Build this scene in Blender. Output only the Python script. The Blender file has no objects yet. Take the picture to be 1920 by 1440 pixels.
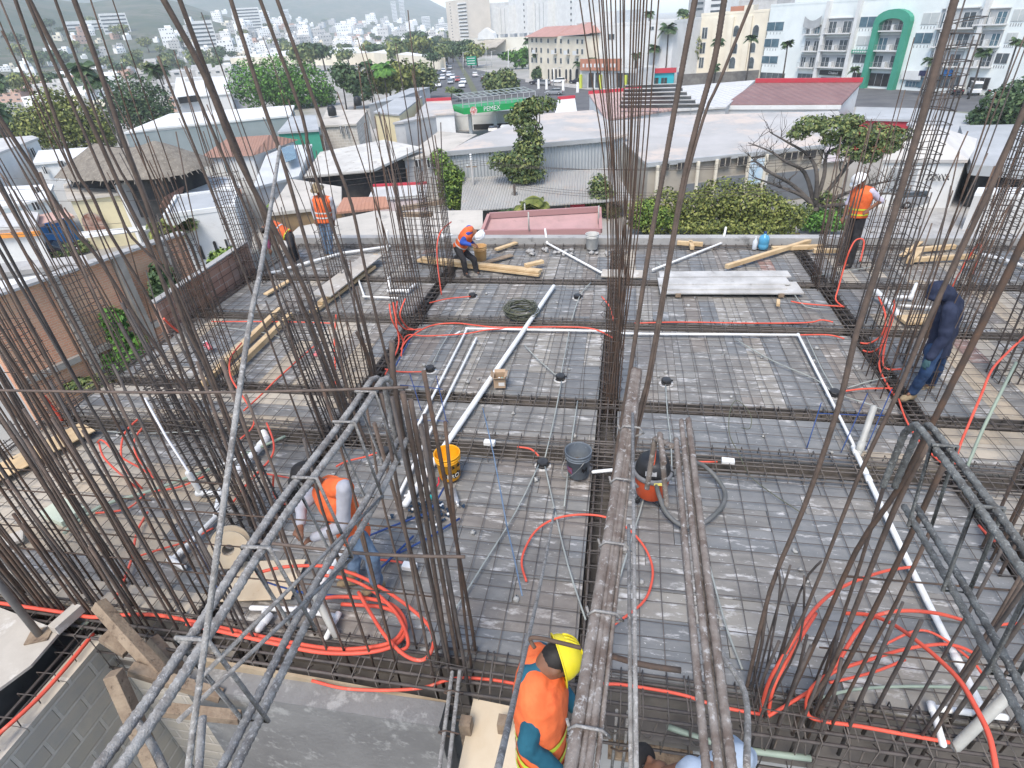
import bpy, math, random
from math import sin, cos, pi, radians, sqrt, atan2, exp
from mathutils import Vector, Matrix, noise
random.seed(7)
V = Vector
SC = bpy.context.scene
COL = SC.collection
# ------------------------------------------------------------------ camera
CAM_H = 4.8
PITCH, YAW, ROLL, FPX = .5630, -.2084, -.0667, 1079.0
def cam_axes():
    cy, sy, cp, sp = cos(YAW), sin(YAW), cos(PITCH), sin(PITCH)
    f = V((sy*cp, cy*cp, -sp)); rt = V((cy, -sy, 0)); up = rt.cross(f)
    c, s = cos(ROLL), sin(ROLL)
    return c*rt+s*up, -s*rt+c*up, f
RT, UP, FW = cam_axes()
CP = V((0, 0, CAM_H))
cam = bpy.data.cameras.new('camera'); cam_o = bpy.data.objects.new('camera', cam); COL.objects.link(cam_o)
cam_o.matrix_world = Matrix(((RT.x, UP.x, -FW.x, 0), (RT.y, UP.y, -FW.y, 0), (RT.z, UP.z, -FW.z, CAM_H), (0, 0, 0, 1)))
cam.sensor_width = 36; cam.lens = FPX/1920*36; cam.clip_start = .05; cam.clip_end = 9000
SC.camera = cam_o
# ------------------------------------------------------------------ world, sun, exposure
SUN_EL, SUN_AZ = radians(58), radians(190)      # azimuth measured clockwise from +Y (north)
w = bpy.data.worlds.new('World'); SC.world = w; w.use_nodes = True
nt = w.node_tree; nt.nodes.clear()
sky = nt.nodes.new('ShaderNodeTexSky'); sky.sky_type = 'NISHITA'; sky.sun_disc = False
sky.sun_elevation = SUN_EL; sky.sun_rotation = SUN_AZ; sky.dust_density = 1.2; sky.air_density = 1.0; sky.ozone_density = 1.0; sky.altitude = 20
bg = nt.nodes.new('ShaderNodeBackground'); bg.inputs[1].default_value = .15
wo = nt.nodes.new('ShaderNodeOutputWorld')
nt.links.new(sky.outputs[0], bg.inputs[0]); nt.links.new(bg.outputs[0], wo.inputs[0])
sun = bpy.data.lights.new('sun', 'SUN'); sun.energy = 2.1; sun.angle = radians(26); sun.color = (1, .93, .84)
sun_o = bpy.data.objects.new('sun', sun); COL.objects.link(sun_o)
sd = V((sin(SUN_AZ)*cos(SUN_EL), cos(SUN_AZ)*cos(SUN_EL), sin(SUN_EL)))
sun_o.rotation_euler = sd.to_track_quat('Z', 'Y').to_euler(); sun_o.location = (0, -20, 60)
SC.view_settings.view_transform = 'Standard'; SC.view_settings.look = 'None'
SC.view_settings.exposure = 1.02; SC.view_settings.gamma = 1
SC.cycles.max_bounces = 6; SC.cycles.diffuse_bounces = 3; SC.cycles.glossy_bounces = 2; SC.cycles.transparent_max_bounces = 6
SC.cycles.volume_bounces = 2; SC.cycles.caustics_reflective = False; SC.cycles.caustics_refractive = False
# ------------------------------------------------------------------ measuring helpers (photo pixel -> place in the world)
GZ = -11.0
def ray(u, v):
    return ((u-960)/FPX)*RT + ((720-v)/FPX)*UP + FW
def G(u, v, z=0.0):
    d = ray(u, v); t = (z-CAM_H)/d.z
    return CP+d*t
def Py(u, v, Y):
    d = ray(u, v); return CP+d*(Y/d.y)
def above(b, u, v, cap=9.0):
    d = ray(u, v); t = (b.x*d.x+b.y*d.y)/(d.x*d.x+d.y*d.y)
    p = CP+d*t
    return p
# ------------------------------------------------------------------ materials
def L(h):
    h = h.lstrip('#'); r = []
    for i in (0, 2, 4):
        c = int(h[i:i+2], 16)/255
        r.append(c/12.92 if c <= .04045 else ((c+.055)/1.055)**2.4)
    return tuple(r)
def rgba(c): return (c[0], c[1], c[2], 1)
MATS = {}
class NT:
    def __init__(s, name):
        s.m = bpy.data.materials.new(name); s.m.use_nodes = True; s.t = s.m.node_tree
        s.b = s.t.nodes['Principled BSDF']
    def n(s, typ, **kw):
        x = s.t.nodes.new('ShaderNode'+typ)
        for k, v in kw.items():
            if k.startswith('i_'): x.inputs[k[2:].replace('_', ' ')].default_value = v
            else: setattr(x, k, v)
        return x
    def l(s, a, b): s.t.links.new(a, b)
def mat(name, c1, c2=None, scale=4.0, rough=.8, bump=0.0, bscale=None, metal=0.0, c3=None, p3=.72, stretch=None, spec=.35, lo=.38, hi=.62, s3=None, c4=None, s4=.6, p4=.5, c5=None, s5=38, p5=.69):
    if name in MATS: return MATS[name]
    k = NT(name); b = k.b
    b.inputs['Roughness'].default_value = rough; b.inputs['Metallic'].default_value = metal; b.inputs['Specular IOR Level'].default_value = spec
    if c2 is None and not bump:
        b.inputs['Base Color'].default_value = rgba(c1)
    else:
        tc = k.n('TexCoord'); src = tc.outputs['Object']
        if stretch:
            mp = k.n('Mapping'); mp.inputs['Scale'].default_value = stretch; k.l(src, mp.inputs[0]); src = mp.outputs[0]
        if c2 is None: c2 = c1
        nz = k.n('TexNoise', i_Scale=scale, i_Detail=6.0, i_Roughness=.62); k.l(src, nz.inputs['Vector'])
        cr = k.n('ValToRGB'); e = cr.color_ramp.elements
        e[0].position = lo; e[0].color = rgba(c1); e[1].position = hi; e[1].color = rgba(c2)
        k.l(nz.outputs['Fac'], cr.inputs[0]); out = cr.outputs[0]
        if c3 is not None:
            n3 = k.n('TexNoise', i_Scale=(s3 or scale*2.3), i_Detail=5.0, i_Roughness=.7); k.l(src, n3.inputs['Vector'])
            r3 = k.n('ValToRGB'); r3.color_ramp.elements[0].position = p3-.06; r3.color_ramp.elements[1].position = p3+.04
            k.l(n3.outputs['Fac'], r3.inputs[0])
            mx = k.n('MixRGB'); mx.inputs[2].default_value = rgba(c3); k.l(r3.outputs[0], mx.inputs[0]); k.l(out, mx.inputs[1]); out = mx.outputs[0]
        if c5 is not None:
            n5 = k.n('TexNoise', i_Scale=s5, i_Detail=3.0, i_Roughness=.6); k.l(tc.outputs['Object'], n5.inputs['Vector'])
            r5_ = k.n('ValToRGB'); r5_.color_ramp.elements[0].position = p5; r5_.color_ramp.elements[1].position = p5+.03
            k.l(n5.outputs['Fac'], r5_.inputs[0])
            mx = k.n('MixRGB'); mx.inputs[2].default_value = rgba(c5); k.l(r5_.outputs[0], mx.inputs[0]); k.l(out, mx.inputs[1]); out = mx.outputs[0]
        if c4 is not None:
            n4 = k.n('TexNoise', i_Scale=s4, i_Detail=9.0, i_Roughness=.74, i_Distortion=.6); k.l(tc.outputs['Object'], n4.inputs['Vector'])
            r4_ = k.n('ValToRGB'); r4_.color_ramp.elements[0].position = p4; r4_.color_ramp.elements[1].position = p4+.22
            k.l(n4.outputs['Fac'], r4_.inputs[0])
            mx = k.n('MixRGB'); mx.inputs[2].default_value = rgba(c4); k.l(r4_.outputs[0], mx.inputs[0]); k.l(out, mx.inputs[1]); out = mx.outputs[0]
        k.l(out, b.inputs['Base Color'])
        if bump:
            nb = k.n('TexNoise', i_Scale=bscale or scale*4, i_Detail=4.0); k.l(src, nb.inputs['Vector'])
            bp = k.n('Bump', i_Strength=bump, i_Distance=.02); k.l(nb.outputs['Fac'], bp.inputs['Height']); k.l(bp.outputs[0], b.inputs['Normal'])
    MATS[name] = k.m
    return k.m
def linmat(name, xdir, c1, c2, mortar, bw, bh, msize=.02, rough=.85, blotch=None, bump=.4, vdir=(0, 0, 1), offset=.5, frq=2, bl_scale=.7):
    """courses of bricks/blocks/tiles running along xdir (world axes), built in the surface pattern"""
    if name in MATS: return MATS[name]
    k = NT(name); b = k.b; b.inputs['Roughness'].default_value = rough; b.inputs['Specular IOR Level'].default_value = .25
    tc = k.n('TexCoord')
    d1 = k.n('VectorMath', operation='DOT_PRODUCT'); d1.inputs[1].default_value = xdir; k.l(tc.outputs['Object'], d1.inputs[0])
    d2 = k.n('VectorMath', operation='DOT_PRODUCT'); d2.inputs[1].default_value = vdir; k.l(tc.outputs['Object'], d2.inputs[0])
    cx = k.n('CombineXYZ'); k.l(d1.outputs['Value'], cx.inputs[0]); k.l(d2.outputs['Value'], cx.inputs[1])
    br = k.n('TexBrick', offset=offset, offset_frequency=frq)
    for kk, vv in (('Color1', rgba(c1)), ('Color2', rgba(c2)), ('Mortar', rgba(mortar)), ('Scale', 1.0), ('Mortar Size', msize), ('Brick Width', bw), ('Row Height', bh), ('Bias', 0.0), ('Mortar Smooth', .3)):
        br.inputs[kk].default_value = vv
    k.l(cx.outputs[0], br.inputs['Vector']); out = br.outputs['Color']
    if blotch:
        nz = k.n('TexNoise', i_Scale=bl_scale, i_Detail=8.0, i_Roughness=.68); k.l(tc.outputs['Object'], nz.inputs['Vector'])
        cr = k.n('ValToRGB'); cr.color_ramp.elements[0].position = .42; cr.color_ramp.elements[1].position = .68
        k.l(nz.outputs['Fac'], cr.inputs[0])
        mx = k.n('MixRGB'); mx.inputs[2].default_value = rgba(blotch); k.l(cr.outputs[0], mx.inputs[0]); k.l(out, mx.inputs[1]); out = mx.outputs[0]
    k.l(out, b.inputs['Base Color'])
    bp = k.n('Bump', i_Strength=bump, i_Distance=.03, invert=True); k.l(br.outputs['Fac'], bp.inputs['Height']); k.l(bp.outputs[0], b.inputs['Normal'])
    MATS[name] = k.m
    return k.m
def ribmat(name, xdir, c1, c2, period, rough=.6, dirt=None, bump=.6, metal=0.0):
    """corrugated sheet or tile rows: ribs repeat along xdir"""
    if name in MATS: return MATS[name]
    k = NT(name); b = k.b; b.inputs['Roughness'].default_value = rough; b.inputs['Metallic'].default_value = metal
    tc = k.n('TexCoord')
    d1 = k.n('VectorMath', operation='DOT_PRODUCT'); d1.inputs[1].default_value = xdir; k.l(tc.outputs['Object'], d1.inputs[0])
    m1 = k.n('Math', operation='MULTIPLY'); m1.inputs[1].default_value = 2*pi/period; k.l(d1.outputs['Value'], m1.inputs[0])
    sn = k.n('Math', operation='SINE'); k.l(m1.outputs[0], sn.inputs[0])
    nz = k.n('TexNoise', i_Scale=.35, i_Detail=8.0, i_Roughness=.7); k.l(tc.outputs['Object'], nz.inputs['Vector'])
    cr = k.n('ValToRGB'); e = cr.color_ramp.elements; e[0].position = .35; e[1].position = .65; e[0].color = rgba(c1); e[1].color = rgba(c2)
    k.l(nz.outputs['Fac'], cr.inputs[0]); out = cr.outputs[0]
    if dirt:
        n2 = k.n('TexNoise', i_Scale=.9, i_Detail=7.0, i_Roughness=.75); k.l(tc.outputs['Object'], n2.inputs['Vector'])
        c2r = k.n('ValToRGB'); c2r.color_ramp.elements[0].position = .55; c2r.color_ramp.elements[1].position = .75; k.l(n2.outputs['Fac'], c2r.inputs[0])
        mx = k.n('MixRGB'); mx.inputs[2].default_value = rgba(dirt); k.l(c2r.outputs[0], mx.inputs[0]); k.l(out, mx.inputs[1]); out = mx.outputs[0]
    k.l(out, b.inputs['Base Color'])
    bp = k.n('Bump', i_Strength=bump, i_Distance=period*.25); k.l(sn.outputs[0], bp.inputs['Height']); k.l(bp.outputs[0], b.inputs['Normal'])
    MATS[name] = k.m
    return k.m
# ------------------------------------------------------------------ objects
ORG = {}
def tag(o, label=None, cat=None, group=None, kind=None):
    for k, v in (('label', label), ('category', cat), ('group', group), ('kind', kind)):
        if v: o[k] = v
    return o
def thing(name, label, cat, loc=(0, 0, 0), group=None):
    o = bpy.data.objects.new(name, None); COL.objects.link(o); o.location = loc; o.empty_display_size = .1
    ORG[o.name] = V(loc)
    return tag(o, label, cat, group)
class MB:
    def __init__(s): s.v = []; s.f = []; s.m = []; s.sm = []; s.k = 0
    def face(s, idx, sm=False): s.f.append(idx); s.m.append(s.k); s.sm.append(sm)
    def quad(s, a, b, c, d, sm=False):
        n = len(s.v); s.v += [V(a), V(b), V(c), V(d)]; s.face((n, n+1, n+2, n+3), sm); return s
    def poly(s, pts):
        n = len(s.v); s.v += [V(p) for p in pts]; s.face(tuple(range(n, n+len(pts)))); return s
    def rings(s, rs, cap=True, sm=True):
        n0 = len(s.v); k = len(rs[0])
        for r in rs: s.v += r
        for i in range(len(rs)-1):
            for j in range(k):
                a = n0+i*k+j; b = n0+i*k+(j+1) % k
                s.face((a, b, b+k, a+k), sm)
        if cap:
            s.face(tuple(n0+j for j in reversed(range(k)))); s.face(tuple(n0+(len(rs)-1)*k+j for j in range(k)))
        return s
    def tube(s, pts, r, n=6, cap=True):
        pts = [V(p) for p in pts]; m = len(pts); rr = r if isinstance(r, (list, tuple)) else [r]*m
        tans = []
        for i in range(m):
            t = pts[min(i+1, m-1)]-pts[max(i-1, 0)]
            tans.append(t.normalized() if t.length > 1e-9 else V((0, 0, 1)))
        a = V((0, 0, 1)) if abs(tans[0].z) < .9 else V((1, 0, 0))
        u = (a-tans[0]*a.dot(tans[0])).normalized(); rs = []
        for i in range(m):
            u = u-tans[i]*u.dot(tans[i]); u = u.normalized() if u.length > 1e-6 else tans[i].orthogonal().normalized()
            w_ = tans[i].cross(u)
            rs.append([pts[i]+(u*cos(2*pi*j/n)+w_*sin(2*pi*j/n))*rr[i] for j in range(n)])
        return s.rings(rs, cap)
    def cap_seg(s, a, ra, b, rb, n=10, q=4):
        """tapered capsule"""
        a, b = V(a), V(b); t = b-a
        t = t.normalized() if t.length > 1e-6 else V((0, 0, 1))
        pts, rr = [], []
        for i in range(q): an = pi/2*(1-i/q); pts.append(a-t*ra*sin(an)*.999); rr.append(max(ra*cos(an), ra*.06))
        pts.append(a); rr.append(ra); pts.append(b); rr.append(rb)
        for i in range(q): an = pi/2*((i+1)/q); pts.append(b+t*rb*sin(an)*.999); rr.append(max(rb*cos(an), rb*.06))
        u = t.orthogonal().normalized(); w_ = t.cross(u)
        return s.rings([[p+(u*cos(2*pi*j/n)+w_*sin(2*pi*j/n))*r for j in range(n)] for p, r in zip(pts, rr)])
    def ell(s, c, r, n=12, m=8, R=None):
        c = V(c); rs = []
        for i in range(m+1):
            th = pi*i/m; st = max(sin(th), .03)
            ring = []
            for j in range(n):
                p = V((r[0]*st*cos(2*pi*j/n), r[1]*st*sin(2*pi*j/n), -r[2]*cos(th)))
                ring.append(c+(R@p if R else p))
            rs.append(ring)
        return s.rings(rs)
    def box(s, c, d, R=None):
        c = V(c); n = len(s.v)
        for x in (-.5, .5):
            for y in (-.5, .5):
                for z in (-.5, .5):
                    p = V((x*d[0], y*d[1], z*d[2])); s.v.append(c+(R@p if R else p))
        for f in ((0, 1, 3, 2), (4, 6, 7, 5), (0, 4, 5, 1), (2, 3, 7, 6), (0, 2, 6, 4), (1, 5, 7, 3)): s.face(tuple(n+i for i in f))
        return s
    def beam(s, a, b, w_, h, up=(0, 0, 1)):
        a, b = V(a), V(b); x = (b-a); ln = x.length; x.normalize(); z = V(up); y = z.cross(x)
        if y.length < 1e-4: y = V((0, 1, 0)).cross(x)
        y.normalize(); z = x.cross(y)
        return s.box((a+b)/2, (ln, w_, h), Matrix((x, y, z)).transposed())
    def prism(s, pts, vec):
        """polygon swept by vec"""
        n = len(s.v); k = len(pts); vec = V(vec); s.v += [V(p) for p in pts]+[V(p)+vec for p in pts]
        s.face(tuple(n+i for i in range(k))[::-1]); s.face(tuple(n+k+i for i in range(k)))
        for i in range(k): j = (i+1) % k; s.face((n+i, n+j, n+k+j, n+k+i))
        return s
    def lathe(s, c, prof, n=20, sm=True, cap=True, ax=None):
        """prof: (radius, height) pairs turned about the vertical (or about ax)"""
        c = V(c); R = V((0, 0, 1)).rotation_difference(V(ax)).to_matrix() if ax is not None else Matrix.Identity(3)
        return s.rings([[c+R@V((r*cos(2*pi*j/n), r*sin(2*pi*j/n), z)) for j in range(n)] for r, z in prof], cap, sm)
    def build(s, name, mats, parent=None, bev=0.0):
        me = bpy.data.meshes.new(name)
        if parent is None:
            lo = V((min(p.x for p in s.v), min(p.y for p in s.v), min(p.z for p in s.v))); hi = V((max(p.x for p in s.v), max(p.y for p in s.v), 0))
            org = V(((lo.x+hi.x)/2, (lo.y+hi.y)/2, lo.z))
        else: org = ORG[parent.name]
        me.from_pydata([p-org for p in s.v], [], s.f)
        if not isinstance(mats, (list, tuple)): mats = [mats]
        for m in mats: me.materials.append(m)
        me.polygons.foreach_set('material_index', s.m); me.polygons.foreach_set('use_smooth', s.sm)
        o = bpy.data.objects.new(name, me); COL.objects.link(o)
        if parent is None: o.location = org
        else: o.parent = parent
        ORG[o.name] = org
        if bev:
            b = o.modifiers.new('bevel', 'BEVEL'); b.width = bev; b.segments = 2; b.limit_method = 'ANGLE'
        return o
def copy_tree(o, parent=None):
    c = o.copy(); COL.objects.link(c); ORG[c.name] = ORG.get(o.name, V())
    if parent is not None: c.parent = parent
    for ch in list(o.children): copy_tree(ch, c)
    return c
def rotz(a): return Matrix.Rotation(a, 3, 'Z')
def smooth_path(pts, k=5):
    """Catmull-Rom through pts"""
    pts = [V(p) for p in pts]
    if len(pts) < 3: return pts
    out = []
    for i in range(len(pts)-1):
        p0 = pts[max(i-1, 0)]; p1 = pts[i]; p2 = pts[i+1]; p3 = pts[min(i+2, len(pts)-1)]
        for j in range(k):
            t = j/k
            out.append(.5*((2*p1)+(p2-p0)*t+(2*p0-5*p1+4*p2-p3)*t*t+(3*p1-p0-3*p2+p3)*t**3))
    out.append(pts[-1]); return out
R_ = random.uniform
# ================================================================== MATERIALS shared by the site
M_RUST = mat('rusty_steel', (.115, .072, .05), (.068, .052, .043), 9, .75, c3=(.18, .1, .06), p3=.68, s3=30)
M_RUST2 = mat('brown_steel', (.088, .067, .055), (.135, .098, .077), 14, .7, c3=(.26, .24, .22), p3=.74, s3=40)
M_DARK = mat('dark_steel', (.06, .052, .048), (.1, .083, .073), 8, .65)
M_MESH = mat('mesh_steel', (.085, .075, .067), (.135, .115, .1), 6, .6)
M_CAKE = mat('cement_caked_steel', (.3, .29, .272), (.165, .152, .14), 17, .9, bump=.4, bscale=160, c3=(.4, .385, .365), p3=.6, s3=70)
M_CAKED = mat('dull_caked_steel', (.17, .175, .165), (.085, .082, .076), 17, .9, bump=.4, bscale=160, c3=(.3, .3, .28), p3=.62, s3=70)
M_CAKEB = mat('cement_caked_brown_steel', (.23, .2, .175), (.13, .1, .082), 14, .9, bump=.3, bscale=160, c3=(.38, .365, .345), p3=.62, s3=38)
M_ORANGE = mat('orange_plastic', (.72, .11, .065), (.6, .085, .052), 3, .55, c3=(.58, .22, .16), p3=.66, s3=9)
M_ORANGE_DUSTY = mat('dusty_orange_plastic', (.8, .1, .06), (.66, .15, .1), 5, .6)
M_PVC = mat('white_plastic', (.76, .755, .73), (.66, .655, .63), 3, .4, c3=(.5, .48, .45), p3=.68, s3=8)
M_PVCOLD = mat('grey_plastic', (.42, .415, .38), (.35, .345, .315), 4, .5)
M_GREENPIPE = mat('pale_green_plastic', (.3, .36, .28), (.25, .3, .24), 3, .5)
M_CONDUIT = mat('dusty_grey_conduit', (.34, .36, .33), (.26, .27, .25), 6, .6)
M_BLUEPIPE = mat('blue_plastic', (.02, .045, .17), (.03, .07, .2), 4, .45)
M_BLUEDARK = mat('dark_blue_plastic', (.012, .03, .06), (.03, .06, .1), 30, .5)
M_BLACK = mat('black_plastic', (.012, .012, .013), (.025, .025, .026), 6, .45)
M_PINE = mat('pine_wood', (.62, .46, .27), (.5, .35, .19), 3, .8, stretch=(1, 1, 1), c3=(.4, .26, .13), p3=.66, s3=7)
M_OLDWOOD = mat('old_wood', (.3, .23, .16), (.2, .145, .1), 5, .9, bump=.4, bscale=40, c3=(.12, .085, .06), p3=.62)
M_PLY = mat('plywood', (.62, .52, .38), (.54, .43, .29), 1.6, .8, c3=(.4, .28, .16), p3=.7, s3=2.5)
M_PLYDUST = mat('dusty_plywood', (.46, .42, .36), (.38, .34, .29), 2.2, .9, c3=(.55, .52, .47), p3=.6)
M_CONC = mat('grey_concrete', (.22, .215, .205), (.16, .155, .15), 1.2, .9, bump=.35, bscale=24, c3=(.3, .295, .28), p3=.6, s3=5)
M_CONCD = mat('dark_concrete', (.12, .12, .115), (.075, .075, .072), 1.5, .95, bump=.3, bscale=20)
M_CONCL = mat('pale_concrete', (.4, .39, .37), (.3, .29, .275), .8, .9, bump=.3, bscale=14, c3=(.2, .195, .185), p3=.64, s3=2.5)
PL = [
    mat('board_slate', (0.168, 0.163, 0.153), (0.237, 0.23, 0.213), 2.6, .7, stretch=(.7, 2.2, 1), c3=(.5, .485, .46), p3=.63, s3=5, bump=.25, c5=(.55, .54, .51), c4=(.13, .12, .112)),
    mat('board_grey', (0.187, 0.179, 0.164), (0.26, 0.246, 0.224), 3.1, .75, stretch=(.7, 2.4, 1), c3=(.54, .525, .5), p3=.61, s3=4, bump=.25, c5=(.55, .54, .51), c4=(.155, .14, .13)),
    mat('board_blue', (0.158, 0.163, 0.163), (0.221, 0.222, 0.216), 2.2, .65, stretch=(.6, 2, 1), c3=(.5, .49, .475), p3=.64, s3=5, bump=.25, c5=(.55, .54, .51), c4=(.13, .13, .13)),
    mat('board_brown', (0.187, 0.169, 0.15), (0.249, 0.226, 0.2), 3.4, .8, stretch=(.7, 2.2, 1), c3=(.5, .475, .44), p3=.6, s3=4, bump=.25, c5=(.55, .54, .51), c4=(.15, .13, .118)),
    mat('board_pale', (0.299, 0.281, 0.247), (0.249, 0.234, 0.208), 2.4, .85, stretch=(.7, 2, 1), c3=(.54, .525, .5), p3=.59, s3=4, bump=.25, c5=(.55, .54, .51), c4=(.2, .188, .175)),
    mat('board_tan', (0.439, 0.367, 0.273), (0.359, 0.3, 0.224), 1.9, .85, c3=(.28, .25, .21), p3=.63, s3=4, bump=.25, c5=(.55, .54, .51), c4=(.3, .265, .22)),
    mat('board_cream', (0.469, 0.411, 0.328), (0.384, 0.339, 0.273), 1.7, .85, c3=(.31, .29, .26), p3=.63, s3=5, bump=.25, c5=(.55, .54, .51), c4=(.33, .3, .26)),
    mat('board_red_stain', (0.279, 0.174, 0.146), (0.229, 0.16, 0.136), 3, .85, stretch=(.7, 2.2, 1), c3=(.48, .44, .41), p3=.58, s3=4, bump=.25, c5=(.55, .54, .51)),
]
M_BOARDEDGE = mat('board_edge_wood', (.4, .32, .22), (.3, .23, .15), 3, .9)
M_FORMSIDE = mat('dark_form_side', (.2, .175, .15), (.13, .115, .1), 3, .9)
# ================================================================== DECK
XL = [-8.55, -3.85, -.08, 4.0, 9.6]
YL = [2.75, 5.82, 7.0, 9.55, 11.55, 13.75]
HW = .14
def bay(x0, x1, y0, y1, along, wts, label):
    mb = MB(); rnd = random.Random(int(x0*91+y0*37))
    # solid form box under the boards
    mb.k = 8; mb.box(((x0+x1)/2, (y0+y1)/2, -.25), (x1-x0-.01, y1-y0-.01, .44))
    W_ = .3
    if along == 'y':
        n = max(1, round((x1-x0)/W_)); dw = (x1-x0)/n; ln0, ln1 = y0, y1
    else:
        n = max(1, round((y1-y0)/W_)); dw = (y1-y0)/n; ln0, ln1 = x0, x1
    for i in range(n):
        p = ln0-rnd.random()*1.1
        while p < ln1-.02:
            q = p+rnd.choice((1.22, 2.44, 2.44)); a, b = max(p, ln0), min(q, ln1)
            if b-a > .03:
                mb.k = rnd.choices(range(8), tuple(wts)+(.07,))[0]; zt = rnd.uniform(-.005, .002)
                c0 = (x0 if along == 'y' else y0)+i*dw
                if along == 'y': mb.box((c0+dw/2, (a+b)/2, zt-.012), (dw-.006, b-a-.006, .024))
                else: mb.box(((a+b)/2, c0+dw/2, zt-.012), (b-a-.006, dw-.006, .024))
            p = q
    o = mb.build('deck_floor', PL+[M_FORMSIDE]); tag(o, label, 'formwork deck', 'formwork bays of the slab', 'structure')
DARKW = (4, 3, 4, 2, 1.2, .15, .15); LEFTW = (1, 1.6, 1, 1, 3, 2.6, 3.2); NEARLEFT = (1.2, 1.3, 1.5, .6, 1.6, 3, 4); RIGHTW = (.6, 1.2, .6, .6, 2, 3, 4)
for i in range(4):
    for j in range(5):
        x0, x1 = XL[i]+HW, XL[i+1]-HW; y0, y1 = YL[j]+HW, YL[j+1]-HW
        if i == 0: x0 = XL[0]+.1
        al = 'x' if j < 2 else 'y'
        wt = [LEFTW, DARKW, DARKW, RIGHTW][i]
        if i == 0 and j == 0: wt = NEARLEFT
        if i == 0 and j >= 3: wt = DARKW
        if i == 3 and j >= 3: wt = LEFTW
        bay(x0, x1, y0, y1, al, wt, 'slab formwork of %s boards in the %s bay, %s' % (['mixed', 'dark grey', 'slate grey', 'pale tan'][i], ['near', 'narrow second', 'middle', 'fourth', 'far'][j], ['left side', 'left of the centre beam', 'right of the centre beam', 'right side'][i]))
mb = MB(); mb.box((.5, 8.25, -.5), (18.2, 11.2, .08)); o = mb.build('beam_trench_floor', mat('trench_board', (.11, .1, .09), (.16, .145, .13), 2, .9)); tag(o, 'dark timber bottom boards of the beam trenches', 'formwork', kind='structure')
# parapets round the slab
mb = MB(); mb.box((.6, 13.98, -.15), (18.6, .26, .7)); mb.box((.6, 13.98, -.9), (18.55, .22, .74)); o = mb.build('parapet_wall', M_CONCL); tag(o, 'low rough concrete parapet along the far edge of the slab', 'parapet')
mb = MB(); mb.prism([(-8.75, 8.7, -.3), (-8.75, 11.9, -.3), (-8.75, 11.9, .72), (-8.75, 8.7, .62)], (.12, 0, 0))
pp = thing('parapet_wall', 'red brick parapet with a wire grid on the left edge of the slab', 'parapet', (-8.7, 10.3, -.3))
mb.build('brickwork', linmat('brick_low', (0, 1, 0), (.4, .21, .14), (.33, .17, .12), (.45, .36, .3), .5, .26, .012, blotch=(.4, .3, .25)), pp)
for k in range(9):
    y = 8.85+k*.36; MB().tube([(-8.6, y, -.05), (-8.6, y, .75)], .006, 5).build('bar', M_RUST, pp)
for k in range(3): MB().tube([(-8.59, 8.7, .1+k*.25), (-8.59, 11.9, .12+k*.28)], .006, 5).build('bar', M_RUST, pp)
MB().box((-8.7, 10.3, .7), (.16, 3.2, .03), Matrix.Rotation(.03, 3, 'X')).build('coping', M_CONCL, pp)
# building body below the slab, so the slab never floats
mb = MB(); mb.box((.6, 8.4, -5.9), (18.0, 10.9, 10.6)); o = mb.build('building_wall', M_CONCL); tag(o, 'unfinished concrete building body below the slab', 'building')
# ------------------------------------------------------------------ welded/tied bar mats over each bay
def bar_mat(x0, x1, y0, y1, sx, sy, label, seed):
    rnd = random.Random(seed); t = thing('rebar_mat', label, 'rebar mat', ((x0+x1)/2, (y0+y1)/2, .03), 'tied rebar mats on the slab')
    n = int((x1-x0)/sx)
    for i in range(n):
        x = x0+(i+.5)*(x1-x0)/n+rnd.uniform(-.02, .02); k = rnd.uniform(-.03, .03)
        pts = [(x+k*rnd.uniform(-.6, .6), y0-.22+rnd.uniform(0, .1), .03), (x+k, y0+(y1-y0)*.35, .034+rnd.uniform(0, .012)), (x+k*.3, y0+(y1-y0)*.7, .032+rnd.uniform(0, .012)), (x-k, y1+.22-rnd.uniform(0, .1), .03)]
        MB().tube(pts, .0044, 5).build('bar', M_MESH, t)
    n = int((y1-y0)/sy)
    for i in range(n):
        y = y0+(i+.5)*(y1-y0)/n+rnd.uniform(-.02, .02); k = rnd.uniform(-.025, .025)
        pts = [(x0-.22+rnd.uniform(0, .1), y+k*rnd.uniform(-.6, .6), .043), (x0+(x1-x0)*.35, y+k, .046+rnd.uniform(0, .012)), (x0+(x1-x0)*.7, y-k*.4, .045+rnd.uniform(0, .012)), (x1+.22-rnd.uniform(0, .1), y-k, .043)]
        MB().tube(pts, .0044, 5).build('bar', M_MESH, t)
sd_ = 0
for i in range(4):
    for j in range(5):
        sd_ += 1
        bar_mat(XL[i]+.05, XL[i+1]-.05, YL[j]+.05, YL[j+1]-.05, .225, .2 if j else .185,
                'thin dark rebar grid over the %s bay, %s' % (['near', 'narrow second', 'middle', 'fourth', 'far'][j], ['left side of the slab', 'left of the centre beam', 'right of the centre beam', 'right side of the slab'][i]), sd_)
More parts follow.
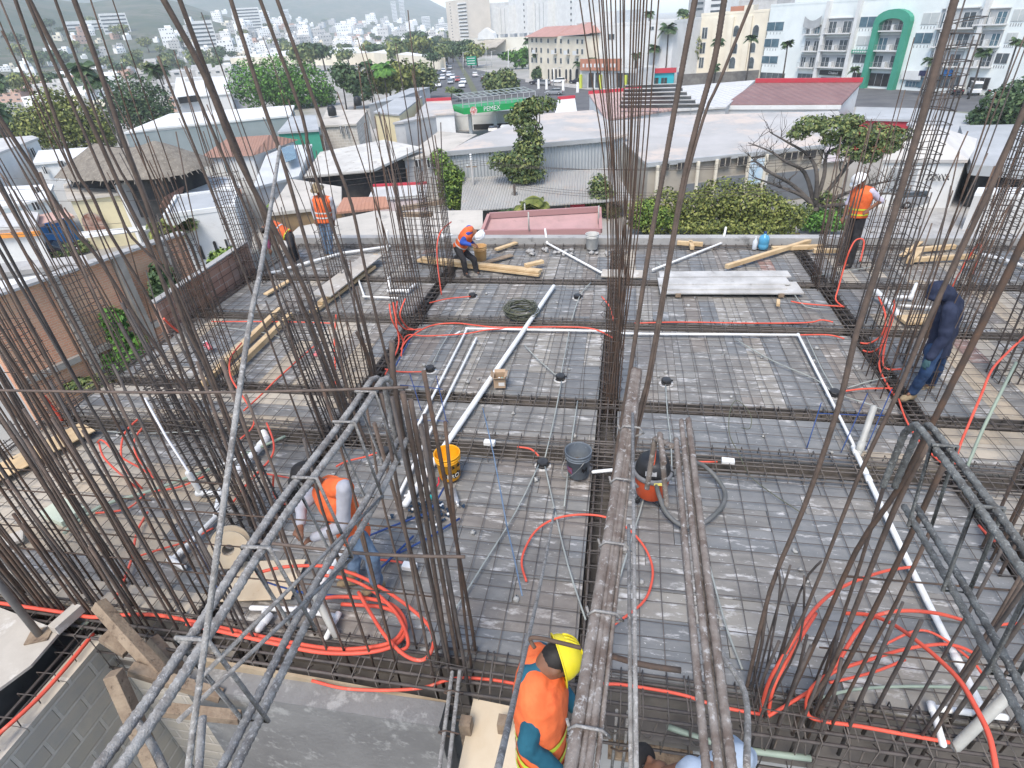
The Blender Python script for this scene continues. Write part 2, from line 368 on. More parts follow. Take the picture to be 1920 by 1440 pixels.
# ------------------------------------------------------------------ beam cages in the trenches
def beam_cage(a, b, w_, h, nb, step, label, rb=.011, ztop=.055, seed=0, grp='rebar beam cages in the slab', matb=None, kind=None):
    rnd = random.Random(seed+5); a, b = V(a), V(b); d = (b-a); ln = d.length; d.normalize(); s = V((-d.y, d.x, 0))
    t = thing('rebar_beam', label, 'rebar cage', (a+b)/2+V((0, 0, ztop-h)), grp)
    for i in range(nb):
        f = -w_/2+w_*i/(nb-1); pts = []
        for k in range(6): pts.append(a+d*ln*k/5+s*(f+rnd.uniform(-.014, .014))+V((0, 0, ztop-rnd.uniform(0, .03))))
        MB().tube(pts, rb*rnd.uniform(.85, 1.1), 6).build('bar', matb or M_MESH, t)
    for f in (-w_/2, w_/2):
        MB().tube([a+s*f+V((0, 0, ztop-h)), b+s*f+V((0, 0, ztop-h))], rb, 5).build('bar', matb or M_MESH, t)
        MB().tube([a+s*f*1.02+V((0, 0, ztop-h*.45)), b+s*f*1.02+V((0, 0, ztop-h*.5))], rb*.9, 5).build('bar', matb or M_MESH, t)
    n = min(95, int(ln/step))
    for k in range(n):
        c = a+d*(ln*(k+.5)/n+rnd.uniform(-.03, .03)); e = rb+.004; q = w_/2+e; lean = d*rnd.uniform(-.03, .03)
        z1 = ztop+e; z0 = ztop-h-e
        pts = [c-s*q+V((0, 0, z1)), c+s*q+V((0, 0, z1)), c+s*q+lean+V((0, 0, z0)), c-s*q+lean+V((0, 0, z0)), c-s*q+V((0, 0, z1)), c-s*q*.6+V((0, 0, z1-.07))]
        MB().tube(pts, .0055, 4).build('stirrup', M_MESH, t)
XA, XB = XL[0], XL[-1]
beam_cage((XA, YL[0], 0), (XB, YL[0], 0), .36, .5, 5, .19, 'thick rebar beam cage along the near edge of the slab', .014, .04, 1, matb=M_DARK)
beam_cage((XA, YL[1], 0), (XB, YL[1], 0), .5, .38, 7, .2, 'wide flat rebar beam cage crossing the slab behind the buckets', .011, .075, 2)
beam_cage((XA, YL[2], 0), (XB, YL[2], 0), .2, .36, 3, .2, 'narrow rebar beam cage crossing the slab beyond the cardboard box', .011, .02, 3)
beam_cage((XA, YL[3], 0), (XB, YL[3], 0), .3, .36, 4, .2, 'rebar beam cage crossing the slab by the wire coil', .011, .06, 4)
beam_cage((XA, YL[4], 0), (XB, YL[4], 0), .22, .36, 4, .2, 'rebar beam cage crossing the slab under the white board stack', .011, .04, 5)
beam_cage((XA, YL[5]-.05, 0), (XB, YL[5]-.05, 0), .22, .3, 3, .25, 'rebar beam cage at the foot of the far parapet', .01, .06, 6)
beam_cage((XL[1], 2.9, 0), (XL[1], 13.7, 0), .2, .38, 3, .2, 'rebar beam cage running away left of the long white pipe', .011, .035, 7, matb=M_DARK)
beam_cage((XL[2], 2.9, 0), (XL[2], 13.7, 0), .2, .4, 3, .2, 'rebar beam cage running down the middle of the slab', .012, .03, 8, matb=M_DARK)
beam_cage((XL[3], 2.9, 0), (XL[3], 13.7, 0), .2, .38, 3, .2, 'rebar beam cage running away under the man in navy', .011, .035, 9, matb=M_DARK)
beam_cage((XL[0], 2.9, 0), (XL[0], 13.7, 0), .24, .34, 3, .22, 'rebar beam cage along the left rim of the slab', .011, .06, 10)
# ------------------------------------------------------------------ column cages
def cage(label, base, wx, wy, nx, ny, hts, lean=(0, 0), st=(0, 1.2, .16), rb=.0125, flare=.03, seed=0, grp='rebar column cages', m=None, z0=-.35, cat='rebar column', name='rebar_column', rst=.0055, extra=None):
    """vertical bars round a rectangle, tied by stirrups; hts = (shortest, tallest)"""
    rnd = random.Random(seed+31); b = V(base)
    t = thing(name, label, cat, b, grp)
    pos = []
    for i in range(nx):
        f = -.5+i/(nx-1) if nx > 1 else 0
        pos += [(f*wx, -wy/2), (f*wx, wy/2)] if wy > 0 else [(f*wx, 0)]
    for j in range(1, ny-1):
        f = -.5+j/(ny-1); pos += [(-wx/2, f*wy), (wx/2, f*wy)]
    for (px, py) in pos:
        h = rnd.uniform(*hts); fl = V((rnd.gauss(0, flare)+px*.06, rnd.gauss(0, flare)+py*.06, 0)); zs = st[1]
        pts = []
        n = max(3, int(h/.8)+1)
        for k in range(n+1):
            z = z0+(h-z0)*k/n; q = max(0, z-zs)
            pts.append(b+V((px+lean[0]*z, py+lean[1]*z, z))+fl*(q+.12*q*q))
        MB().tube(pts, rb*rnd.choice((1, 1, 1, .8)), 6).build('bar', m or rnd.choice((M_RUST, M_RUST, M_RUST2, M_DARK)), t)
    z = st[0]; k = 0
    while z < st[1] and k < 60:
        c = b+V((lean[0]*z, lean[1]*z, z+rnd.uniform(-.03, .03))); qx, qy = wx/2+rb+.005, wy/2+rb+.005; tl = rnd.uniform(-.03, .03)
        pts = [c+V((-qx, -qy, -tl)), c+V((qx, -qy, tl)), c+V((qx, qy, tl)), c+V((-qx, qy, -tl)), c+V((-qx, -qy, -tl)), c+V((-qx*.5, -qy*.3, -tl-.02))]
        MB().tube(pts, rst, 4).build('stirrup', M_DARK, t)
        z += st[2]*rnd.uniform(.8, 1.25); k += 1
    return t
def px_bar(t, pts, r=.014, m=None, ribbed=False, nm='bar', ext=1.15):
    """a leaning bar: first pixel on the slab, the others the nearest points to the upright through it"""
    b = G(*pts[0]) if len(pts[0]) == 2 else G(*pts[0]); P = [b+V((0, 0, -.3)), b]
    for p in pts[1:]: P.append(above(b, *p))
    if ext > 1: P.append(P[-1]+(P[-1]-P[-2]).normalized()*.6)
    P = smooth_path(P, 3)
    if ribbed: rib_bar(P, r).build(nm, m or M_RUST2, t)
    else: MB().tube(P, r, 7).build(nm, m or M_RUST, t)
def rib_bar(P, r, pitch=.011, n=10, h=.13, cross=False):
    """deformed bar: slanting ribs round a core with two straight seams"""
    P = [V(p) for p in P]; L_ = [0]
    for i in range(1, len(P)): L_.append(L_[-1]+(P[i]-P[i-1]).length)
    tot = L_[-1]; m = min(900, int(tot/(pitch/(5 if cross else 2.5)))); k = 0; rs = []; u = None
    for i in range(m+1):
        s = tot*i/m
        while k < len(P)-2 and L_[k+1] < s: k += 1
        f = (s-L_[k])/max(L_[k+1]-L_[k], 1e-6); c = P[k].lerp(P[k+1], f); t = (P[k+1]-P[k]).normalized()
        if u is None: u = t.orthogonal().normalized()
        u = (u-t*u.dot(t)).normalized(); w_ = t.cross(u); ring = []
        for j in range(n):
            a = 2*pi*j/n
            if cross: q = r*(1+h*max(max(0, sin(2*pi*(s/pitch)+a))**3, max(0, sin(2*pi*(s/pitch)-a))**3))
            else: q = r*(1+h*max(0, sin(2*pi*(s/pitch+abs((a/pi) % 2-1)*.9)))*min(1, abs(sin(a))*2.2))
            ring.append(c+(u*cos(a)+w_*sin(a))*q)
        rs.append(ring)
    return MB().rings(rs)
# ================================================================== COLUMNS
# far row, y = 11.5 and 14.4
cage('thin rebar column with a tied bundle, left of the man in the white helmet', (-3.85, 11.6, 0), .42, .42, 5, 5, (2.2, 5.6), (-.01, 0), (0, 2.2, .14), .011, .05, 1, m=None)
cage('thin rebar column by the timber bundle, on the far left beam', (-4.6, 12.4, 0), .7, .3, 6, 3, (1.6, 4.8), (-.02, .02), (0, 1.6, .2), .009, .05, 2)
cage('rebar column between the two left workers at the far edge', (-6.3, 11.5, 0), .4, .35, 4, 3, (1.8, 5.0), (-.03, 0), (0, 1.3, .2), .01, .06, 3)
cage('rebar column at the far left corner of the slab', (-8.3, 11.4, 0), .5, .4, 5, 4, (2.0, 4.8), (-.03, 0), (0, 2.4, .16), .01, .06, 4)
cage('rebar column by the brick parapet on the left edge', (-8.3, 9.5, 0), .4, .4, 4, 4, (1.5, 4.6), (-.05, 0), (0, 1.8, .16), .011, .05, 5)
cage('dense dark rebar column left of the coiled wire', (-3.9, 9.5, 0), .5, .35, 6, 4, (1.3, 4.6), (-.03, 0), (0, 1.4, .15), .01, .06, 6)
cage('rebar column in the left bay with thin leaning bars', (-6.2, 9.6, 0), .35, .35, 4, 3, (1.6, 5.2), (-.04, 0), (0, 1.2, .2), .01, .06, 7)
# middle row
c70 = cage('rusty rebar column left of the two thin white pipes', (-3.85, 7.0, 0), .4, .34, 4, 3, (.9, 2.6), (-.02, 0), (0, .9, .16), .013, .05, 8)
for p in ([(745, 745), (725, 672), (686, 508), (660, 386), (629, 300), (593, 200), (520, 0)], [(712, 735), (690, 640), (660, 529), (634, 456), (582, 300), (567, 217), (488, 0)]): px_bar(c70, p, .021, M_RUST2)
px_bar(c70, [(705, 742), (690, 668), (669, 622)], .03, M_RUST, ext=1)
c59 = cage('tall closely tied rebar column standing in the wide left beam', (-3.72, 5.9, 0), .42, .34, 5, 4, (1.7, 2.6), (-.12, .02), (0, 2.0, .12), .012, .03, 9, m=M_DARK)
for p, r in (([(665, 812), (616, 665), (580, 560), (520, 440), (443, 290), (383, 140), (307, 0)], .028), ([(652, 806), (600, 650), (538, 510), (470, 340), (400, 167), (337, 0)], .023), ([(690, 835), (660, 762), (621, 600), (587, 498), (530, 300), (493, 193), (433, 0)], .02), ([(612, 829), (575, 725), (535, 600), (480, 440), (400, 250)], .016), ([(587, 856), (533, 710), (492, 600), (430, 440), (350, 240)], .012)): px_bar(c59, p, r, M_RUST2, r > .022)
c48 = cage('thick closely tied rebar column by the white elbow pipe', (-4.0, 4.15, 0), .5, .38, 5, 4, (1.4, 2.9), (-.12, .02), (0, 2.3, .1), .013, .03, 10, m=M_DARK)
for p, r in (([(485, 1005), (402, 821), (335, 712), (258, 600), (179, 477), (142, 435), (52, 300), (0, 222)], .014), ([(470, 985), (380, 740), (292, 492), (229, 360), (160, 206), (90, 69), (55, 0)], .017), ([(500, 1010), (402, 725), (344, 600), (290, 425), (244, 300), (179, 108), (139, 0)], .018), ([(455, 990), (372, 790), (300, 600), (208, 442), (173, 367), (133, 300), (46, 50)], .013), ([(520, 1010), (420, 760), (330, 540), (248, 446), (215, 379), (150, 230), (85, 80)], .011), ([(510, 1000), (430, 800), (360, 620), (270, 400), (205, 280), (118, 40)], .01)): px_bar(c48, p, r, M_RUST2)
# centre bundle
cb = thing('rebar_column', 'tall central bundle of rusty bars fanning out above the middle of the slab', 'rebar column', G(1143, 742), 'rebar column cages')
b0 = [1087, 1104, 1111, 1123, 1131, 1137, 1145, 1154, 1163, 1171, 1184, 1190, 1201, 1207, 1213, 1222, 1235, 1128, 1168, 1196]
b3 = [1132, 1140, 1143, 1146, 1150, 1152, 1156, 1160, 1164, 1169, 1176, 1180, 1187, 1192, 1195, 1203, 1211, 1148, 1172, 1183]
for i, (x0, x3) in enumerate(zip(b0, b3)):
    xb = 1131+(i % 10)*2.6+(6 if i > 9 else 0); vb = 738+(i*7 % 5)*5; xm = xb+(x3-xb)*.42+5
    px_bar(cb, [(xb, vb), (xm+4, 520), (x3, 300), ((x3+x0)/2, 150), (x0, 0)], R_(.0065, .0098), random.choice((M_RUST, M_RUST2, M_RUST)))
for k in range(9):
    z = .15+k*.17; c = G(1144, 744)+V((0, 0, z)); MB().tube([c+V((.17*cos(a), .14*sin(a), R_(-.01, .01))) for a in [i*pi/5 for i in range(11)]], .006, 4).build('stirrup', M_DARK, cb)
# right-hand columns
cage('dark tied rebar column in front of the man in the orange vest, far right', (4.0, 11.55, 0), .36, .5, 4, 6, (1.5, 3.0), (-.01, .05), (0, 1.0, .2), .012, .03, 12)
cage('ladder-like rebar column rising beside the thick spiral bar, right', (4.25, 9.75, 0), .34, .3, 3, 3, (3.8, 5.2), (.01, .01), (0, 4.6, .15), .0115, .03, 13, m=M_DARK)
cage('rebar column with thin splayed bars around the orange conduits', (4.05, 7.9, 0), .7, .8, 6, 5, (1.1, 4.4), (.02, .02), (0, .9, .25), .009, .05, 14)
cage('ladder-like rebar column behind the man in navy', (5.6, 9.7, 0), .34, .3, 3, 3, (3.6, 5.2), (0, .02), (0, 4.4, .15), .0115, .03, 15, m=M_DARK)
cage('rebar column beyond the white corner pipes on the right', (6.6, 11.4, 0), .36, .34, 4, 3, (2.2, 4.8), (0, .02), (0, 3.2, .17), .011, .04, 16)
cage('rebar column with thin bars at the far right of the slab', (7.6, 11.6, 0), .5, .4, 5, 3, (1.8, 4.6), (0, .02), (0, 2.4, .2), .01, .05, 17)
cage('rebar column right of the man in navy with a bunch of stirrups at its foot', (4.9, 5.9, 0), .36, .3, 4, 3, (1.5, 4.2), (0, .05), (.25, .7, .045), .0145, .03, 18)
cage('rebar column at the right rim of the view beside the orange conduit', (6.0, 7.0, 0), .4, .34, 4, 3, (1.6, 4.6), (.01, .04), (0, 2.6, .16), .013, .03, 19)
cage('close rusty rebar column on the right beside the hooked beam bars', (4.0, 4.6, 0), .5, .34, 4, 3, (1.2, 4.2), (-.02, .03), (0, 1.2, .2), .016, .03, 20)
cage('rebar column of thin bars just left of the man in navy', (4.6, 8.6, 0), .5, .4, 5, 4, (1.6, 4.6), (.03, .02), (0, .8, .25), .009, .05, 31)
cage('rebar column of tall bars in the right bay beyond the narrow beam', (5.6, 8.2, 0), .36, .34, 4, 3, (2.6, 5.0), (.01, .03), (0, 3.0, .16), .011, .03, 32, m=M_DARK)
cage('rebar column by the far right timber, with many thin bars', (5.2, 12.6, 0), .6, .4, 6, 3, (1.2, 4.2), (.02, .02), (0, 1.2, .2), .009, .06, 33)
cage('rebar column at the right rim behind the grey beam cage', (3.9, 3.4, 0), .5, .34, 4, 3, (1.2, 3.4), (0, .03), (0, 1.4, .2), .012, .03, 34)
cage('rebar column on the left rim beside the cup', (-8.3, 7.0, 0), .4, .4, 4, 4, (2.4, 5.6), (-.02, .02), (0, 2.0, .16), .009, .05, 41)
cage('tall thin rebar column in the left bay by the pine beams', (-6.2, 7.0, 0), .4, .34, 4, 4, (2.4, 6.0), (-.03, .02), (0, 1.4, .18), .009, .06, 42)
cage('thin rebar column standing in the wide flat beam of the left bay', (-6.2, 5.85, 0), .36, .3, 4, 3, (2.2, 5.8), (-.05, .02), (0, 1.2, .18), .009, .06, 43)
cage('thin rebar column at the left rim over the new plywood strip', (-8.2, 5.8, 0), .36, .3, 4, 3, (2.2, 5.6), (-.02, 0), (0, 1.8, .16), .009, .06, 44)
cage('thin tall rebar column at the right rim in the far right bay', (7.0, 9.6, 0), .4, .34, 4, 4, (2.6, 5.6), (0, .02), (0, 2.6, .16), .009, .05, 45)
cage('thin tall rebar column at the last right corner of the slab', (8.4, 11.6, 0), .4, .34, 4, 4, (2.6, 5.4), (0, .02), (0, 3.4, .16), .009, .05, 46)
cage('thin tall rebar column right of the ladder columns', (6.4, 8.4, 0), .34, .3, 3, 3, (3.0, 5.4), (.01, .02), (0, 3.8, .16), .0095, .04, 47, m=M_DARK)
# near edge wall bars, left and right of the stair opening
def wall_bars(label, x0, x1, n, y, hfun, seed, r=.012):
    rnd = random.Random(seed); t = thing('wall_rebar', label, 'wall rebar', ((x0+x1)/2, y, 0), 'upright wall bars along the near edge')
    for i in range(n):
        x = x0+(x1-x0)*(i+rnd.uniform(-.3, .3))/n; yy = y+rnd.choice((-.09, .09)); h = hfun(rnd); l1, l2 = rnd.gauss(0, .015), rnd.gauss(0, .015)
        MB().tube([(x+l1*z+.004*z*z*rnd.uniform(-1, 1), yy+l2*z, z) for z in [-.35+(h+.35)*k/4 for k in range(5)]], r*rnd.choice((1, 1, .85, 1.25)), 6).build('bar', rnd.choice((M_RUST, M_RUST2, M_DARK, M_RUST2)), t)
    for z in (.7, 1.5): MB().tube([(x0-.1, y+.11, z), (x1+.1, y+.11, z+.05)], .007, 5).build('tie_bar', M_RUST, t)
    return t
wall_bars('dense rusty wall bars rising at the left, between the slab and the block wall', -6.5, -3.9, 40, 2.86, lambda r: r.choice((1.3, 2.2, 2.6, 3.2, 3.8, 4.4, 5.0))*r.uniform(.85, 1.1), 3)
wall_bars('open row of wall bars above the concrete wall, before the black-capped man', -3.8, -1.5, 17, 2.82, lambda r: r.choice((1.2, 1.6, 2.2, 2.9, 3.0))*r.uniform(.9, 1.1), 4)
wall_bars('wall bars among the orange loops at the lower right', 1.7, 4.2, 22, 2.8, lambda r: r.choice((.6, 1.2, 1.9, 2.4, 2.7))*r.uniform(.85, 1.1), 5, .0125)
wall_bars('second layer of tall thin wall bars at the left, just behind the dense rusty ones', -6.6, -3.4, 24, 3.12, lambda r: r.uniform(3.6, 6.2), 8, .0098)
wl = wall_bars('far-left wall bars standing over the pale plywood sheet', -8.3, -6.6, 14, 4.7, lambda r: r.choice((1.4, 2.2, 3, 4))*r.uniform(.8, 1.1), 6)
# corner columns of the stair core
cl = cage('stout rebar column at the corner of the concrete wall, carrying the left raised beam', (-1.27, 2.79, 0), .3, .3, 3, 3, (2.6, 3.0), (0, 0), (.1, .5, .2), .016, .02, 21)
for p in ([(842, 1245), (800, 980), (755, 735)], [(858, 1240), (812, 985), (770, 750)], [(838, 1235), (752, 800), (735, 640)]): px_bar(cl, p, .018, M_RUST2, ext=1)
cr_ = cage('rusty rebar column with short splayed starter bars, lower right', (1.45, 2.78, 0), .45, .3, 4, 3, (.7, 1.1), (.02, .04), (.05, .4, .16), .013, .05, 22, m=M_DARK)
px_bar(cr_, [(1400, 1290), (1443, 1110), (1508, 950), (1570, 770), (1607, 620), (1657, 467), (1725, 233), (1790, 0)], .0145, M_RUST2, True)
px_bar(cr_, [(1425, 1310), (1508, 1150), (1605, 906), (1682, 740), (1738, 606), (1841, 388), (1925, 195)], .0115, M_RUST2)
px_bar(cr_, [(1470, 1330), (1535, 1191), (1606, 1032), (1688, 910), (1784, 722), (1846, 600), (1925, 440)], .0145, M_RUST, True)
px_bar(cr_, [(1500, 1340), (1552, 1267), (1600, 1150), (1676, 958), (1740, 830)], .016, M_RUST2, ext=1)
px_bar(cr_, [(1530, 1345), (1590, 1240), (1690, 1040), (1775, 860)], .016, M_RUST, ext=1)
for (a, c, q) in (((1415, 1300), (1440, 1200), (1482, 1060)), ((1425, 1310), (1460, 1130), (1460, 1070)), ((1440, 1300), (1500, 1110), (1540, 1052)), ((1445, 1310), (1500, 1200), (1508, 1080))): px_bar(cr_, [a, c, q], .008, M_DARK, ext=1)
cm = thing('rebar_column', 'pair of thick ribbed bars rising beside the central raised beam', 'rebar column', G(1118, 1240), 'rebar column cages')
px_bar(cm, [(1125, 1240), (1146, 929), (1181, 700), (1215, 480), (1248, 300), (1275, 150), (1303, 0)], .0125, M_RUST2, True)
px_bar(cm, [(1135, 1240), (1179, 888), (1204, 752), (1217, 700), (1270, 400), (1290, 300), (1310, 220), (1340, 110), (1358, 0)], .0125, M_RUST2, True)
px_bar(cm, [(1137, 1242), (1182, 890), (1222, 700), (1273, 402), (1318, 225), (1350, 150), (1410, 0)], .007, M_RUST2)
# ================================================================== RAISED BEAM BARS OF THE NEXT STOREY
rb = thing('rebar_beam', 'raised cement-caked beam cage reaching over the concrete wall, lower left', 'rebar cage', (-1.4, 1.6, 2.5), 'raised beam cages of the next storey')
for x, z in ((-1.462, 3.0), (-1.395, 3.0), (-1.405, 2.48), (-1.345, 2.48)):
    y1 = 2.75 if z > 2.8 else 2.85
    P = [(x+.012*sin(3*y+x*9), y, z+.008*sin(5*y)) for y in [.25+(y1-.25)*k/9 for k in range(10)]]
    if z > 2.8: P += [(x+.02, y1+.07, z-.02), (x+.03, y1+.12, z-.1), (x+.03, y1+.13, z-.55)]
    rib_bar(P, .0165, .05, 12, .22, True).build('bar', M_CAKE, rb)
for y in (.55, 1.0, 1.42, 1.85, 2.3, 2.6):
    MB().tube([(-1.488, y, 3.022), (-1.37, y+.01, 3.022), (-1.318, y+.03, 2.455), (-1.43, y+.02, 2.455), (-1.488, y, 3.022), (-1.44, y, 2.97)], .009, 6).build('stirrup', M_CAKE, rb)
for (a, b) in (((-1.36, .9, 2.95), (-1.3, 2.3, 2.5)), ((-1.3, .75, 3.0), (-1.34, 1.9, 2.42))): MB().tube([a, b], .009, 6).build('tie_bar', M_CAKE, rb)
rr = thing('rebar_beam', 'raised grey beam cage with paired bars hooked at its end, right side', 'rebar cage', (1.5, 1.8, 2.5), 'raised beam cages of the next storey')
for x, z in ((1.49, 3.0), (1.548, 3.0), (1.55, 2.5), (1.61, 2.5)):
    P = [(x, y, z+.01*sin(4*y)) for y in [.3+2.25*k/8 for k in range(9)]]
    if z > 2.8: P += [(x, 2.62, z-.02), (x, 2.68, z-.12), (x, 2.69, z-.5)]
    rib_bar(P, .0155, .05, 12, .22, True).build('bar', M_CAKED, rr)
for y in (1.2, 1.6, 2.0, 2.4):
    MB().tube([(1.465, y, 3.022), (1.573, y, 3.022), (1.633, y+.02, 2.477), (1.527, y+.02, 2.477), (1.465, y, 3.022), (1.5, y, 2.96)], .009, 6).build('stirrup', M_CAKED, rr)
r3 = thing('rebar_beam', 'raised pair of grooved grey bars right of centre, ending above the orange vacuum', 'rebar cage', (.33, 1.6, 2.9), 'raised beam cages of the next storey')
for x, y1, z, r in ((.315, 2.35, 3.0, .0125), (.348, 2.5, 3.005, .0125), (.385, 2.52, 3.0, .0145), (.365, 2.4, 2.965, .012)):
    rib_bar([(x-.02*(2.6-y)*.4, y, z+.006*sin(3*y)) for y in [.25+(y1-.25)*k/8 for k in range(9)]], r, .02, 12, .16).build('bar', M_CAKEB, r3)
for (a, b, c) in (((.29, 2.3, 3.0), (.22, 2.44, 2.93), (.2, 2.42, 2.6)), ((.25, 2.2, 2.97), (.24, 2.42, 2.98), (.3, 2.3, 2.6))): rib_bar([a, b, c], .014, .017, 9, .13).build('hook', M_CAKEB, r3)
r4 = thing('rebar_beam', 'raised bundle of cement-spattered bars in the centre, beside the yellow helmet', 'rebar cage', (0, 1.6, 2.9), 'raised beam cages of the next storey')
for x0, x1, z, r in ((-.115, .115, 3.0, .0205), (-.082, .132, 3.005, .0085), (-.062, .143, 3.0, .0125), (-.035, .152, 2.99, .0075)):
    rib_bar([(x0+(x1-x0)*k/8, .3+2.7*k/8, z+.004*sin(k)) for k in range(9)], r, .02, 12, .05 if r > .02 else .2).build('bar', M_CAKEB, r4)
for y in (.9, 1.3, 1.62, 2.0, 2.4):
    xc = -.07+(y-.3)*.083; MB().tube([(xc-.07, y, 3.0), (xc-.045, y, 3.03), (xc+.03, y, 3.025), (xc+.055, y, 2.99), (xc+.01, y+.01, 2.96), (xc-.06, y, 2.975), (xc-.075, y+.02, 3.02)], .005, 6).build('stirrup', M_CAKE, r4)
for (a, b) in (((.1, .35, 3.0), (.085, 1.75, 3.0)), ((.11, .35, 3.02), (.1, 2.5, 3.04))): MB().tube([a, b], .008, 6).build('tie_bar', M_CAKE, r4)
# loose bars
def loose(name, label, pts, r, m, cat='rebar', grp=None, n=8):
    o = MB().tube(smooth_path(pts, 5), r, n).build(name, m); tag(o, label, cat, grp); return o
P = [G(525, 275, 4.25), G(493, 480, 4.1), G(467, 613, 4.0), G(417, 960, 3.7), G(393, 1143, 3.5), G(353, 1440, 3.2), G(345, 1560, 3.0)]
o = rib_bar(smooth_path(P, 4), .0085, .013, 9, .14).build('steel_bar', M_CAKE); tag(o, 'single bright ribbed bar leaning across the left foreground', 'rebar')
loose('steel_bar', 'long thin horizontal rusty bar crossing the left side above the slab', [G(-60, 731, 2.9), G(300, 736, 2.95), G(560, 733, 3.0), G(765, 726, 3.05)], .009, M_RUST2)
loose('steel_bar', 'horizontal bar crossing in front of the man in the black cap', [G(480, 1015, 2.3), G(650, 1035, 2.3), G(760, 1042, 2.3), G(872, 1044, 2.3)], .01, M_RUST2)
loose('steel_bar', 'thin grey bar leaning past the orange vest of the yellow-helmeted man', [G(925, 1480, 3.2), G(985, 1220, 2.3), G(1015, 1085, 1.6), G(1040, 955, .8)], .011, M_CAKE)
loose('steel_bar', 'forked grey bar in the lower right foreground', [G(1400, 1440, 2.9), G(1397, 1300, 2.7), G(1350, 1220, 2.6), G(1330, 1165, 2.5)], .011, M_CAKE)
loose('steel_bar', 'rusty stub bar pointing right beside the central bundle', [G(1120, 1222, 2.6), G(1200, 1245, 2.6), G(1277, 1257, 2.6)], .012, M_RUST)
loose('steel_bar', 'hooked rusty bar above the yellow helmet', [G(1003, 1215, 2.75), G(994, 1198, 2.78), G(1010, 1196, 2.8), G(1050, 1205, 2.8), G(1090, 1215, 2.8)], .008, M_RUST)
loose('steel_bar', 'short white-dusted bar stub at the bottom left, pointing up', [G(255, 1350, 2.9), G(290, 1405, 2.9), G(320, 1470, 2.9)], .0125, M_CAKE)
loose('steel_bar', 'second white-dusted bar stub at the bottom left, upright', [G(380, 1345, 3.0), G(376, 1400, 3.0), G(370, 1480, 3.0)], .0125, M_CAKE)
# ================================================================== STAIR CORE, FOREGROUND WALLS AND TIMBER
mb = MB(); mb.box((0, -2, -3.3), (30, 9, .2)); o = mb.build('lower_floor', M_CONCD); tag(o, 'dark concrete floor of the storey below', 'floor', kind='structure')
mb = MB()
mb.box((-2.5, 2.42, -1.35), (2.4, .2, 2.5)); o = mb.build('concrete_wall', M_CONC); tag(o, 'smooth grey concrete wall with a pale rim at the front of the slab', 'concrete wall')
mb = MB(); mb.prism([(-3.75, 2.52, -.25), (-1.3, 2.52, -.32), (-1.3, 2.52, -.12), (-3.75, 2.52, .02)], (0, .03, 0)); o = mb.build('form_board', M_BOARDEDGE); tag(o, 'narrow form board along the top of the concrete wall', 'form board')
bl = thing('block_wall', 'grey concrete block wall going down into the stair opening, lower left', 'block wall', (-4.95, 1.4, -3.2))
MB().box((-4.96, 1.2, -1.68), (.2, 3.0, 3.1)).build('blockwork', linmat('blockwork', (0, 1, 0), (.54, .48, .39), (.43, .385, .315), (.6, .55, .47), .42, .2, .02, blotch=(.4, .375, .335), bl_scale=2.5, bump=.7), bl)
MB().box((-4.2, 2.74, -1.75), (1.3, .16, 2.9)).build('blockwork', linmat('blockwork2', (1, 0, 0), (.5, .45, .37), (.41, .37, .31), (.58, .53, .46), .42, .2, .02, blotch=(.38, .355, .32), bl_scale=2.5, bump=.7), bl)
for k, dx in enumerate((-.06, .0, .06)): MB().tube([(-5.0+dx, y, -.05+.05*k % .07) for y in (-.3, .7, 1.7, 2.75)], .012, 6).build('bar', M_DARK, bl)
for k in range(14): y = -.2+k*.2; MB().tube([(-5.08, y, -.1), (-5.08, y, .01), (-4.9, y+.01, .01), (-4.9, y, -.1)], .006, 4).build('stirrup', M_DARK, bl)
# landing with plywood and a steel prop, far lower left
o = MB().prism([(-6.9, 2.7, .09), (-6.0, 2.7, .09), (-5.1, 2.55, .09), (-5.08, 2.2, .09), (-5.2, 1.9, .09), (-5.35, .8, .09), (-6.9, .8, .09)][::-1], (0, 0, .03)).build('plywood_sheet', M_PLYDUST); tag(o, 'dusty pale plywood sheet on the landing at the lower left', 'plywood sheet')
o = MB().box((-6.75, .6, -1.75), (2.8, 3.9, 3.4)).build('landing_slab', M_CONCD); tag(o, 'dark landing under the plywood sheet', 'floor', kind='structure')
pr = thing('steel_prop', 'grey steel prop with a base plate standing on the plywood sheet', 'steel prop', G(75, 1192, .12))
bp = G(75, 1192, .12); MB().tube([bp, bp+V((-.02, .02, 2.2))], .032, 12).build('tube', mat('prop_steel', (.2, .19, .18), (.27, .25, .23), 8, .7), pr)
MB().box(bp+V((0, 0, .01)), (.2, .16, .014), rotz(.4)).build('base_plate', M_OLDWOOD, pr)
def timber(label, a, b, w_, h, m=M_PINE, cat='timber', name='timber_beam', grp=None, up=(0, 0, 1), bev=.004):
    o = MB().beam(a, b, w_, h, up).build(name, m, None, bev); tag(o, label, cat, grp); return o
timber('squared timber post leaning against the slab edge, lower left', Py(184, 1132, 2.62), Py(300, 1262, 2.3), .1, .1, M_OLDWOOD, up=(1, 0, .2))
timber('broken dusty timber leaning in the stair opening', Py(212, 1262, 2.1), Py(305, 1470, 1.75), .11, .11, M_OLDWOOD, up=(1, .3, 0))
timber('pale squared timber lying across the block wall top', G(100, 1182, .17), G(150, 1138, .17), .1, .1, M_PLYDUST)
timber('short timber stub beside the leaning post', Py(283, 1198, 2.6), Py(340, 1262, 2.45), .1, .09, M_OLDWOOD, up=(1, 0, 0))
timber('short timber stub on top of the blockwork', Py(195, 1192, 2.55), Py(240, 1222, 2.5), .11, .09, M_OLDWOOD)
timber('horizontal grey timber wedged across the stair opening', Py(245, 1254, 2.25), Py(415, 1305, 2.3), .09, .1, M_OLDWOOD)
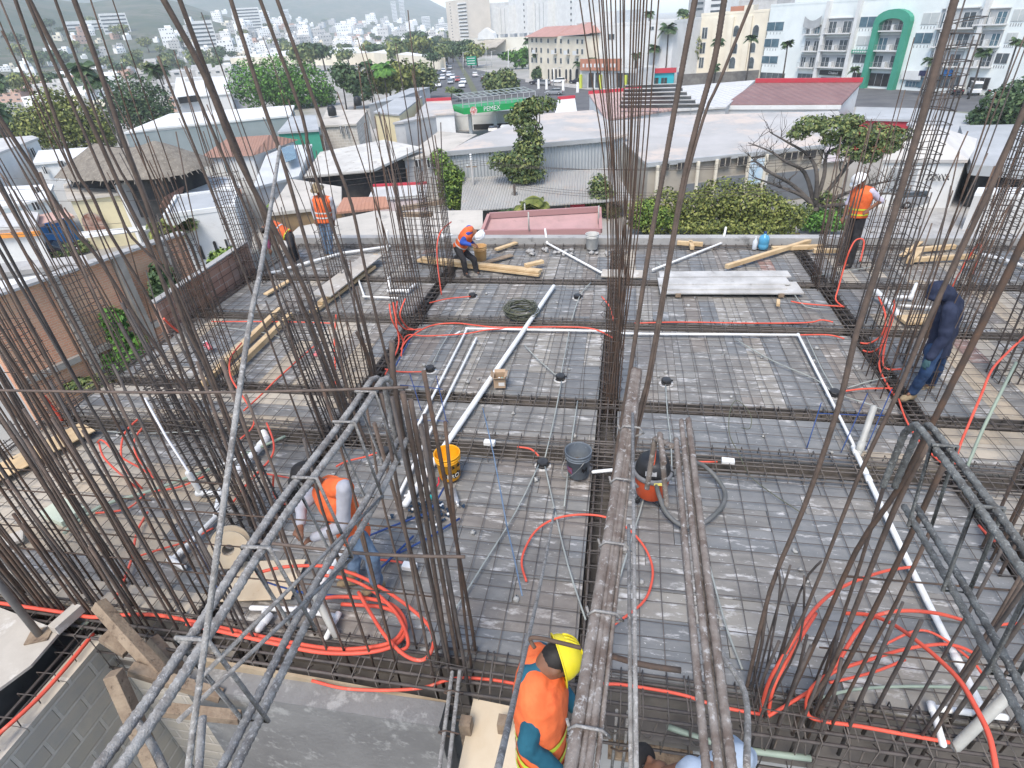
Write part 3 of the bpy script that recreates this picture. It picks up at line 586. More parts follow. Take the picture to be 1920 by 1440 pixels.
timber('second wedged timber deeper in the stair opening', Py(300, 1330, 2.1), Py(450, 1345, 2.2), .09, .09, M_OLDWOOD)
timber('plank in the dark gap under the near edge, bottom centre', G(1140, 1400, -.9), G(1300, 1425, -.9), .2, .04, M_OLDWOOD)
timber('timber joist under the near edge, right of the forked bar', G(1130, 1355, -.75), G(1900, 1480, -.8), .12, .1, M_OLDWOOD)
o = MB().prism([G(888, 1312, -.06), G(985, 1332, -.06), G(1030, 1560, -.06), G(835, 1560, -.06)], (0, 0, .02)).build('plywood_sheet', M_PLY); tag(o, 'clean new plywood sheet beside the yellow-helmeted man', 'plywood sheet')
for k, (x, y) in enumerate(((-1.05, 2.3), (-.75, 2.35), (-1.1, 1.2), (-.4, 1.2))):
    o = MB().box((x, y, -1.55), (.09, .09, 3.3)).build('timber_post', M_OLDWOOD); tag(o, 'timber prop holding up the new plywood sheet', 'timber post', 'props under the plywood sheet')
# near-left raised pale bars bundle standing by column
tb = thing('rebar_bundle', 'pair of grey bars hanging from the column beside the new plywood', 'rebar', G(835, 1440, .2))
for (a, b) in (((-1.22, 2.6, .25), (-1.12, 1.75, .18)), ((-1.16, 2.62, .25), (-1.05, 1.75, .18))): rib_bar([a, b], .016, .02).build('bar', M_CAKE, tb)
for f in (.2, .55, .85): y = 2.6-.85*f; MB().tube([(-1.26+.1*f, y, .26-.07*f), (-1.2+.1*f, y, .29-.07*f), (-1.1+.1*f, y, .27-.07*f), (-1.16+.1*f, y, .2-.07*f), (-1.27+.1*f, y, .24-.07*f)], .006, 5).build('stirrup', M_RUST, tb)
hb = thing('rebar_beam', 'pair of hanging grey bars with a tie in the gap below the near edge', 'rebar', G(1185, 1300, 0))
for x in (.14, .23): MB().tube([(x, 2.62, -.02), (x, 2.6, -.5), (x-.01, 2.58, -1.1)], .013, 8).build('bar', M_CAKE, hb)
MB().tube([(.11, 2.58, -.55), (.18, 2.55, -.53), (.26, 2.58, -.56)], .008, 6).build('tie_wire', M_RUST, hb)
for k in range(16):
    x = -.9+k*.31+R_(-.05, .05)
    o = MB().tube(smooth_path([(x, 2.95, .05), (x+.02, 2.66, .02), (x+.05, 2.56, -.2), (x+.14, 2.6, -.33), (x+.2, 2.7, -.2)], 4), .008, 6).build('hooked_bar', M_MESH); tag(o, 'bent hook bar curling over the near edge of the slab', 'rebar', 'hooked bars over the near edge')
# ================================================================== ORANGE CONDUITS
def path(name, label, pts, r, m, cat, n=8, k=5, grp=None, parent=None):
    P = [G(*(tuple(p)+((.07,) if len(p) == 2 else ()))) for p in pts]
    o = MB().tube(smooth_path(P, k), r, n).build(name, m, parent)
    if parent is None: tag(o, label, cat, grp)
    return o
def orange(label, pts, r=.0135, z=None, m=None):
    if z is not None: pts = [(p[0], p[1], z) for p in pts]
    return path('orange_conduit', label, pts, r, m or M_ORANGE, 'conduit')
def arc(pts, zs): return [(u, v, z) for (u, v), z in zip(pts, zs)]
orange('thick orange conduit run along the near edge, ending in a loop behind the wall bars', [(-20, 1128), (110, 1147), (173, 1157), (233, 1153), (290, 1153), (350, 1163), (433, 1181), (517, 1199), (600, 1214), (660, 1217), (723, 1208), (750, 1190), (757, 1162), (740, 1147), (707, 1137), (640, 1133)], .019, .1)
orange('second thick orange conduit beside it along the near edge, looping wider', [(350, 1170), (433, 1188), (517, 1207), (600, 1223), (680, 1224), (735, 1212), (760, 1185), (752, 1150), (720, 1128), (650, 1119), (600, 1122)], .019, .14)
orange('orange conduit hoop curling round the corner column from above', [(480, 1075), (533, 1063), (600, 1061), (640, 1069), (680, 1083), (723, 1107), (773, 1143), (805, 1175), (813, 1205), (803, 1230), (785, 1238), (757, 1227), (723, 1193), (695, 1150), (672, 1110)], .017, .22)
orange('inner orange hoop crossing the blue jeans of the man in the black cap', [(600, 1078), (650, 1085), (695, 1105), (735, 1140), (757, 1175), (765, 1210), (745, 1222)], .017, .2)
orange('orange conduit sagging on the concrete wall top', [(585, 1276), (640, 1290), (700, 1294), (757, 1293), (800, 1288), (835, 1276), (870, 1271), (925, 1275), (970, 1283)], .014, .0)
orange('orange conduit along the near edge right of the yellow helmet', [(1130, 1283), (1160, 1283), (1210, 1290), (1280, 1303), (1350, 1325), (1430, 1340)], .014, .05)
orange('big orange ring lying open on the slab in front of the vacuum', [(987, 1090), (978, 1055), (987, 1023), (1007, 993), (1040, 973), (1085, 965), (1133, 969), (1173, 988), (1206, 1022), (1223, 1062), (1220, 1100), (1202, 1133), (1150, 1172)], .0125, .08)
orange('tall orange arch rising from the lower right column to the white pipe', arc([(1710, 1063), (1663, 1070), (1610, 1087), (1563, 1110), (1527, 1143), (1497, 1187), (1467, 1233), (1440, 1283), (1425, 1340)], [.1, .3, .5, .65, .75, .75, .65, .4, .0]), .014)
orange('twin of the tall orange arch, lying a little lower', arc([(1530, 1150), (1505, 1190), (1478, 1235), (1450, 1290), (1440, 1345)], [.55, .6, .5, .3, 0]), .014)
orange('orange conduit humping up beside the wall bars, then along the near edge', arc([(1807, 1163), (1757, 1150), (1697, 1145), (1647, 1153), (1613, 1177), (1590, 1210), (1563, 1253), (1520, 1293), (1513, 1333), (1533, 1350), (1613, 1362), (1713, 1380), (1780, 1392)], [.2, .4, .55, .6, .6, .55, .45, .3, .12, .06, .06, .06, .06]), .0155)
orange('long orange hoop sweeping down out of the picture at the lower right', arc([(1583, 1150), (1630, 1153), (1673, 1170), (1713, 1197), (1757, 1233), (1800, 1277), (1833, 1333), (1857, 1387), (1872, 1470)], [.5, .62, .75, .9, 1.0, 1.1, 1.15, 1.15, 1.1]), .0155)
orange('orange conduit curving low between the wall bars to the white pipe', arc([(1830, 1227), (1800, 1213), (1763, 1208), (1697, 1217), (1630, 1237), (1563, 1260), (1527, 1290), (1440, 1343)], [.15, .2, .25, .3, .3, .25, .15, .05]), .014)
orange('thin orange conduit fork at the right of the wall bars', arc([(1842, 1264), (1820, 1237), (1765, 1195), (1720, 1182), (1660, 1208)], [.1, .12, .14, .14, .1]), .011)
orange('low orange conduit lying between the wall bars', arc([(1697, 1237), (1647, 1257), (1600, 1270), (1555, 1280)], [.06, .08, .08, .06]), .012)
orange('orange conduit running along the fourth beam past the wire coil', [(752, 655), (767, 634), (807, 611), (853, 606), (893, 610), (940, 614), (1057, 613), (1113, 617), (1150, 634)], .014, .09)
orange('second orange conduit just in front, dipping from the left column', [(752, 668), (762, 630), (800, 630), (870, 626), (910, 619), (950, 616)], .0125, .08)
orange('orange conduit along the fourth beam right of the centre bundle', [(1190, 606), (1280, 604), (1410, 606), (1512, 605), (1540, 600), (1562, 604)], .013, .09)
orange('orange conduit stub right of the white pipe corner', [(1500, 628), (1553, 628), (1583, 635)], .012, .08)
orange('tall orange conduit standing up the column left of the white-helmeted man', arc([(846, 416), (828, 432), (820, 455), (820, 490), (824, 525), (828, 553)], [1.15, 1.2, 1.05, .7, .35, .05]), .014)
for i, (pp_, zz) in enumerate((([(737, 567), (743, 597), (760, 617), (790, 617)], (.7, .5, .15, .08)), ([(760, 560), (750, 590), (763, 613), (775, 617)], (.7, .5, .15, .08)), ([(730, 570), (735, 600), (752, 630), (756, 640)], (.8, .6, .2, .08)), ([(745, 565), (742, 598), (748, 640), (738, 672), (722, 702)], (.6, .5, .15, .08, .08)))):
    orange(['orange conduit curving off the dark column onto the beam, upper', 'orange conduit hugging the dark column, middle one', 'orange conduit dropping into the beam beside the dark column', 'orange conduit sweeping down past the dark column towards us'][i], arc(pp_, zz), .013)
orange('short orange conduit going to the far black junction box', [(805, 568), (840, 560), (882, 556)], .0125, .08)
orange('orange conduit leading to the junction box by the thin white pipes', [(722, 692), (750, 697), (793, 697)], .0125, .08)
orange('orange arc at the foot of the bundle, near the far junction box', [(1128, 556), (1143, 575), (1150, 600)], .0125, .1)
for i, (pts, zz) in enumerate((([(183, 830), (193, 826), (227, 857), (267, 880), (303, 907)], (.3, .45, .3, .15, .08)), ([(186, 832), (195, 858), (227, 890), (263, 920)], (.3, .45, .35, .06)), ([(261, 784), (234, 812), (227, 852), (240, 886), (267, 917)], (.6, .6, .5, .3, .06)), ([(267, 802), (252, 826), (257, 857), (277, 880), (304, 905)], (.5, .5, .4, .25, .06)), ([(267, 923), (333, 914), (383, 893)], (.06, .06, .06)), ([(277, 920), (240, 953), (180, 962)], (.06, .06, .06)))):
    orange(['red-orange bow on the left bay, upper strand', 'red-orange bow on the left bay, lower strand', 'tall orange conduit arching over the left bay', 'thinner orange arch beside it on the left bay', 'orange conduit trailing right from the left bay arches', 'orange conduit trailing to the left under the green pipe'][i], arc(pts, zz), .0125)
orange('thick short orange stub on the left rim', arc([(83, 743), (100, 765), (118, 790)], [.5, .25, .0]), .02)
orange('orange conduit winding down the thick tied column', arc([(453, 643), (432, 672), (433, 707), (453, 740), (474, 775), (474, 800), (450, 824)], [.5, .5, .4, .25, .12, .07, .07]), .0135)
orange('orange loop round the end of the big white pipe', arc([(500, 793), (513, 830), (507, 860), (467, 903), (433, 947)], [.2, .2, .15, .07, .07]), .0135)
orange('thin orange conduit by the black cap, horizontal', [(490, 887), (520, 892), (548, 897)], .011)
orange('orange conduit upright by the black cap', arc([(513, 890), (513, 923), (527, 943), (540, 945)], [.45, .2, .08, .07]), .012)
orange('red conduit across the far left bay', [(397, 603), (500, 603), (560, 604), (620, 606)], .0125)
orange('red conduit running diagonally between the tied columns', [(457, 770), (490, 740), (520, 710), (573, 663), (600, 640)], .0125)
orange('upright thin orange conduit right of the red cup', arc([(630, 590), (627, 640), (629, 697), (630, 740), (640, 770)], [.9, .6, .3, .1, .07]), .0125)
orange('orange conduit stub at the brick parapet foot', arc([(307, 597), (320, 610), (335, 622)], [.45, .25, .05]), .02)
orange('thick orange conduit descending along the block wall top', [(-30, 1400, 0.02), (33, 1345, .03), (83, 1297, .03), (133, 1240, .03), (175, 1188, .03)], .019)
orange('faded orange conduit rising at the far left wall bars', arc([(277, 960), (257, 997), (247, 1047), (230, 1093), (217, 1122)], [.07, .07, .07, .07, .07]), .0135, m=M_ORANGE_DUSTY)
orange('thin orange conduit lying past the blue pipe end', [(247, 1047), (300, 1030), (350, 1015), (400, 990)], .0105)
orange('orange conduit behind the jeans, leading to the white box', [(690, 1050), (720, 1050), (755, 1055)], .012)
orange('orange conduit under the raised beam cage by the raised arm', [(630, 875), (650, 865), (690, 855), (715, 845)], .012)
for i, (pts, zz) in enumerate((([(1647, 556), (1660, 590), (1655, 625), (1632, 643), (1613, 643)], (.6, .55, .3, .1, .06)), ([(1677, 563), (1673, 600), (1653, 647), (1633, 660), (1618, 657)], (.7, .6, .3, .1, .06)), ([(1663, 613), (1650, 663), (1650, 693), (1667, 727), (1680, 745)], (.4, .15, .07, .07, .07)), ([(1672, 590), (1657, 660), (1660, 690), (1690, 692)], (.6, .2, .1, .07)))):
    orange(['orange conduit bending out of the white corner pipes, first strand', 'orange conduit bending out of the white corner pipes, second strand', 'orange conduit falling along the right beam towards the man in navy', 'orange conduit by the white corner pipes, short strand'][i], arc(pts, zz), .0145)
orange('orange conduit arching beside the white vest man and falling to the slab', arc([(1613, 490), (1620, 452), (1605, 450), (1593, 470), (1583, 500), (1572, 540), (1567, 562), (1582, 576)], [.8, 1.05, 1.05, .9, .6, .25, .1, .06]), .014)
orange('orange conduit lying across to the right beam', [(1483, 565), (1513, 570), (1583, 575)], .0135)
orange('bright orange hook of conduit high at the far right', arc([(1785, 540), (1800, 510), (1818, 480), (1835, 458), (1840, 470), (1832, 495), (1825, 515)], [.2, .5, .8, 1.05, 1.0, .8, .6]), .016)
orange('long orange conduit rising along the right edge of the picture', arc([(1790, 870), (1800, 835), (1820, 787), (1840, 740), (1860, 693), (1890, 660), (1925, 627)], [.1, .3, .55, .7, .75, .7, .6]), .0145)
orange('orange conduit between the right column and the man in navy', [(1585, 733), (1620, 729), (1673, 728)], .0125)
orange('orange conduit along the right beam side', [(1685, 748), (1700, 790), (1730, 835), (1780, 880)], .012)
orange('zigzag of orange conduit beyond the raised right beam', [(1835, 985), (1865, 1015), (1870, 1000), (1900, 1040), (1925, 1075)], .0125)
orange('orange conduit end in the bay at the right edge', [(1850, 1175), (1890, 1170), (1925, 1168)], .0125)
orange('small orange stub in the flat beam behind the grey bucket', [(970, 838), (995, 842), (1010, 855)], .0125)
orange('red conduit in the flat beam right of the vacuum', [(1300, 866), (1345, 866)], .0115)
# ================================================================== WHITE AND GREEN PIPES
def pipe(label, pts, r, m=M_PVC, name='white_pipe', cat='pipe', k=1, joints=(), stub=None):
    P = [G(*(tuple(p)+((r+.05,) if len(p) == 2 else ()))) for p in pts]
    if k > 1: P = smooth_path(P, k)
    t = thing(name, label, cat, P[0])
    mb = MB()
    for a, b in zip(P[:-1], P[1:]): mb.cap_seg(a, r, b, r, 14, 3)
    mb.build('tube', m, t)
    for j in joints:
        i = min(int(j), len(P)-2); f = j-i; a = P[i].lerp(P[i+1], f); d = (P[i+1]-P[i]).normalized()
        MB().tube([a-d*r*1.6, a-d*r*1.5, a+d*r*1.5, a+d*r*1.6], [r*1.02, r*1.2, r*1.2, r*1.02], 14).build('coupling', m, t)
    return t
pipe('long straight white pipe running diagonally away past the cardboard box', [(760, 945), (1038, 537)], .042, joints=(.03,))
pipe('thin white pipe along the fourth beam, bending towards us at its left end', [(784, 797), (876, 616), (1145, 621)], .02, joints=(1,))
pipe('thin white pipe with a loose fitting, crossing its neighbour', [(742, 940), (893, 634)], .02, joints=(.96,))
pipe('third thin white pipe, short end beyond the corner', [(852, 628), (862, 622)], .018)
pipe('thin white pipe on the right bay that turns and thickens towards us', [(1166, 625), (1200, 626), (1497, 628), (1556, 745), (1606, 845)], .02, joints=(1, 2))
wp = pipe('thick white pipe running towards us down the right bay', [(1600, 838), (1627, 895), (1701, 1050), (1740, 1130), (1838, 1322)], .03, joints=(.15, .8, 1.02, 3.6))
pipe('white pipe stub standing up from the tee with a blue ring', [(1609, 850, .08), (1638, 765, .5)], .038, M_PVCOLD, joints=(.15,))
pipe('white pipe with an upturned end, far edge left', [(1022, 430, .35), (1026, 456), (1127, 511)], .026, joints=(1,))
pipe('white pipe with an upturned end, far edge right', [(1361, 427, .35), (1355, 455), (1224, 506)], .026, joints=(1,))
pipe('short white pipe end by the centre beam, left of the vacuum', [(1112, 885), (1162, 880)], .022)
pipe('fat white drain pipe by the tied column, with an elbow', [(494, 812, .16), (500, 824), (440, 890)], .052, joints=(1.1, 1.9))
pipe('white elbow pipe with a standing grey stub', [(353, 887, .42), (377, 924), (413, 924), (405, 965)], .036, joints=(1, 2))
pipe('frosted thin pipe leaning up on the left bay', [(272, 748, .75), (312, 820, .38), (353, 884, .05)], .015, mat('frosted_plastic', (.7, .7, .72), (.62, .62, .65), 3, .35))
pipe('white pipe with a hooked end among the left wall bars', [(412, 962), (343, 1031), (322, 1050), (345, 1064)], .03, joints=(1, 2))
pipe('thin white pipe joining under the green pipe', [(440, 848), (470, 850), (388, 882)], .016)
pipe('thin white pipe frame by the timber bundle, left', [(668, 513), (683, 556), (745, 559)], .022, joints=(1,))
pipe('white corner pipes in the second bay from the left, fat end', [(729, 520, .3), (731, 545), (765, 545), (779, 533)], .034, joints=(1, 2))
pipe('long thin white pipe at the far left of the slab', [(508, 512), (640, 475), (730, 462)], .035, joints=(.5,))
pipe('upright white pipe end at the far edge, by the bundle of timber', [(727, 470, .05), (726, 433, .55)], .03)
pipe('fat white elbow pipe in the right bay by the orange strands', [(1643, 546, .2), (1662, 566), (1685, 590)], .05, joints=(1,))
pipe('white corner pipe beyond the man in navy', [(1682, 557), (1708, 557), (1718, 533, .3)], .032, joints=(1,))
pipe('thin white pipe across the right bay', [(1690, 573), (1748, 577)], .026)
pipe('white pipe across the far right corner', [(1845, 478), (1880, 487), (1925, 500)], .04, joints=(1,))
pipe('white pipe bend with a branch, lower right corner', [(1885, 1345), (1748, 1327), (1768, 1395)], .026, joints=(1,))
pipe('fat grey pipe stub standing at the lower right', [(1792, 1400, .03), (1886, 1308, .5)], .038, M_PVCOLD)
pipe('white pipe corner under the orange loops, lower left', [(472, 1140), (560, 1143), (632, 1156), (612, 1195)], .026, joints=(1, 2))
pipe('white pipe bend at the concrete wall, lower left', [(497, 1147), (500, 1160), (485, 1180)], .034, joints=(1,))
pipe('grey pipe stub leaning behind the raised beam cage', [(592, 1118, .4), (630, 1190, .05)], .036, M_PVCOLD)
pipe('white pipe seen through the raised beam cage', [(638, 1040), (600, 1100)], .03)
def gp(label, pts, r=.014, m=None, nm='green_pipe', z=None): return path(nm, label, pts if z is None else [(p[0], p[1], z) for p in pts], r, m or M_GREENPIPE, 'conduit', k=3)
gp('pale green pipe crossing the left bay under the arches', [(120, 1000), (187, 950), (290, 918), (393, 880)], .022)
gp('pale green pipe end beside the fat white drain pipe', [(445, 857), (490, 838), (535, 818)], .02, z=.12)
gp('pale green pipe poking out of the block wall corner', [(150, 1178), (165, 1167), (190, 1158)], .026, z=-.02)
gp('pale green pipe in the gap below the near edge', [(1250, 1362), (1367, 1400), (1520, 1422)], .026, z=-.2)
gp('pale green pipe upright on the right beside the orange conduit', [(1812, 880, .06), (1845, 800, .4), (1905, 680, .75)], .018)
gp('thin green pipe at the lower right along the slab', [(1535, 1310), (1600, 1293), (1700, 1287), (1850, 1290)], .013)
CONS = [[(1010, 872), (967, 960), (905, 1060), (843, 1160)], [(1022, 875), (1042, 965), (1065, 1060), (1098, 1162)], [(1053, 715), (1038, 790), (1022, 858)], [(1083, 752), (1070, 840), (1058, 950)], [(1068, 617), (1060, 660), (1052, 700)], [(983, 647), (1010, 675), (1042, 703)], [(1108, 530), (1088, 553), (1072, 600)], [(853, 610), (830, 645), (812, 680)], [(1380, 637), (1450, 677), (1527, 710), (1560, 735)], [(1510, 627), (1540, 690), (1563, 730)], [(1590, 727), (1630, 715), (1672, 706)], [(1580, 743), (1620, 755), (1660, 770)], [(1248, 722), (1252, 780), (1258, 830), (1260, 900)], [(1310, 1000), (1330, 1060), (1360, 1170), (1392, 1255)], [(1215, 900), (1200, 960), (1160, 1090), (1152, 1140)], [(130, 800), (240, 812), (340, 810), (450, 800)], [(405, 612), (500, 625), (545, 640)], [(1520, 520), (1560, 512), (1640, 500)], [(1485, 545), (1510, 575), (1560, 580)], [(1290, 520), (1250, 505), (1230, 490)]]
CL_ = ['running to the lower left from the central black box', 'running straight towards us from the central black box', 'between the two middle black boxes', 'beside the grey bucket', 'from the fourth beam to the middle black box', 'slanting from the long white pipe to the middle black box', 'at the far black box', 'left of the thin white pipes', 'slanting across the right bay', 'beside the thin white pipe of the right bay', 'leading right from the right-hand black box', 'slanting from the right-hand black box to the beam', 'below the black box of the right bay', 'beside the raised grooved bars', 'inside the big orange ring', 'across the left bay', 'by the timber beams on the left', 'by the dark far-right column', 'under the white board stack', 'at the far edge, behind the white boards']
for p, l in zip(CONS, CL_): path('grey_conduit', 'thin dusty grey conduit '+l, p, .0095, M_CONDUIT, 'conduit', k=3, grp='thin grey conduits on the slab')
# ------------------------------------------------------------------ blue pipes
for p, l, z in (([(742, 1040), (800, 1010), (862, 972)], 'lying right of the man in the black cap', .07), ([(690, 1005), (740, 985), (800, 962)], 'lying behind the man in the black cap', .08), ([(905, 765), (925, 850), (950, 985)], 'faded and slanting in front of the grey bucket', .3), ([(950, 985), (965, 1050), (979, 1117)], 'faded lower length ending near the orange ring', .2), ([(775, 625), (745, 680), (735, 700)], 'in the bay right of the dark column', .07), ([(798, 968), (815, 945), (832, 915)], 'short end at the fittings heap', .2), ([(700, 1078), (740, 1040), (775, 1005)], 'slanting towards the fittings heap', .09), ([(350, 995), (380, 1050), (415, 1110)], 'dark and upright among the left wall bars', .5), ([(500, 1092), (560, 1110), (640, 1118)], 'under the orange hoops', .06)):
    path('blue_pipe', 'thin blue pipe '+l, [(a, b, z) for a, b in p], .008 if 'faded' in l else .0125, mat('faded_blue', (.1, .16, .25), (.16, .22, .3), 6, .6) if 'faded' in l else M_BLUEPIPE, 'pipe', k=2, grp='thin blue pipes')
def frame_blue(label, bars):
    t = thing('blue_bar_frame', label, 'pipe frame', G(*bars[0][0]))
    for b in bars: MB().tube([G(*p) for p in b], .007, 6).build('bar', M_BLUEPIPE, t)
frame_blue('dark blue bar frame standing by the white pipe stub on the right', [[(1512, 842, .03), (1540, 755, .45)], [(1577, 848, .03), (1627, 737, .5)], [(1623, 843, .03), (1672, 730, .5)], [(1535, 775, .36), (1600, 778, .36), (1665, 779, .36)]])
frame_blue('dark blue bar frame standing by the thin white pipes', [[(838, 795, .03), (818, 705, .4)], [(790, 770, .03), (768, 700, .4)], [(750, 722, .35), (800, 726, .35), (830, 730, .35)], [(765, 786, .05), (840, 790, .05)]])
# ================================================================== LOOSE OBJECTS ON THE SLAB
def octbox(u, v, label):
    c = G(u, v, 0); t = thing('junction_box', label, 'junction box', c, 'black junction boxes')
    a0 = pi/8
    MB().lathe(c, [(.075, .0), (.078, .075), (.07, .085)], 8, False).build('body', M_BLACK, t)
    MB().lathe(c, [(.105, .0), (.11, .006), (.1, .01)], 14).build('plaster_ring', mat('plaster_dust', (.6, .59, .57), (.5, .49, .47), 9, .95), t)
    MB().lathe(c+V((0, 0, .085)), [(.07, 0), (.068, .006), (.02, .008)], 8, False).build('lid', mat('box_lid', (.03, .03, .031), (.05, .05, .05), 8, .5), t)
    for a in (0.3, 2.2, 4.0): d = V((cos(a), sin(a), 0)); MB().tube([c+d*.07+V((0, 0, .05)), c+d*.1+V((0, 0, .05))], .014, 8).build('spigot', M_BLACK, t)
for u, v, l in ((1018, 874, 'with two grey conduits, nearest to the grey bucket'), (1051, 712, 'left of the centre beam, beyond the flat beam'), (1083, 560, 'at the far side, right of the wire coil'), (807, 696, 'by the thin white pipes'), (1249, 720, 'in the bay right of the centre bundle'), (1563, 742, 'next to the thin white pipe of the right bay'), (886, 558, 'by the dark far-left column'), (233, 812, 'on the left bay behind the arches'), (722, 852, 'under the raised beam cage')):
    octbox(u, v, 'black octagonal junction box '+l)
# buckets
def bucket(label, u, v, m, mi, h=.37, rt=.155, rb_=.128, handle=None, labelmat=None, z=.05, grp=None):
    c = G(u, v, z); t = thing('bucket', label, 'bucket', c, grp)
    prof = [(rb_*.96, 0), (rb_, .012), (rb_+(rt-rb_)*.74, h*.74), (rt*1.03, h*.76), (rt*1.03, h*.785), (rt*.985, h*.79), (rt*.99, h*.84), (rt*1.04, h*.845), (rt*1.04, h*.865), (rt, h*.87), (rt*1.0, h*.955), (rt*1.06, h*.965), (rt*1.06, h*.995), (rt*.98, h), (rt*.96, h*.97), (rb_*.95, .02), (.01, .018)]
    MB().lathe(c, prof, 32).build('body', m, t)
    if handle is not None:
        a = handle; p = [c+V((cos(a+q)*rt*1.05, sin(a+q)*rt*1.05, h*.8-abs(sin(q*.5+0))*.0)) for q in (0, )]
        pts = []
        for k in range(13):
            q = pi*k/12; pts.append(c+V((cos(a)*cos(q)*rt*1.07-sin(a)*sin(q)*(rt+.05), sin(a)*cos(q)*rt*1.07+cos(a)*sin(q)*(rt+.05), h*.82-sin(q)*h*.72)))
        MB().tube(pts, .004, 6).build('handle', mat('wire_steel', (.35, .35, .33), (.25, .25, .24), 9, .4, metal=.6), t)
    return t, c
M_YEL = mat('yellow_plastic', (.78, .36, .012), (.7, .3, .01), 3, .45)
t, c = bucket('bright yellow bucket with black printing, empty', 844, 892, M_YEL, None, handle=radians(-20))
def patch(mb, c, rfun, a0, a1, z0, z1, n=8):
    """label area wrapped on a bucket side"""
    A = [a0+(a1-a0)*i/n for i in range(n+1)]
    for i in range(n): mb.quad(*[c+V((rfun(z)*cos(a), rfun(z)*sin(a), z)) for a, z in ((A[i], z0(i/n)), (A[i+1], z0((i+1)/n)), (A[i+1], z1((i+1)/n)), (A[i], z1(i/n)))])
rf = lambda z: .1295+.0275*z/.274+.0006
mb = MB(); rnd = random.Random(5)
patch(mb, c, rf, radians(-95), radians(-5), lambda f: .06+.012*sin(f*19), lambda f: .125+.03*sin(f*23)*sin(f*7)+.01, 40)
patch(mb, c, lambda z: rf(z)+.0003, radians(-55), radians(0), lambda f: .2+.02*abs(sin(f*9)), lambda f: .235+.03*sin(f*11+1), 30)
mb.build('printed_label', M_BLACK, t)
def text3d(s, size, origin, xd, yd, m, parent, name='lettering', wrap=None, ext=.0008, shear=0):
    """letters as a thin mesh: laid out flat, then carried onto the surface"""
    cu = bpy.data.curves.new('letters', 'FONT'); cu.body = s; cu.size = size; cu.extrude = ext; cu.align_x = 'CENTER'; cu.align_y = 'CENTER'; cu.resolution_u = 3; cu.shear = shear
    o = bpy.data.objects.new('letters', cu); COL.objects.link(o)
    dg = bpy.context.evaluated_depsgraph_get(); me = bpy.data.meshes.new_from_object(o.evaluated_get(dg))
    bpy.data.objects.remove(o); mb = MB(); zd = V(xd).cross(V(yd)) if xd else None
    for vtx in me.vertices:
        p = vtx.co; mb.v.append(wrap(p) if wrap else V(origin)+V(xd)*p.x+V(yd)*p.y+zd*p.z)
    for pl in me.polygons: mb.face(tuple(pl.vertices))
    bpy.data.meshes.remove(me)
    return mb.build(name, m, parent)
M_CREAM = mat('cream_print', (.75, .7, .6), None)
text3d('PRO', .085, None, None, None, M_CREAM, t, wrap=lambda p: c+V(((rf(.1)+.003+p.z)*cos(radians(-52)+p.x/.138), (rf(.1)+.003+p.z)*sin(radians(-52)+p.x/.138), .093+p.y)))
M_GREYB = mat('grey_bucket_plastic', (.13, .15, .17), (.1, .115, .13), 5, .5, c3=(.3, .3, .3), p3=.68, s3=12)
t, c2 = bucket('grey bucket holding a blue can, with a worn label', 1084, 888, M_GREYB, None, handle=radians(120))
mb = MB(); patch(mb, c2, rf, radians(-150), radians(-115), lambda f: .09, lambda f: .19); mb.build('printed_label', mat('worn_label', (.3, .05, .06), (.1, .12, .25), 22, .6), t)
mb = MB(); patch(mb, c2, rf, radians(-70), radians(-40), lambda f: .13+.02*sin(f*12), lambda f: .18+.02*sin(f*9)); mb.build('printed_mark', M_BLACK, t)
for dx, dy, rr_, m, nm, lb in ((.03, -.03, .034, mat('can_blue', (.02, .17, .55), (.03, .25, .6), 9, .35), 'spray_can', 'blue can standing in the grey bucket'), (-.06, .0, .045, mat('tape_brown', (.14, .11, .08), (.08, .07, .06), 6, .6), 'tape_roll', 'brown roll lying in the grey bucket')):
    tt = thing(nm, lb, nm.replace('_', ' '), c2+V((dx, dy, .06)))
    MB().lathe(c2+V((dx, dy, .06)), [(rr_*.9, 0), (rr_, .01), (rr_, .19), (rr_*.8, .21), (rr_*.4, .22)], 16, ax=(.3, -.2, 1)).build('body', m, tt)
    MB().lathe(c2+V((dx, dy, .06))+V((.3, -.2, 1)).normalized()*.07, [(rr_*1.01, 0), (rr_*1.02, .01), (rr_*1.02, .05), (rr_*1.01, .06)], 16, ax=(.3, -.2, 1)).build('band', M_PVC, tt)
t, _ = bucket('dirty white bucket at the far edge by the parapet', 1110, 466, mat('dirty_white_plastic', (.55, .54, .5), (.42, .41, .38), 4, .6), None, handle=radians(30))
t, _ = bucket('tan bucket beside the bending man in the white helmet', 902, 489, mat('tan_plastic', (.6, .36, .15), (.52, .32, .15), 4, .6), None)
# vacuum cleaner
vc = G(1219, 932, .06); vt = thing('shop_vacuum', 'orange and black wet-dry vacuum cleaner on castors', 'vacuum cleaner', vc)
M_VAC = mat('vacuum_orange', (.62, .095, .03), (.5, .075, .025), 4, .5, c3=(.4, .3, .26), p3=.72)
MB().lathe(vc, [(.15, .07), (.165, .09), (.2, .36), (.205, .38)], 24).build('drum', M_VAC, vt)
MB().lathe(vc, [(.215, .37), (.222, .385), (.222, .42), (.205, .43)], 28).build('rim', mat('vacuum_grey', (.12, .12, .125), (.17, .17, .17), 6, .5), vt)
MB().lathe(vc, [(.195, .43), (.19, .47), (.165, .56), (.12, .6), (.02, .61)], 28).build('motor_head', M_BLACK, vt)
MB().tube(smooth_path([vc+V((-.015, -.12, .56)), vc+V((-.01, -.08, .66)), vc+V((0, .04, .67)), vc+V((0, .1, .6))], 4), .022, 8).build('carry_handle', M_VAC, vt)
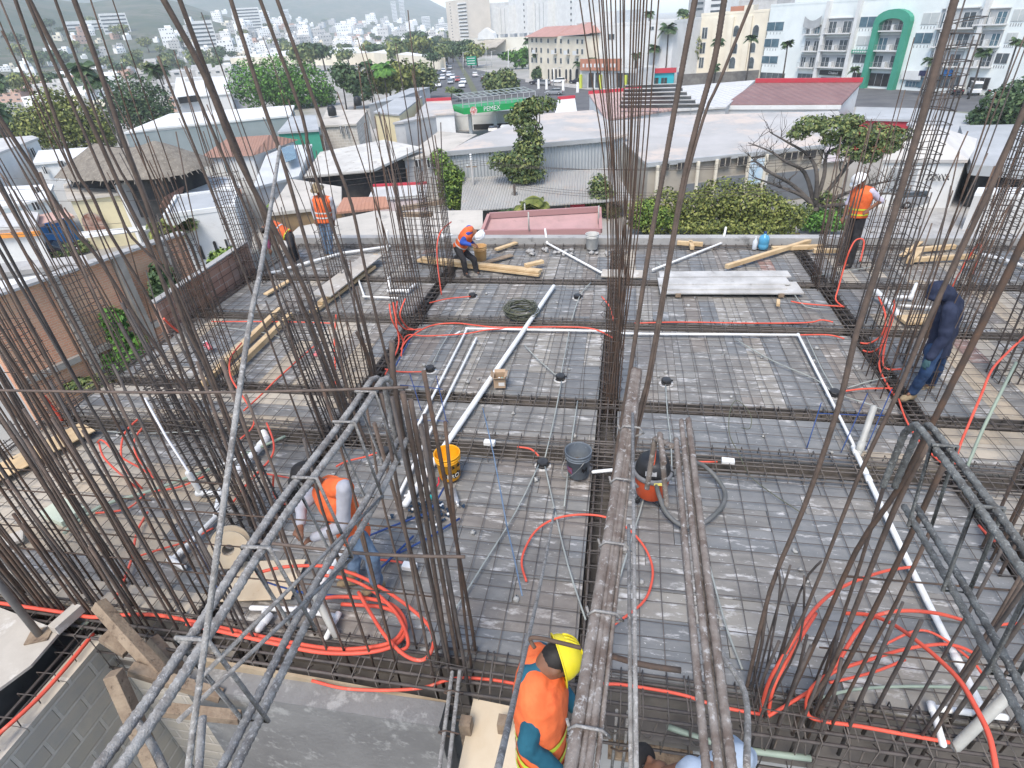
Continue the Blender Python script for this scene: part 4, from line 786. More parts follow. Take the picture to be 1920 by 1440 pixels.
MB().box(vc+V((-.03, -.175, .5)), (.12, .02, .05), Matrix.Rotation(-.5, 3, 'X')).build('nameplate', mat('plate_grey', (.2, .2, .2), (.3, .3, .3), 30, .5), vt)
MB().box(vc+V((.05, -.215, .395)), (.09, .012, .03)).build('sticker', mat('sticker_yellow', (.7, .6, .15), None, rough=.5), vt)
for sx in (-1, 1):
    MB().tube([vc+V((sx*.17, -.02, .44)), vc+V((sx*.215, -.03, .42)), vc+V((sx*.22, -.03, .36))], .013, 6).build('latch', M_BLACK, vt)
for a in (.6, 2.2, 3.8, 5.4):
    p = vc+V((cos(a)*.19, sin(a)*.19, 0)); MB().tube([vc+V((cos(a)*.12, sin(a)*.12, .09)), p+V((0, 0, .06))], .02, 6).build('castor_arm', M_BLACK, vt)
    MB().lathe(p+V((0, -.012, .035)), [(.02, 0), (.034, .004), (.034, .022), (.02, .026)], 12, ax=(0, 1, 0)).build('wheel', M_BLACK, vt)
P = [vc+V((.19, .03, .3)), G(1300, 868, .34), G(1330, 882, .2), G(1356, 915, .1), G(1358, 940, .09), G(1342, 963, .09), G(1310, 985, .09), G(1278, 985, .1), G(1250, 962, .14), G(1236, 930, .3), vc+V((.03, -.2, .4))]
hs = smooth_path(P, 8); mb = MB(); pts = []; rr_ = []
for i in range(len(hs)-1):
    for j in range(4): pts.append(hs[i].lerp(hs[i+1], j/4)); rr_.append(.026 if (i*4+j) % 2 else .023)
mb.tube(pts, rr_, 12).build('hose', mat('hose_grey', (.1, .105, .1), (.15, .15, .145), 5, .6), vt)
path('power_cord', 'thin black cord in front of the vacuum', [(1213, 905, .3), (1218, 935, .1), (1235, 950, .06), (1255, 975, .06), (1300, 1000, .06), (1310, 980, .06), (1310, 955, .06), (1295, 940, .06)], .004, M_BLACK, 'cord', grp=None)
# wire coil
cc = G(978, 590, .05); ct = thing('wire_coil', 'big coil of thin green-grey wire lying by the long white pipe', 'wire coil', cc)
M_WIRE = mat('olive_wire', (.075, .08, .05), (.12, .125, .085), 20, .6); rnd = random.Random(9)
for k in range(26):
    r = .29+rnd.uniform(-.05, .05); z = .02+k*.0075; ox, oy = rnd.uniform(-.025, .025), rnd.uniform(-.02, .02); ph = rnd.random()*6; tl = rnd.uniform(-.04, .04)
    MB().tube([cc+V((ox+r*cos(a), oy+r*.96*sin(a), z+.012*sin(2*a+ph)+tl*cos(a+ph))) for a in [2*pi*j/28 for j in range(29)]], .0062, 5, False).build('wire_turn', M_WIRE, ct)
path('loose_wire', 'loose loop of dark wire standing on the right bay', [(1500, 960, .06), (1440, 920, .06), (1405, 890, .06), (1385, 850, .1), (1368, 815, .3), (1368, 775, .45), (1378, 752, .5), (1393, 758, .48), (1408, 780, .35), (1406, 803, .25), (1390, 802, .2)], .0055, M_WIRE, 'wire')
path('loose_wire', 'dark wire looping on the slab at the far left of the coil', [(790, 593, .07), (830, 588, .07), (870, 570, .07), (893, 545, .09), (890, 525, .12), (870, 510, .15)], .004, M_DARK, 'wire')
# cardboard box
bc = G(938, 722, .06); bt = thing('cardboard_box', 'small open cardboard box with flaps up, beside the long white pipe', 'cardboard box', bc)
M_CARD = mat('cardboard', (.36, .25, .16), (.42, .3, .2), 3, .9); Rb = rotz(.12)
mb = MB()
for c_, d in (((0, -.085, .09), (.17, .006, .18)), ((0, .085, .09), (.17, .006, .18)), ((-.085, 0, .09), (.006, .17, .18)), ((.085, 0, .09), (.006, .17, .18)), ((0, 0, .004), (.17, .17, .006))): mb.box(bc+Rb@V(c_), d, Rb)
mb.build('body', M_CARD, bt)
for a, (dx, dy), s in ((-.5, (0, -.11), (.17, .06, .004)), (.6, (0, .11), (.17, .06, .004))): MB().box(bc+Rb@V((dx, dy, .19)), s, Rb@Matrix.Rotation(a, 3, 'X')).build('flap', M_CARD, bt)
for dx, a in ((-.11, .9), (.1, -.7)): MB().box(bc+Rb@V((dx, 0, .2)), (.06, .17, .004), Rb@Matrix.Rotation(a, 3, 'Y')).build('flap', M_CARD, bt)
MB().box(bc+Rb@V((.03, -.0885, .07)), (.09, .001, .06), Rb).build('paper_label', M_PVC, bt)
for k in range(7):
    o = MB().lathe(bc+Rb@V((R_(-.05, .05), R_(-.05, .05), .06+R_(0, .06))), [(.012, 0), (.016, .01), (.012, .04)], 8, ax=(R_(-1, 1), R_(-1, 1), .6)).build('pipe_fitting', random.choice((M_PVC, mat('fit_teal', (.05, .3, .3), None), M_GREENPIPE))); tag(o, 'small plastic fitting inside the cardboard box', 'pipe fitting', 'fittings in the cardboard box')
# fittings heap, small tools
hp = G(800, 957, .02); rnd = random.Random(3)
for k in range(64):
    r = abs(rnd.gauss(0, .16)); a = rnd.random()*6.28; p = hp+V((r*1.5*cos(a), r*.75*sin(a), .02+max(0, .06-r*.3)*rnd.random()))
    mb = MB(); d = V((rnd.uniform(-1, 1), rnd.uniform(-1, 1), rnd.uniform(-.5, .5))).normalized()
    mb.tube([p-d*.03, p-d*.018, p-d*.018, p+d*.018, p+d*.018, p+d*.03], [.015, .015, .011, .011, .015, .015], 8)
    if k % 3 == 0: e = d.orthogonal().normalized(); mb.tube([p, p+e*.03], .013, 8)
    o = mb.build('pipe_fitting', M_BLUEDARK); tag(o, 'small dark blue pipe fitting in the heap on the slab', 'pipe fitting', 'dark blue fittings heap')
for u, v in ((803, 934), (788, 942), (772, 955), (838, 964), (780, 988), (813, 985), (822, 949), (758, 930), (765, 922)):
    p = G(u, v, .06); o = MB().tube([p, p+V((.03, .01, .0)), p+V((.045, .04, .005))], .016, 8).build('pipe_fitting', M_PVC); tag(o, 'small white elbow fitting near the blue heap', 'pipe fitting', 'white fittings near the heap')
o = MB().box(G(806, 933, .06), (.07, .05, .05), rotz(.4)).build('tape_reel', mat('teal_plastic', (.02, .35, .32), (.02, .28, .27), 5, .4), None, .006); tag(o, 'small turquoise reel by the fittings heap', 'tape reel')
p = G(801, 920, .05); o = MB().lathe(p, [(.03, 0), (.05, .0), (.052, .01), (.052, .035), (.05, .042), (.03, .042), (.028, .03), (.03, .0)], 20).build('tape_roll', M_PVCOLD); tag(o, 'roll of white tape above the fittings heap', 'tape roll')
pt = thing('pliers', 'red-handled pliers lying by the tape roll', 'pliers', G(818, 905, .05))
for s in (-1, 1): MB().tube(smooth_path([G(818+s*4, 895, .06), G(818+s*5, 905, .06), G(817, 914, .06)], 3), .009, 6).build('handle', mat('red_grip', (.6, .03, .06), None, rough=.4), pt)
MB().tube([G(817, 912, .06), G(816, 922, .06)], [.01, .005], 6).build('jaw', M_DARK, pt)
st_ = thing('spray_can', 'grey spray can lying on its side on the slab', 'spray can', G(855, 932, .06))
a, b = G(850, 918, .07), G(858, 945, .07); d = (b-a).normalized()
MB().tube([a, a+d*.005, b-d*.03, b-d*.02, b], [.02, .03, .03, .022, .015], 14).build('body', mat('can_grey', (.25, .25, .27), (.4, .4, .4), 12, .35, metal=.4), st_)
MB().tube([b, b+d*.03], .014, 10).build('cap', M_PVC, st_)
# boxes in beams
for u, v, l in ((858 + 60, 830, 'in the flat beam behind the yellow bucket'), (1365, 865, 'in the flat beam right of the vacuum hose'), (768, 1062, 'near the man in the black cap')):
    o = MB().box(G(u, v, .09), (.15, .08, .06), rotz(-.05)).build('plastic_box', M_PVC, None, .006); tag(o, 'small white electrical box '+l, 'electrical box', 'white electrical boxes')
# cups
for u, v, l, ax in ((395, 655, 'lying on the left bay', (-.5, .3, .35)), (590, 668, 'caught between the tied bars', (.5, .4, .5))):
    c = G(u, v, .1); t = thing('paper_cup', 'red paper cup with a clear lid '+l, 'cup', c, 'red paper cups')
    MB().lathe(c, [(.038, 0), (.04, .005), (.052, .15)], 16, ax=ax).build('cup', mat('cup_red', (.5, .02, .05), (.6, .3, .3), 14, .5), t)
    MB().lathe(c+V(ax).normalized()*.15, [(.054, 0), (.054, .01), (.045, .035), (.02, .045)], 16, ax=ax).build('lid', mat('cup_lid', (.6, .6, .6), None, rough=.3), t)
# water jug and bottle at the parapet
jc = G(1430, 466, .03); jt = thing('water_jug', 'blue water jug standing at the far parapet', 'water jug', jc)
MB().lathe(jc, [(.1, 0), (.115, .01), (.115, .1), (.108, .115), (.115, .13), (.115, .24), (.09, .3), (.03, .33), (.03, .36)], 20).build('body', mat('jug_blue', (.08, .3, .48), (.12, .36, .52), 4, .2), jt)
MB().lathe(jc+V((0, 0, .36)), [(.033, 0), (.033, .03), (.02, .035)], 12).build('cap', M_BLUEPIPE, jt)
jc = G(1414, 467, .03); jt = thing('bottle', 'clear bottle standing next to the blue jug', 'bottle', jc)
MB().lathe(jc, [(.05, 0), (.055, .01), (.055, .18), (.02, .24), (.018, .27)], 16).build('body', mat('clear_plastic', (.6, .62, .64), None, rough=.2), jt)
MB().lathe(jc+V((0, 0, .27)), [(.02, 0), (.02, .02)], 10).build('cap', M_PVC, jt)
# wooden cable spool
sc_ = G(428, 1030, .35); sp = thing('cable_spool', 'wooden cable spool standing on edge behind the left wall bars', 'cable spool', G(428, 1062, .03))
ax = V((.55, -.8, .45)).normalized()
MB().lathe(sc_, [(.06, 0), (.195, 0), (.195, .025), (.06, .025), (.06, 0)], 32, False, False, ax).build('flange', M_PLY, sp)
MB().lathe(sc_-ax*.2, [(.06, 0), (.195, 0), (.195, .025), (.06, .025), (.06, 0)], 32, False, False, ax).build('flange', M_PLY, sp)
MB().lathe(sc_-ax*.2, [(.09, .02), (.09, .2), (.06, .2), (.06, .02)], 24, True, False, ax).build('core', M_PLYDUST, sp)
# timber on the slab
def slabbar(label, a, b, w_, h, z=.06, m=M_PINE, name='timber_beam', grp=None):
    A, B = G(*a, z+h/2), G(*b, z+h/2); return timber(label, A, B, w_, h, m, name=name, grp=grp)
slabbar('long pine beam pointing away across the left bays, left of the pair', (380, 722), (525, 580), .1, .1)
slabbar('long pine beam pointing away across the left bays, right of the pair', (432, 700), (545, 590), .1, .1)
slabbar('pine plank continuing the beams under the white board, lower', (585, 585), (700, 500), .14, .06)
slabbar('pine plank leading to the left column, upper', (600, 568), (705, 478), .12, .06, .13)
slabbar('pale wide board lying over the pine planks on the left', (600, 555), (700, 478), .5, .03, .2, M_PLYDUST, 'board')
slabbar('pine board lying on the far left bay, upper', (498, 552), (545, 525), .12, .04)
for k, (a, b, z) in enumerate((((783, 488), (1012, 515), .06), ((800, 484), (1015, 508), .06), ((790, 484), (1012, 509), .12))):
    slabbar(['front plank', 'rear plank', 'top plank'][k]+' of the pine stack at the feet of the white-helmeted man', a, b, .14, .05, z, grp='pine stack at the far edge')
slabbar('small pine offcut on the end of the pine stack', (985, 498), (1018, 490), .12, .07, .12)
slabbar('pine offcut leaning by the far parapet, left of the white pipe', (930, 468), (968, 455), .12, .05)
slabbar('grey plank by the tan bucket', (890, 498), (960, 478), .16, .03, .06, M_OLDWOOD)
slabbar('long pine beam lying aslant on the far right of the middle bay', (1362, 500), (1537, 446), .09, .09, .08)
slabbar('pine beam along the parapet under the aslant one', (1447, 466), (1545, 462), .1, .09)
slabbar('pine beam lying at the parapet behind the dark column', (1525, 470), (1575, 470), .1, .09)
slabbar('short pine block standing by the parapet', (1298, 465), (1292, 446), .09, .09)
slabbar('short pine block lying at the parapet, right of the centre bundle', (1270, 455), (1318, 458), .09, .09)
slabbar('pine beam at the far right corner, upper', (1700, 470), (1790, 462), .1, .09)
slabbar('pine beam at the far right corner, lower', (1705, 487), (1830, 480), .1, .09)
slabbar('pine block at the far right corner, with a sawn face', (1705, 490), (1725, 470), .14, .12)
slabbar('short pale board leaning at the far right', (1690, 480), (1728, 452), .1, .03, .1)
slabbar('planks of pine under the white corner pipes, right bay', (1690, 600), (1750, 598), .3, .05)
slabbar('pale board in the second narrow bay from the centre beam', (1128, 512), (1205, 514), .4, .03, .06, M_PLYDUST, 'board')
slabbar('short pine peg lying under the white board stack', (1459, 563), (1459, 572), .06, .06)
bs = thing('board_stack', 'stack of white dusty boards on the far middle bay', 'board stack', G(1365, 545, .05))
M_WB = mat('white_dusty_board', (.52, .51, .485), (.38, .37, .35), 2.2, .9, c3=(.3, .29, .27), p3=.68, s3=4)
for k, (u0, v0, u1, v1, w_, z) in enumerate(((1236, 540, 1500, 540, .55, .1), (1234, 528, 1478, 527, .34, .15), (1236, 515, 1480, 514, .3, .15), (1240, 536, 1470, 534, .42, .13))):
    MB().beam(G(u0, v0, z), G(u1, v1, z), w_, .035).build('board', M_WB, bs, .004)
MB().box(G(1270, 545, .07), (.1, .5, .07)).build('bearer', M_OLDWOOD, bs); MB().box(G(1460, 545, .07), (.1, .5, .07)).build('bearer', M_OLDWOOD, bs)
slabbar('bright new plywood strip on the left bay', (-40, 905), (165, 800), .42, .02, .1, M_PINE, 'plywood_sheet')
slabbar('cream foam block lying on the left bay', (95, 975), (140, 945), .45, .08, .06, mat('pale_green_foam', (.5, .54, .42), None, rough=.8), 'foam_block')
slabbar('plywood offcut under the raised beam cage', (420, 1090), (560, 1085), .5, .015, .05, M_PLY, 'plywood_sheet')
slabbar('pale offcut at the left edge', (0, 1020), (45, 1003), .2, .04, .06, M_PLYDUST)
slabbar('cut timber bundle hanging on the far column', (745, 392), (830, 378), .15, .1, .9, M_OLDWOOD)
slabbar('lower timber of the far column bundle', (745, 402), (810, 402), .15, .1, .75, M_OLDWOOD)
# spacers
rnd = random.Random(21)
SPX = [(500, 0)]
for k in range(70):
    x, y = rnd.uniform(-3.6, 3.8), rnd.uniform(2.95, 11.2)
    if abs(x+.08) < .3 or min(abs(y-q) for q in YL) < .3: continue
    p = V((x, y, .02)); mb = MB(); s = rnd.uniform(.022, .04)
    mb.ell(p, (s, s*.9, s*.85), 7, 5, rotz(rnd.random()*6))
    for i in range(len(mb.v)): mb.v[i] = mb.v[i]+V((rnd.uniform(-.3, .3), rnd.uniform(-.3, .3), rnd.uniform(-.3, .3)))*s
    o = mb.build('concrete_spacer', mat('spacer_concrete', (.4, .4, .38), (.3, .3, .29), 20, .95)); tag(o, 'small lump of concrete holding the rebar grid off the boards', 'spacer', 'concrete spacers under the rebar grid')
for k in range(26):
    x, y = rnd.uniform(-2.2, .4), rnd.uniform(13.2, 13.65); mb = MB(); s = rnd.uniform(.03, .07); mb.ell((x-.2, y-.1, .04), (s, s, s*.7), 6, 4)
    for i in range(len(mb.v)): mb.v[i] = mb.v[i]+V((rnd.uniform(-.4, .4), rnd.uniform(-.4, .4), rnd.uniform(-.3, .3)))*s
    o = mb.build('rubble_piece', M_CONCL); tag(o, 'broken piece of concrete lying along the far parapet', 'rubble', 'rubble along the far parapet')
bagc = G(838, 452, .05); mb = MB()
for k in range(5): mb.ell(bagc+V((R_(-.12, .12), R_(-.06, .06), .06+R_(0, .06))), (R_(.09, .16), R_(.07, .12), R_(.05, .1)), 9, 6)
o = mb.build('plastic_bag', M_PVC); tag(o, 'crumpled white bag beside the bending man', 'bag')
# ================================================================== SURROUNDINGS
M_GLASS = mat('dark_window', (.035, .045, .055), (.09, .11, .12), .8, .25, spec=.6)
M_GLASSB = mat('blue_window', (.09, .16, .2), (.05, .1, .13), .6, .25, spec=.6)
M_DARKIN = mat('interior_shade', (.02, .02, .022), (.05, .048, .045), .7, .9)  # near-black colour stands in for shade inside openings and under roofs
M_WHITE = mat('white_paint', (.66, .66, .64), (.58, .58, .56), .35, .85, c3=(.5, .49, .46), p3=.7, s3=.8)
M_WHITE2 = mat('weathered_white', (.52, .51, .49), (.42, .41, .39), .5, .9, c3=(.36, .35, .33), p3=.67, s3=1.2)
M_MINT = mat('minty_white_paint', (.74, .78, .76), (.67, .71, .69), .3, .85)
M_CREAMP = mat('cream_paint', (.72, .66, .53), (.64, .58, .47), .3, .9)
M_YELP = mat('pale_yellow_paint', (.66, .58, .37), (.58, .51, .33), .5, .9)
M_BLUEP = mat('blue_paint', (.03, .16, .42), (.05, .2, .46), .6, .8)
M_ORP = mat('orange_paint', (.7, .28, .05), (.6, .24, .05), .6, .8)
M_GREENP = mat('green_paint', (.04, .25, .16), (.06, .29, .2), .3, .7)
M_TURQ = mat('turquoise_paint', (.02, .4, .46), (.03, .34, .4), .5, .7)
M_TERR = mat('terracotta_paint', (.44, .2, .13), (.38, .17, .11), .5, .85)
M_REDP = mat('red_paint', (.45, .03, .05), (.4, .05, .06), .7, .7)
M_GREYP = mat('grey_paint', (.36, .37, .37), (.28, .29, .29), .5, .85)
M_PINK = mat('faded_pink_paint', (.42, .26, .25), (.36, .23, .22), 1.2, .9, c3=(.3, .2, .19), p3=.66)
M_BEIGE = mat('beige_render', (.4, .36, .295), (.32, .285, .235), .4, .9, c3=(.28, .25, .21), p3=.66, s3=1.1)
M_ROOFW = mat('pale_roof_coating', (.43, .415, .395), (.35, .338, .32), .16, .85, c3=(.5, .43, .37), p3=.56, s3=.12)
M_ROOFG = mat('grey_roof_coating', (.4, .41, .41), (.31, .32, .32), .2, .8, c3=(.28, .28, .27), p3=.66, s3=.5)
M_ROOFB = mat('beige_roof_slab', (.5, .46, .4), (.4, .37, .32), .3, .9, c3=(.3, .28, .25), p3=.66, s3=.6)
# ---- ground, streets
mb = MB(); S_ = 4200; N_ = 14
mb.quad((-S_, -200, GZ), (S_, -200, GZ), (S_, S_, GZ), (-S_, S_, GZ)); o = mb.build('ground', mat('dusty_ground', (.36, .34, .31), (.26, .25, .22), .05, .95, c3=(.18, .19, .14), p3=.6, s3=.03)); tag(o, 'dusty city ground', 'ground', kind='structure')
M_ASPH = mat('asphalt', (.085, .085, .088), (.12, .12, .12), .3, .9)
def sheet(name, label, pts, z, m):
    o = MB().poly([G(u, v, z) for u, v in pts]).build(name, m); return tag(o, label, name, kind='structure')
sheet('road', 'wide asphalt avenue running to the hills', [(760, 222), (800, 165), (826, 108), (842, 92), (856, 92), (880, 128), (1000, 152), (1110, 164), (1300, 166), (1450, 160), (1925, 176), (1925, 215), (1600, 200), (1350, 210), (1100, 222)], GZ+.01, M_ASPH)
sheet('pavement', 'tan pavement in front of the shops', [(985, 146), (1100, 160), (1300, 162), (1300, 168), (1100, 168), (985, 154)], GZ+.1, M_CONCL)
sheet('median_strip', 'planted strip between the carriageways', [(848, 98), (851, 98), (884, 150), (897, 174), (886, 175), (874, 150)], GZ+.12, mat('dry_grass', (.13, .13, .08), (.1, .11, .06), .8, .95))
sheet('street', 'pale concrete side street behind the hedge', [(1180, 440), (1640, 360), (1925, 330), (1925, 470), (1180, 470)], GZ+.012, M_CONCL)
for i in range(7):
    a = i/7; u0, v0 = 885+a*250, 140+a*26; 
    o = MB().poly([G(u0, v0, GZ+.02), G(u0+14, v0+1.4, GZ+.02), G(u0+14, v0+2.1, GZ+.02), G(u0, v0+.7, GZ+.02)]).build('lane_marking', M_WHITE2); tag(o, 'worn white lane dash on the avenue', 'lane marking', 'lane dashes', 'structure')
# ---- hills
def interp(tb, x):
    if x <= tb[0][0]: return tb[0][1]
    for (a, ya), (b, yb) in zip(tb, tb[1:]):
        if x <= b: return ya+(yb-ya)*(x-a)/(b-a)
    return tb[-1][1]
NEAR_R = [(-400, -90), (-100, -75), (0, -52), (60, -24), (100, -8), (150, 3), (200, 8), (240, 2), (280, -4), (320, -8), (360, 5), (420, 22), (500, 42), (580, 60), (700, 95), (2000, 200)]
FAR_R = [(-400, 0), (100, 0), (150, -8), (220, -30), (300, -45), (500, -45), (640, -35), (720, -24), (800, -5), (850, 22), (890, 45), (960, 60), (2000, 150)]
def u_of(x, y):
    d = V((x, y, -20.0)); c = d.dot(FW)
    return 960+FPX*d.dot(RT)/c if c > 1 else (-9999 if x < 0 else 9999)
def ridge_z(tb, u, r):
    d = ray(u, interp(tb, u)); return CAM_H+d.z/sqrt(d.x*d.x+d.y*d.y)*r
def sst(a, b, x): t = min(1, max(0, (x-a)/(b-a))); return t*t*(3-2*t)
def terrain(x, y):
    r = sqrt(x*x+y*y); u = u_of(x, y); nz = noise.noise(V((x, y, 0))*.006)*.5+noise.noise(V((x, y, 5))*.02)*.2
    z1 = max(0, ridge_z(NEAR_R, u, 1500)-GZ)*sst(480, 1500, r)*(1 if r < 1500 else max(0, 1-(r-1500)/700))
    z2 = max(0, ridge_z(FAR_R, u, 3300)-GZ)*sst(1500, 3300, r)
    z = max(z1, z2); return GZ-.5+z+nz*min(14, z*.22)
mb = MB(); NA, NR = 150, 70; a0, a1 = radians(-62), radians(4); base = len(mb.v)
for j in range(NR+1):
    r = 470*((3500/470)**(j/NR))
    for i in range(NA+1):
        a = a0+(a1-a0)*i/NA; x, y = r*sin(a), r*cos(a); mb.v.append(V((x, y, terrain(x, y))))
for j in range(NR):
    for i in range(NA): p = j*(NA+1)+i; mb.face((p, p+1, p+NA+2, p+NA+1), True)
o = mb.build('hills', mat('scrub_hillside', (.055, .075, .05), (.12, .115, .085), .012, .95, c3=(.06, .08, .045), p3=.55, s3=.05, bump=1.0, bscale=.06)); tag(o, 'scrub covered hills behind the city', 'hills', kind='structure')
# ---- buildings
class Fac:
    """a front wall standing on the ground between two photo points"""
    def __init__(s, pl, pr, zg=GZ, zl=None):
        s.a = G(*pl, zg); s.b = G(*pr, zg); s.x = (s.b-s.a); s.w = s.x.length; s.x.normalize(); s.n = V((-s.x.y, s.x.x, 0)); s.zg = zg
        if s.n.dot(s.a-CP) < 0: s.n = -s.n
    def loc(s, u, v):
        d = ray(u, v); t = (s.a-CP).dot(s.n)/d.dot(s.n); p = CP+d*t; return (p-s.a).dot(s.x), p.z-s.zg
    def P(s, x, y, z): return s.a+s.x*x+s.n*y+V((0, 0, s.zg+z-s.a.z))
    def R(s): return Matrix((s.x, s.n, V((0, 0, 1)))).transposed()
    def box(s, mb, x0, x1, y0, y1, z0, z1): return mb.box(s.P((x0+x1)/2, (y0+y1)/2, (z0+z1)/2), (x1-x0, y1-y0, z1-z0), s.R())
def building(name, label, cat, f, h, depth, wall, roof=None, par=.5, group=None, x0=0, x1=None):
    x1 = f.w if x1 is None else x1
    t = thing(name, label, cat, f.P((x0+x1)/2, depth/2, 0), group)
    f.box(MB(), x0, x1, 0, depth, 0, h).build('wall', wall, t)
    mb = MB(); f.box(mb, x0+.3, x1-.3, .3, depth-.3, h, h+.06); mb.k = 1
    if par:
        f.box(mb, x0-.04, x1+.04, -.04, .22, h-.1, h+par); f.box(mb, x0-.04, x1+.04, depth-.22, depth+.04, h-.1, h+par)
        f.box(mb, x0-.04, x0+.2, .22, depth-.22, h-.1, h+par); f.box(mb, x1-.2, x1+.04, .22, depth-.22, h-.1, h+par)
    mb.build('roof', [roof or M_ROOFG, wall], t)
    return t
def win(t, f, rect, kind='window', m=None, fm=None, mull=2, arch=False):
    (x0, z1), (x1, z0) = f.loc(rect[0], rect[1]), f.loc(rect[2], rect[3])
    if x1 < x0: x0, x1 = x1, x0
    if z1 < z0: z0, z1 = z1, z0
    fr = MB(); e = min(.09, (x1-x0)*.1)
    def outline(x0, x1, z0, z1):
        if not arch: return [(x0, z0), (x1, z0), (x1, z1), (x0, z1)]
        c = (x0+x1)/2; r = (x1-x0)/2; zz = z1-r*(1.3 if arch == 2 else 1); q = []
        for k in range(7):
            a = pi*k/6; q.append((c+r*cos(a), zz+r*sin(a)*(1.3 if arch == 2 else 1)))
        return [(x0, z0), (x1, z0)]+q
    fr.prism([f.P(x, -.05, z) for x, z in outline(x0-e, x1+e, z0-e, z1+e)], f.n*.04)
    w_ = fr.build(kind, fm or M_WHITE, t)
    pn = MB(); pn.prism([f.P(x, -.09, z) for x, z in outline(x0, x1, z0, z1)], f.n*.035)
    pn.build('pane', m or M_GLASS, w_)
    if mull > 1 and not arch:
        g = MB()
        for k in range(1, mull): x = x0+(x1-x0)*k/mull; f.box(g, x-.035, x+.035, -.12, -.085, z0, z1)
        g.build('glazing_bar', fm or M_WHITE, w_)
    return (x0, x1, z0, z1)
def balcony(t, f, rect, m=None, dark=.5):
    (x0, z1), (x1, z0) = f.loc(rect[0], rect[1]), f.loc(rect[2], rect[3])
    x0, x1 = min(x0, x1), max(x0, x1); z0, z1 = min(z0, z1), max(z0, z1); w_ = x1-x0
    mb = MB(); f.box(mb, x0, x1, -.05, -.01, z0, z1); b = mb.build('balcony', mat('balcony_recess_shade', (.42, .43, .43), (.34, .35, .35), .4, .9), t)  # flat grey panel on the wall, its tone painting the recess shade
    for a, c in ((.06, .36), (.62, .94)):
        g = MB(); f.box(g, x0+w_*a, x0+w_*c, -.09, -.055, z0+.1, z0+(z1-z0)*.78); g.build('door', random.choice((M_GLASS, M_GLASSB, M_GLASS)), b)
        g = MB()
        for q in (a, (a+c)/2, c): f.box(g, x0+w_*q-.04, x0+w_*q+.04, -.12, -.095, z0+.1, z0+(z1-z0)*.78)
        g.build('door_frame', M_WHITE, b)
    g = MB(); f.box(g, x0-.15, x1+.15, -1.0, -.055, z0-.12, z0+.08); g.build('slab', m or M_WHITE, b)
    g = MB()
    f.box(g, x0, x1, -.97, -.93, z0+.95, z0+1.0)
    n = max(6, int(w_/.35))
    for k in range(n+1): x = x0+w_*k/n; f.box(g, x-.015, x+.015, -.965, -.935, z0+.08, z0+.95)
    g.build('railing', M_GREYP, b)
    g = MB(); f.box(g, x0+w_*.47, x0+w_*.56, -1.0, -.06, z0+.08, z0+1.05); g.build('divider', M_WHITE, b)
    g = MB(); f.box(g, x0, x1, -.3, -.055, z1, z1+.15); g.build('lintel', m or M_WHITE, b)
# A: apartment row on the right
fA = Fac((1424, 152), (1935, 184)); hA = 15.2
tA = building('apartment_building', 'long white apartment block with balconies and a tall green arch, upper right', 'apartment building', fA, hA, 14, M_MINT, par=.3)
mb = MB(); fA.box(mb, fA.loc(1545, 20)[0], fA.w, 2.2, 13, hA, hA+3.6); mb.build('penthouse', M_WHITE, tA)
mb = MB(); x0 = fA.loc(1560, 20)[0]
fA.box(mb, x0+1, fA.w-1, 2.12, 2.19, hA+.5, hA+2.9); g_ = mb.build('window', M_GLASS, tA); mb = MB()
for k in range(22): x = x0+1+k*(fA.w-2-x0)/21; fA.box(mb, x-.06, x+.06, 2.05, 2.11, hA+.5, hA+2.9)
mb.build('glazing_bar', M_WHITE, g_)
for r in ((1440, 42, 1468, 57), (1435, 73, 1459, 88), (1430, 105, 1457, 119), (1615, 32, 1640, 50), (1610, 68, 1636, 85), (1602, 102, 1627, 118), (1733, 25, 1757, 45), (1718, 62, 1745, 81), (1903, 18, 1920, 39), (1890, 62, 1903, 80), (1870, 100, 1887, 119)):
    x0, x1, z0, z1 = win(tA, fA, r, m=random.choice((M_GLASSB, M_GLASS, mat('pale_blind', (.5, .52, .5), (.42, .45, .44), .6, .6))))
    mb = MB(); n = 5
    for k in range(n): x = x0+(x1-x0)*(k+.2)/n; fA.box(mb, x, x+.16, -.03, -.005, z0-.75, z0-.3)
    mb.build('vent_block', M_GREYP, tA)
for r in ((1513, 48, 1538, 64), (1511, 72, 1535, 96), (1503, 102, 1527, 127), (1555, 35, 1597, 62), (1547, 70, 1590, 95), (1540, 102, 1585, 127), (1658, 34, 1702, 57), (1648, 65, 1697, 95), (1640, 98, 1687, 128), (1768, 17, 1828, 52), (1757, 57, 1817, 88), (1747, 95, 1800, 125), (1840, 17, 1887, 45), (1833, 57, 1873, 87), (1815, 95, 1858, 126)): balcony(tA, fA, r)
for u0, u1 in ((1541, 1546), (1597, 1602), (1762, 1767), (1829, 1834)):
    xa = fA.loc(u0, 80)[0]; mb = MB(); fA.box(mb, xa, xa+.7, -.9, 0, 0, hA+.2); mb.build('pilaster', M_WHITE, tA)
mb = MB(); xa, xb = fA.loc(1625, 130)[0], fA.loc(1690, 130)[0]; wd = xb-xa; zs = fA.loc(1660, 40)[1]
out = [(xa, 0), (xa, zs)]+[(xa+wd/2-wd/2*cos(pi*k/10), zs+2.0*sin(pi*k/10)) for k in range(1, 10)]+[(xb, zs), (xb, 0)]
inn = [(xb-1.1, 0), (xb-1.1, zs-.6)]+[(xa+wd/2+(wd/2-1.1)*cos(pi*k/10), zs-.6+1.1*sin(pi*k/10)) for k in range(1, 10)]+[(xa+1.1, zs-.6), (xa+1.1, 0)]
n0 = len(out)
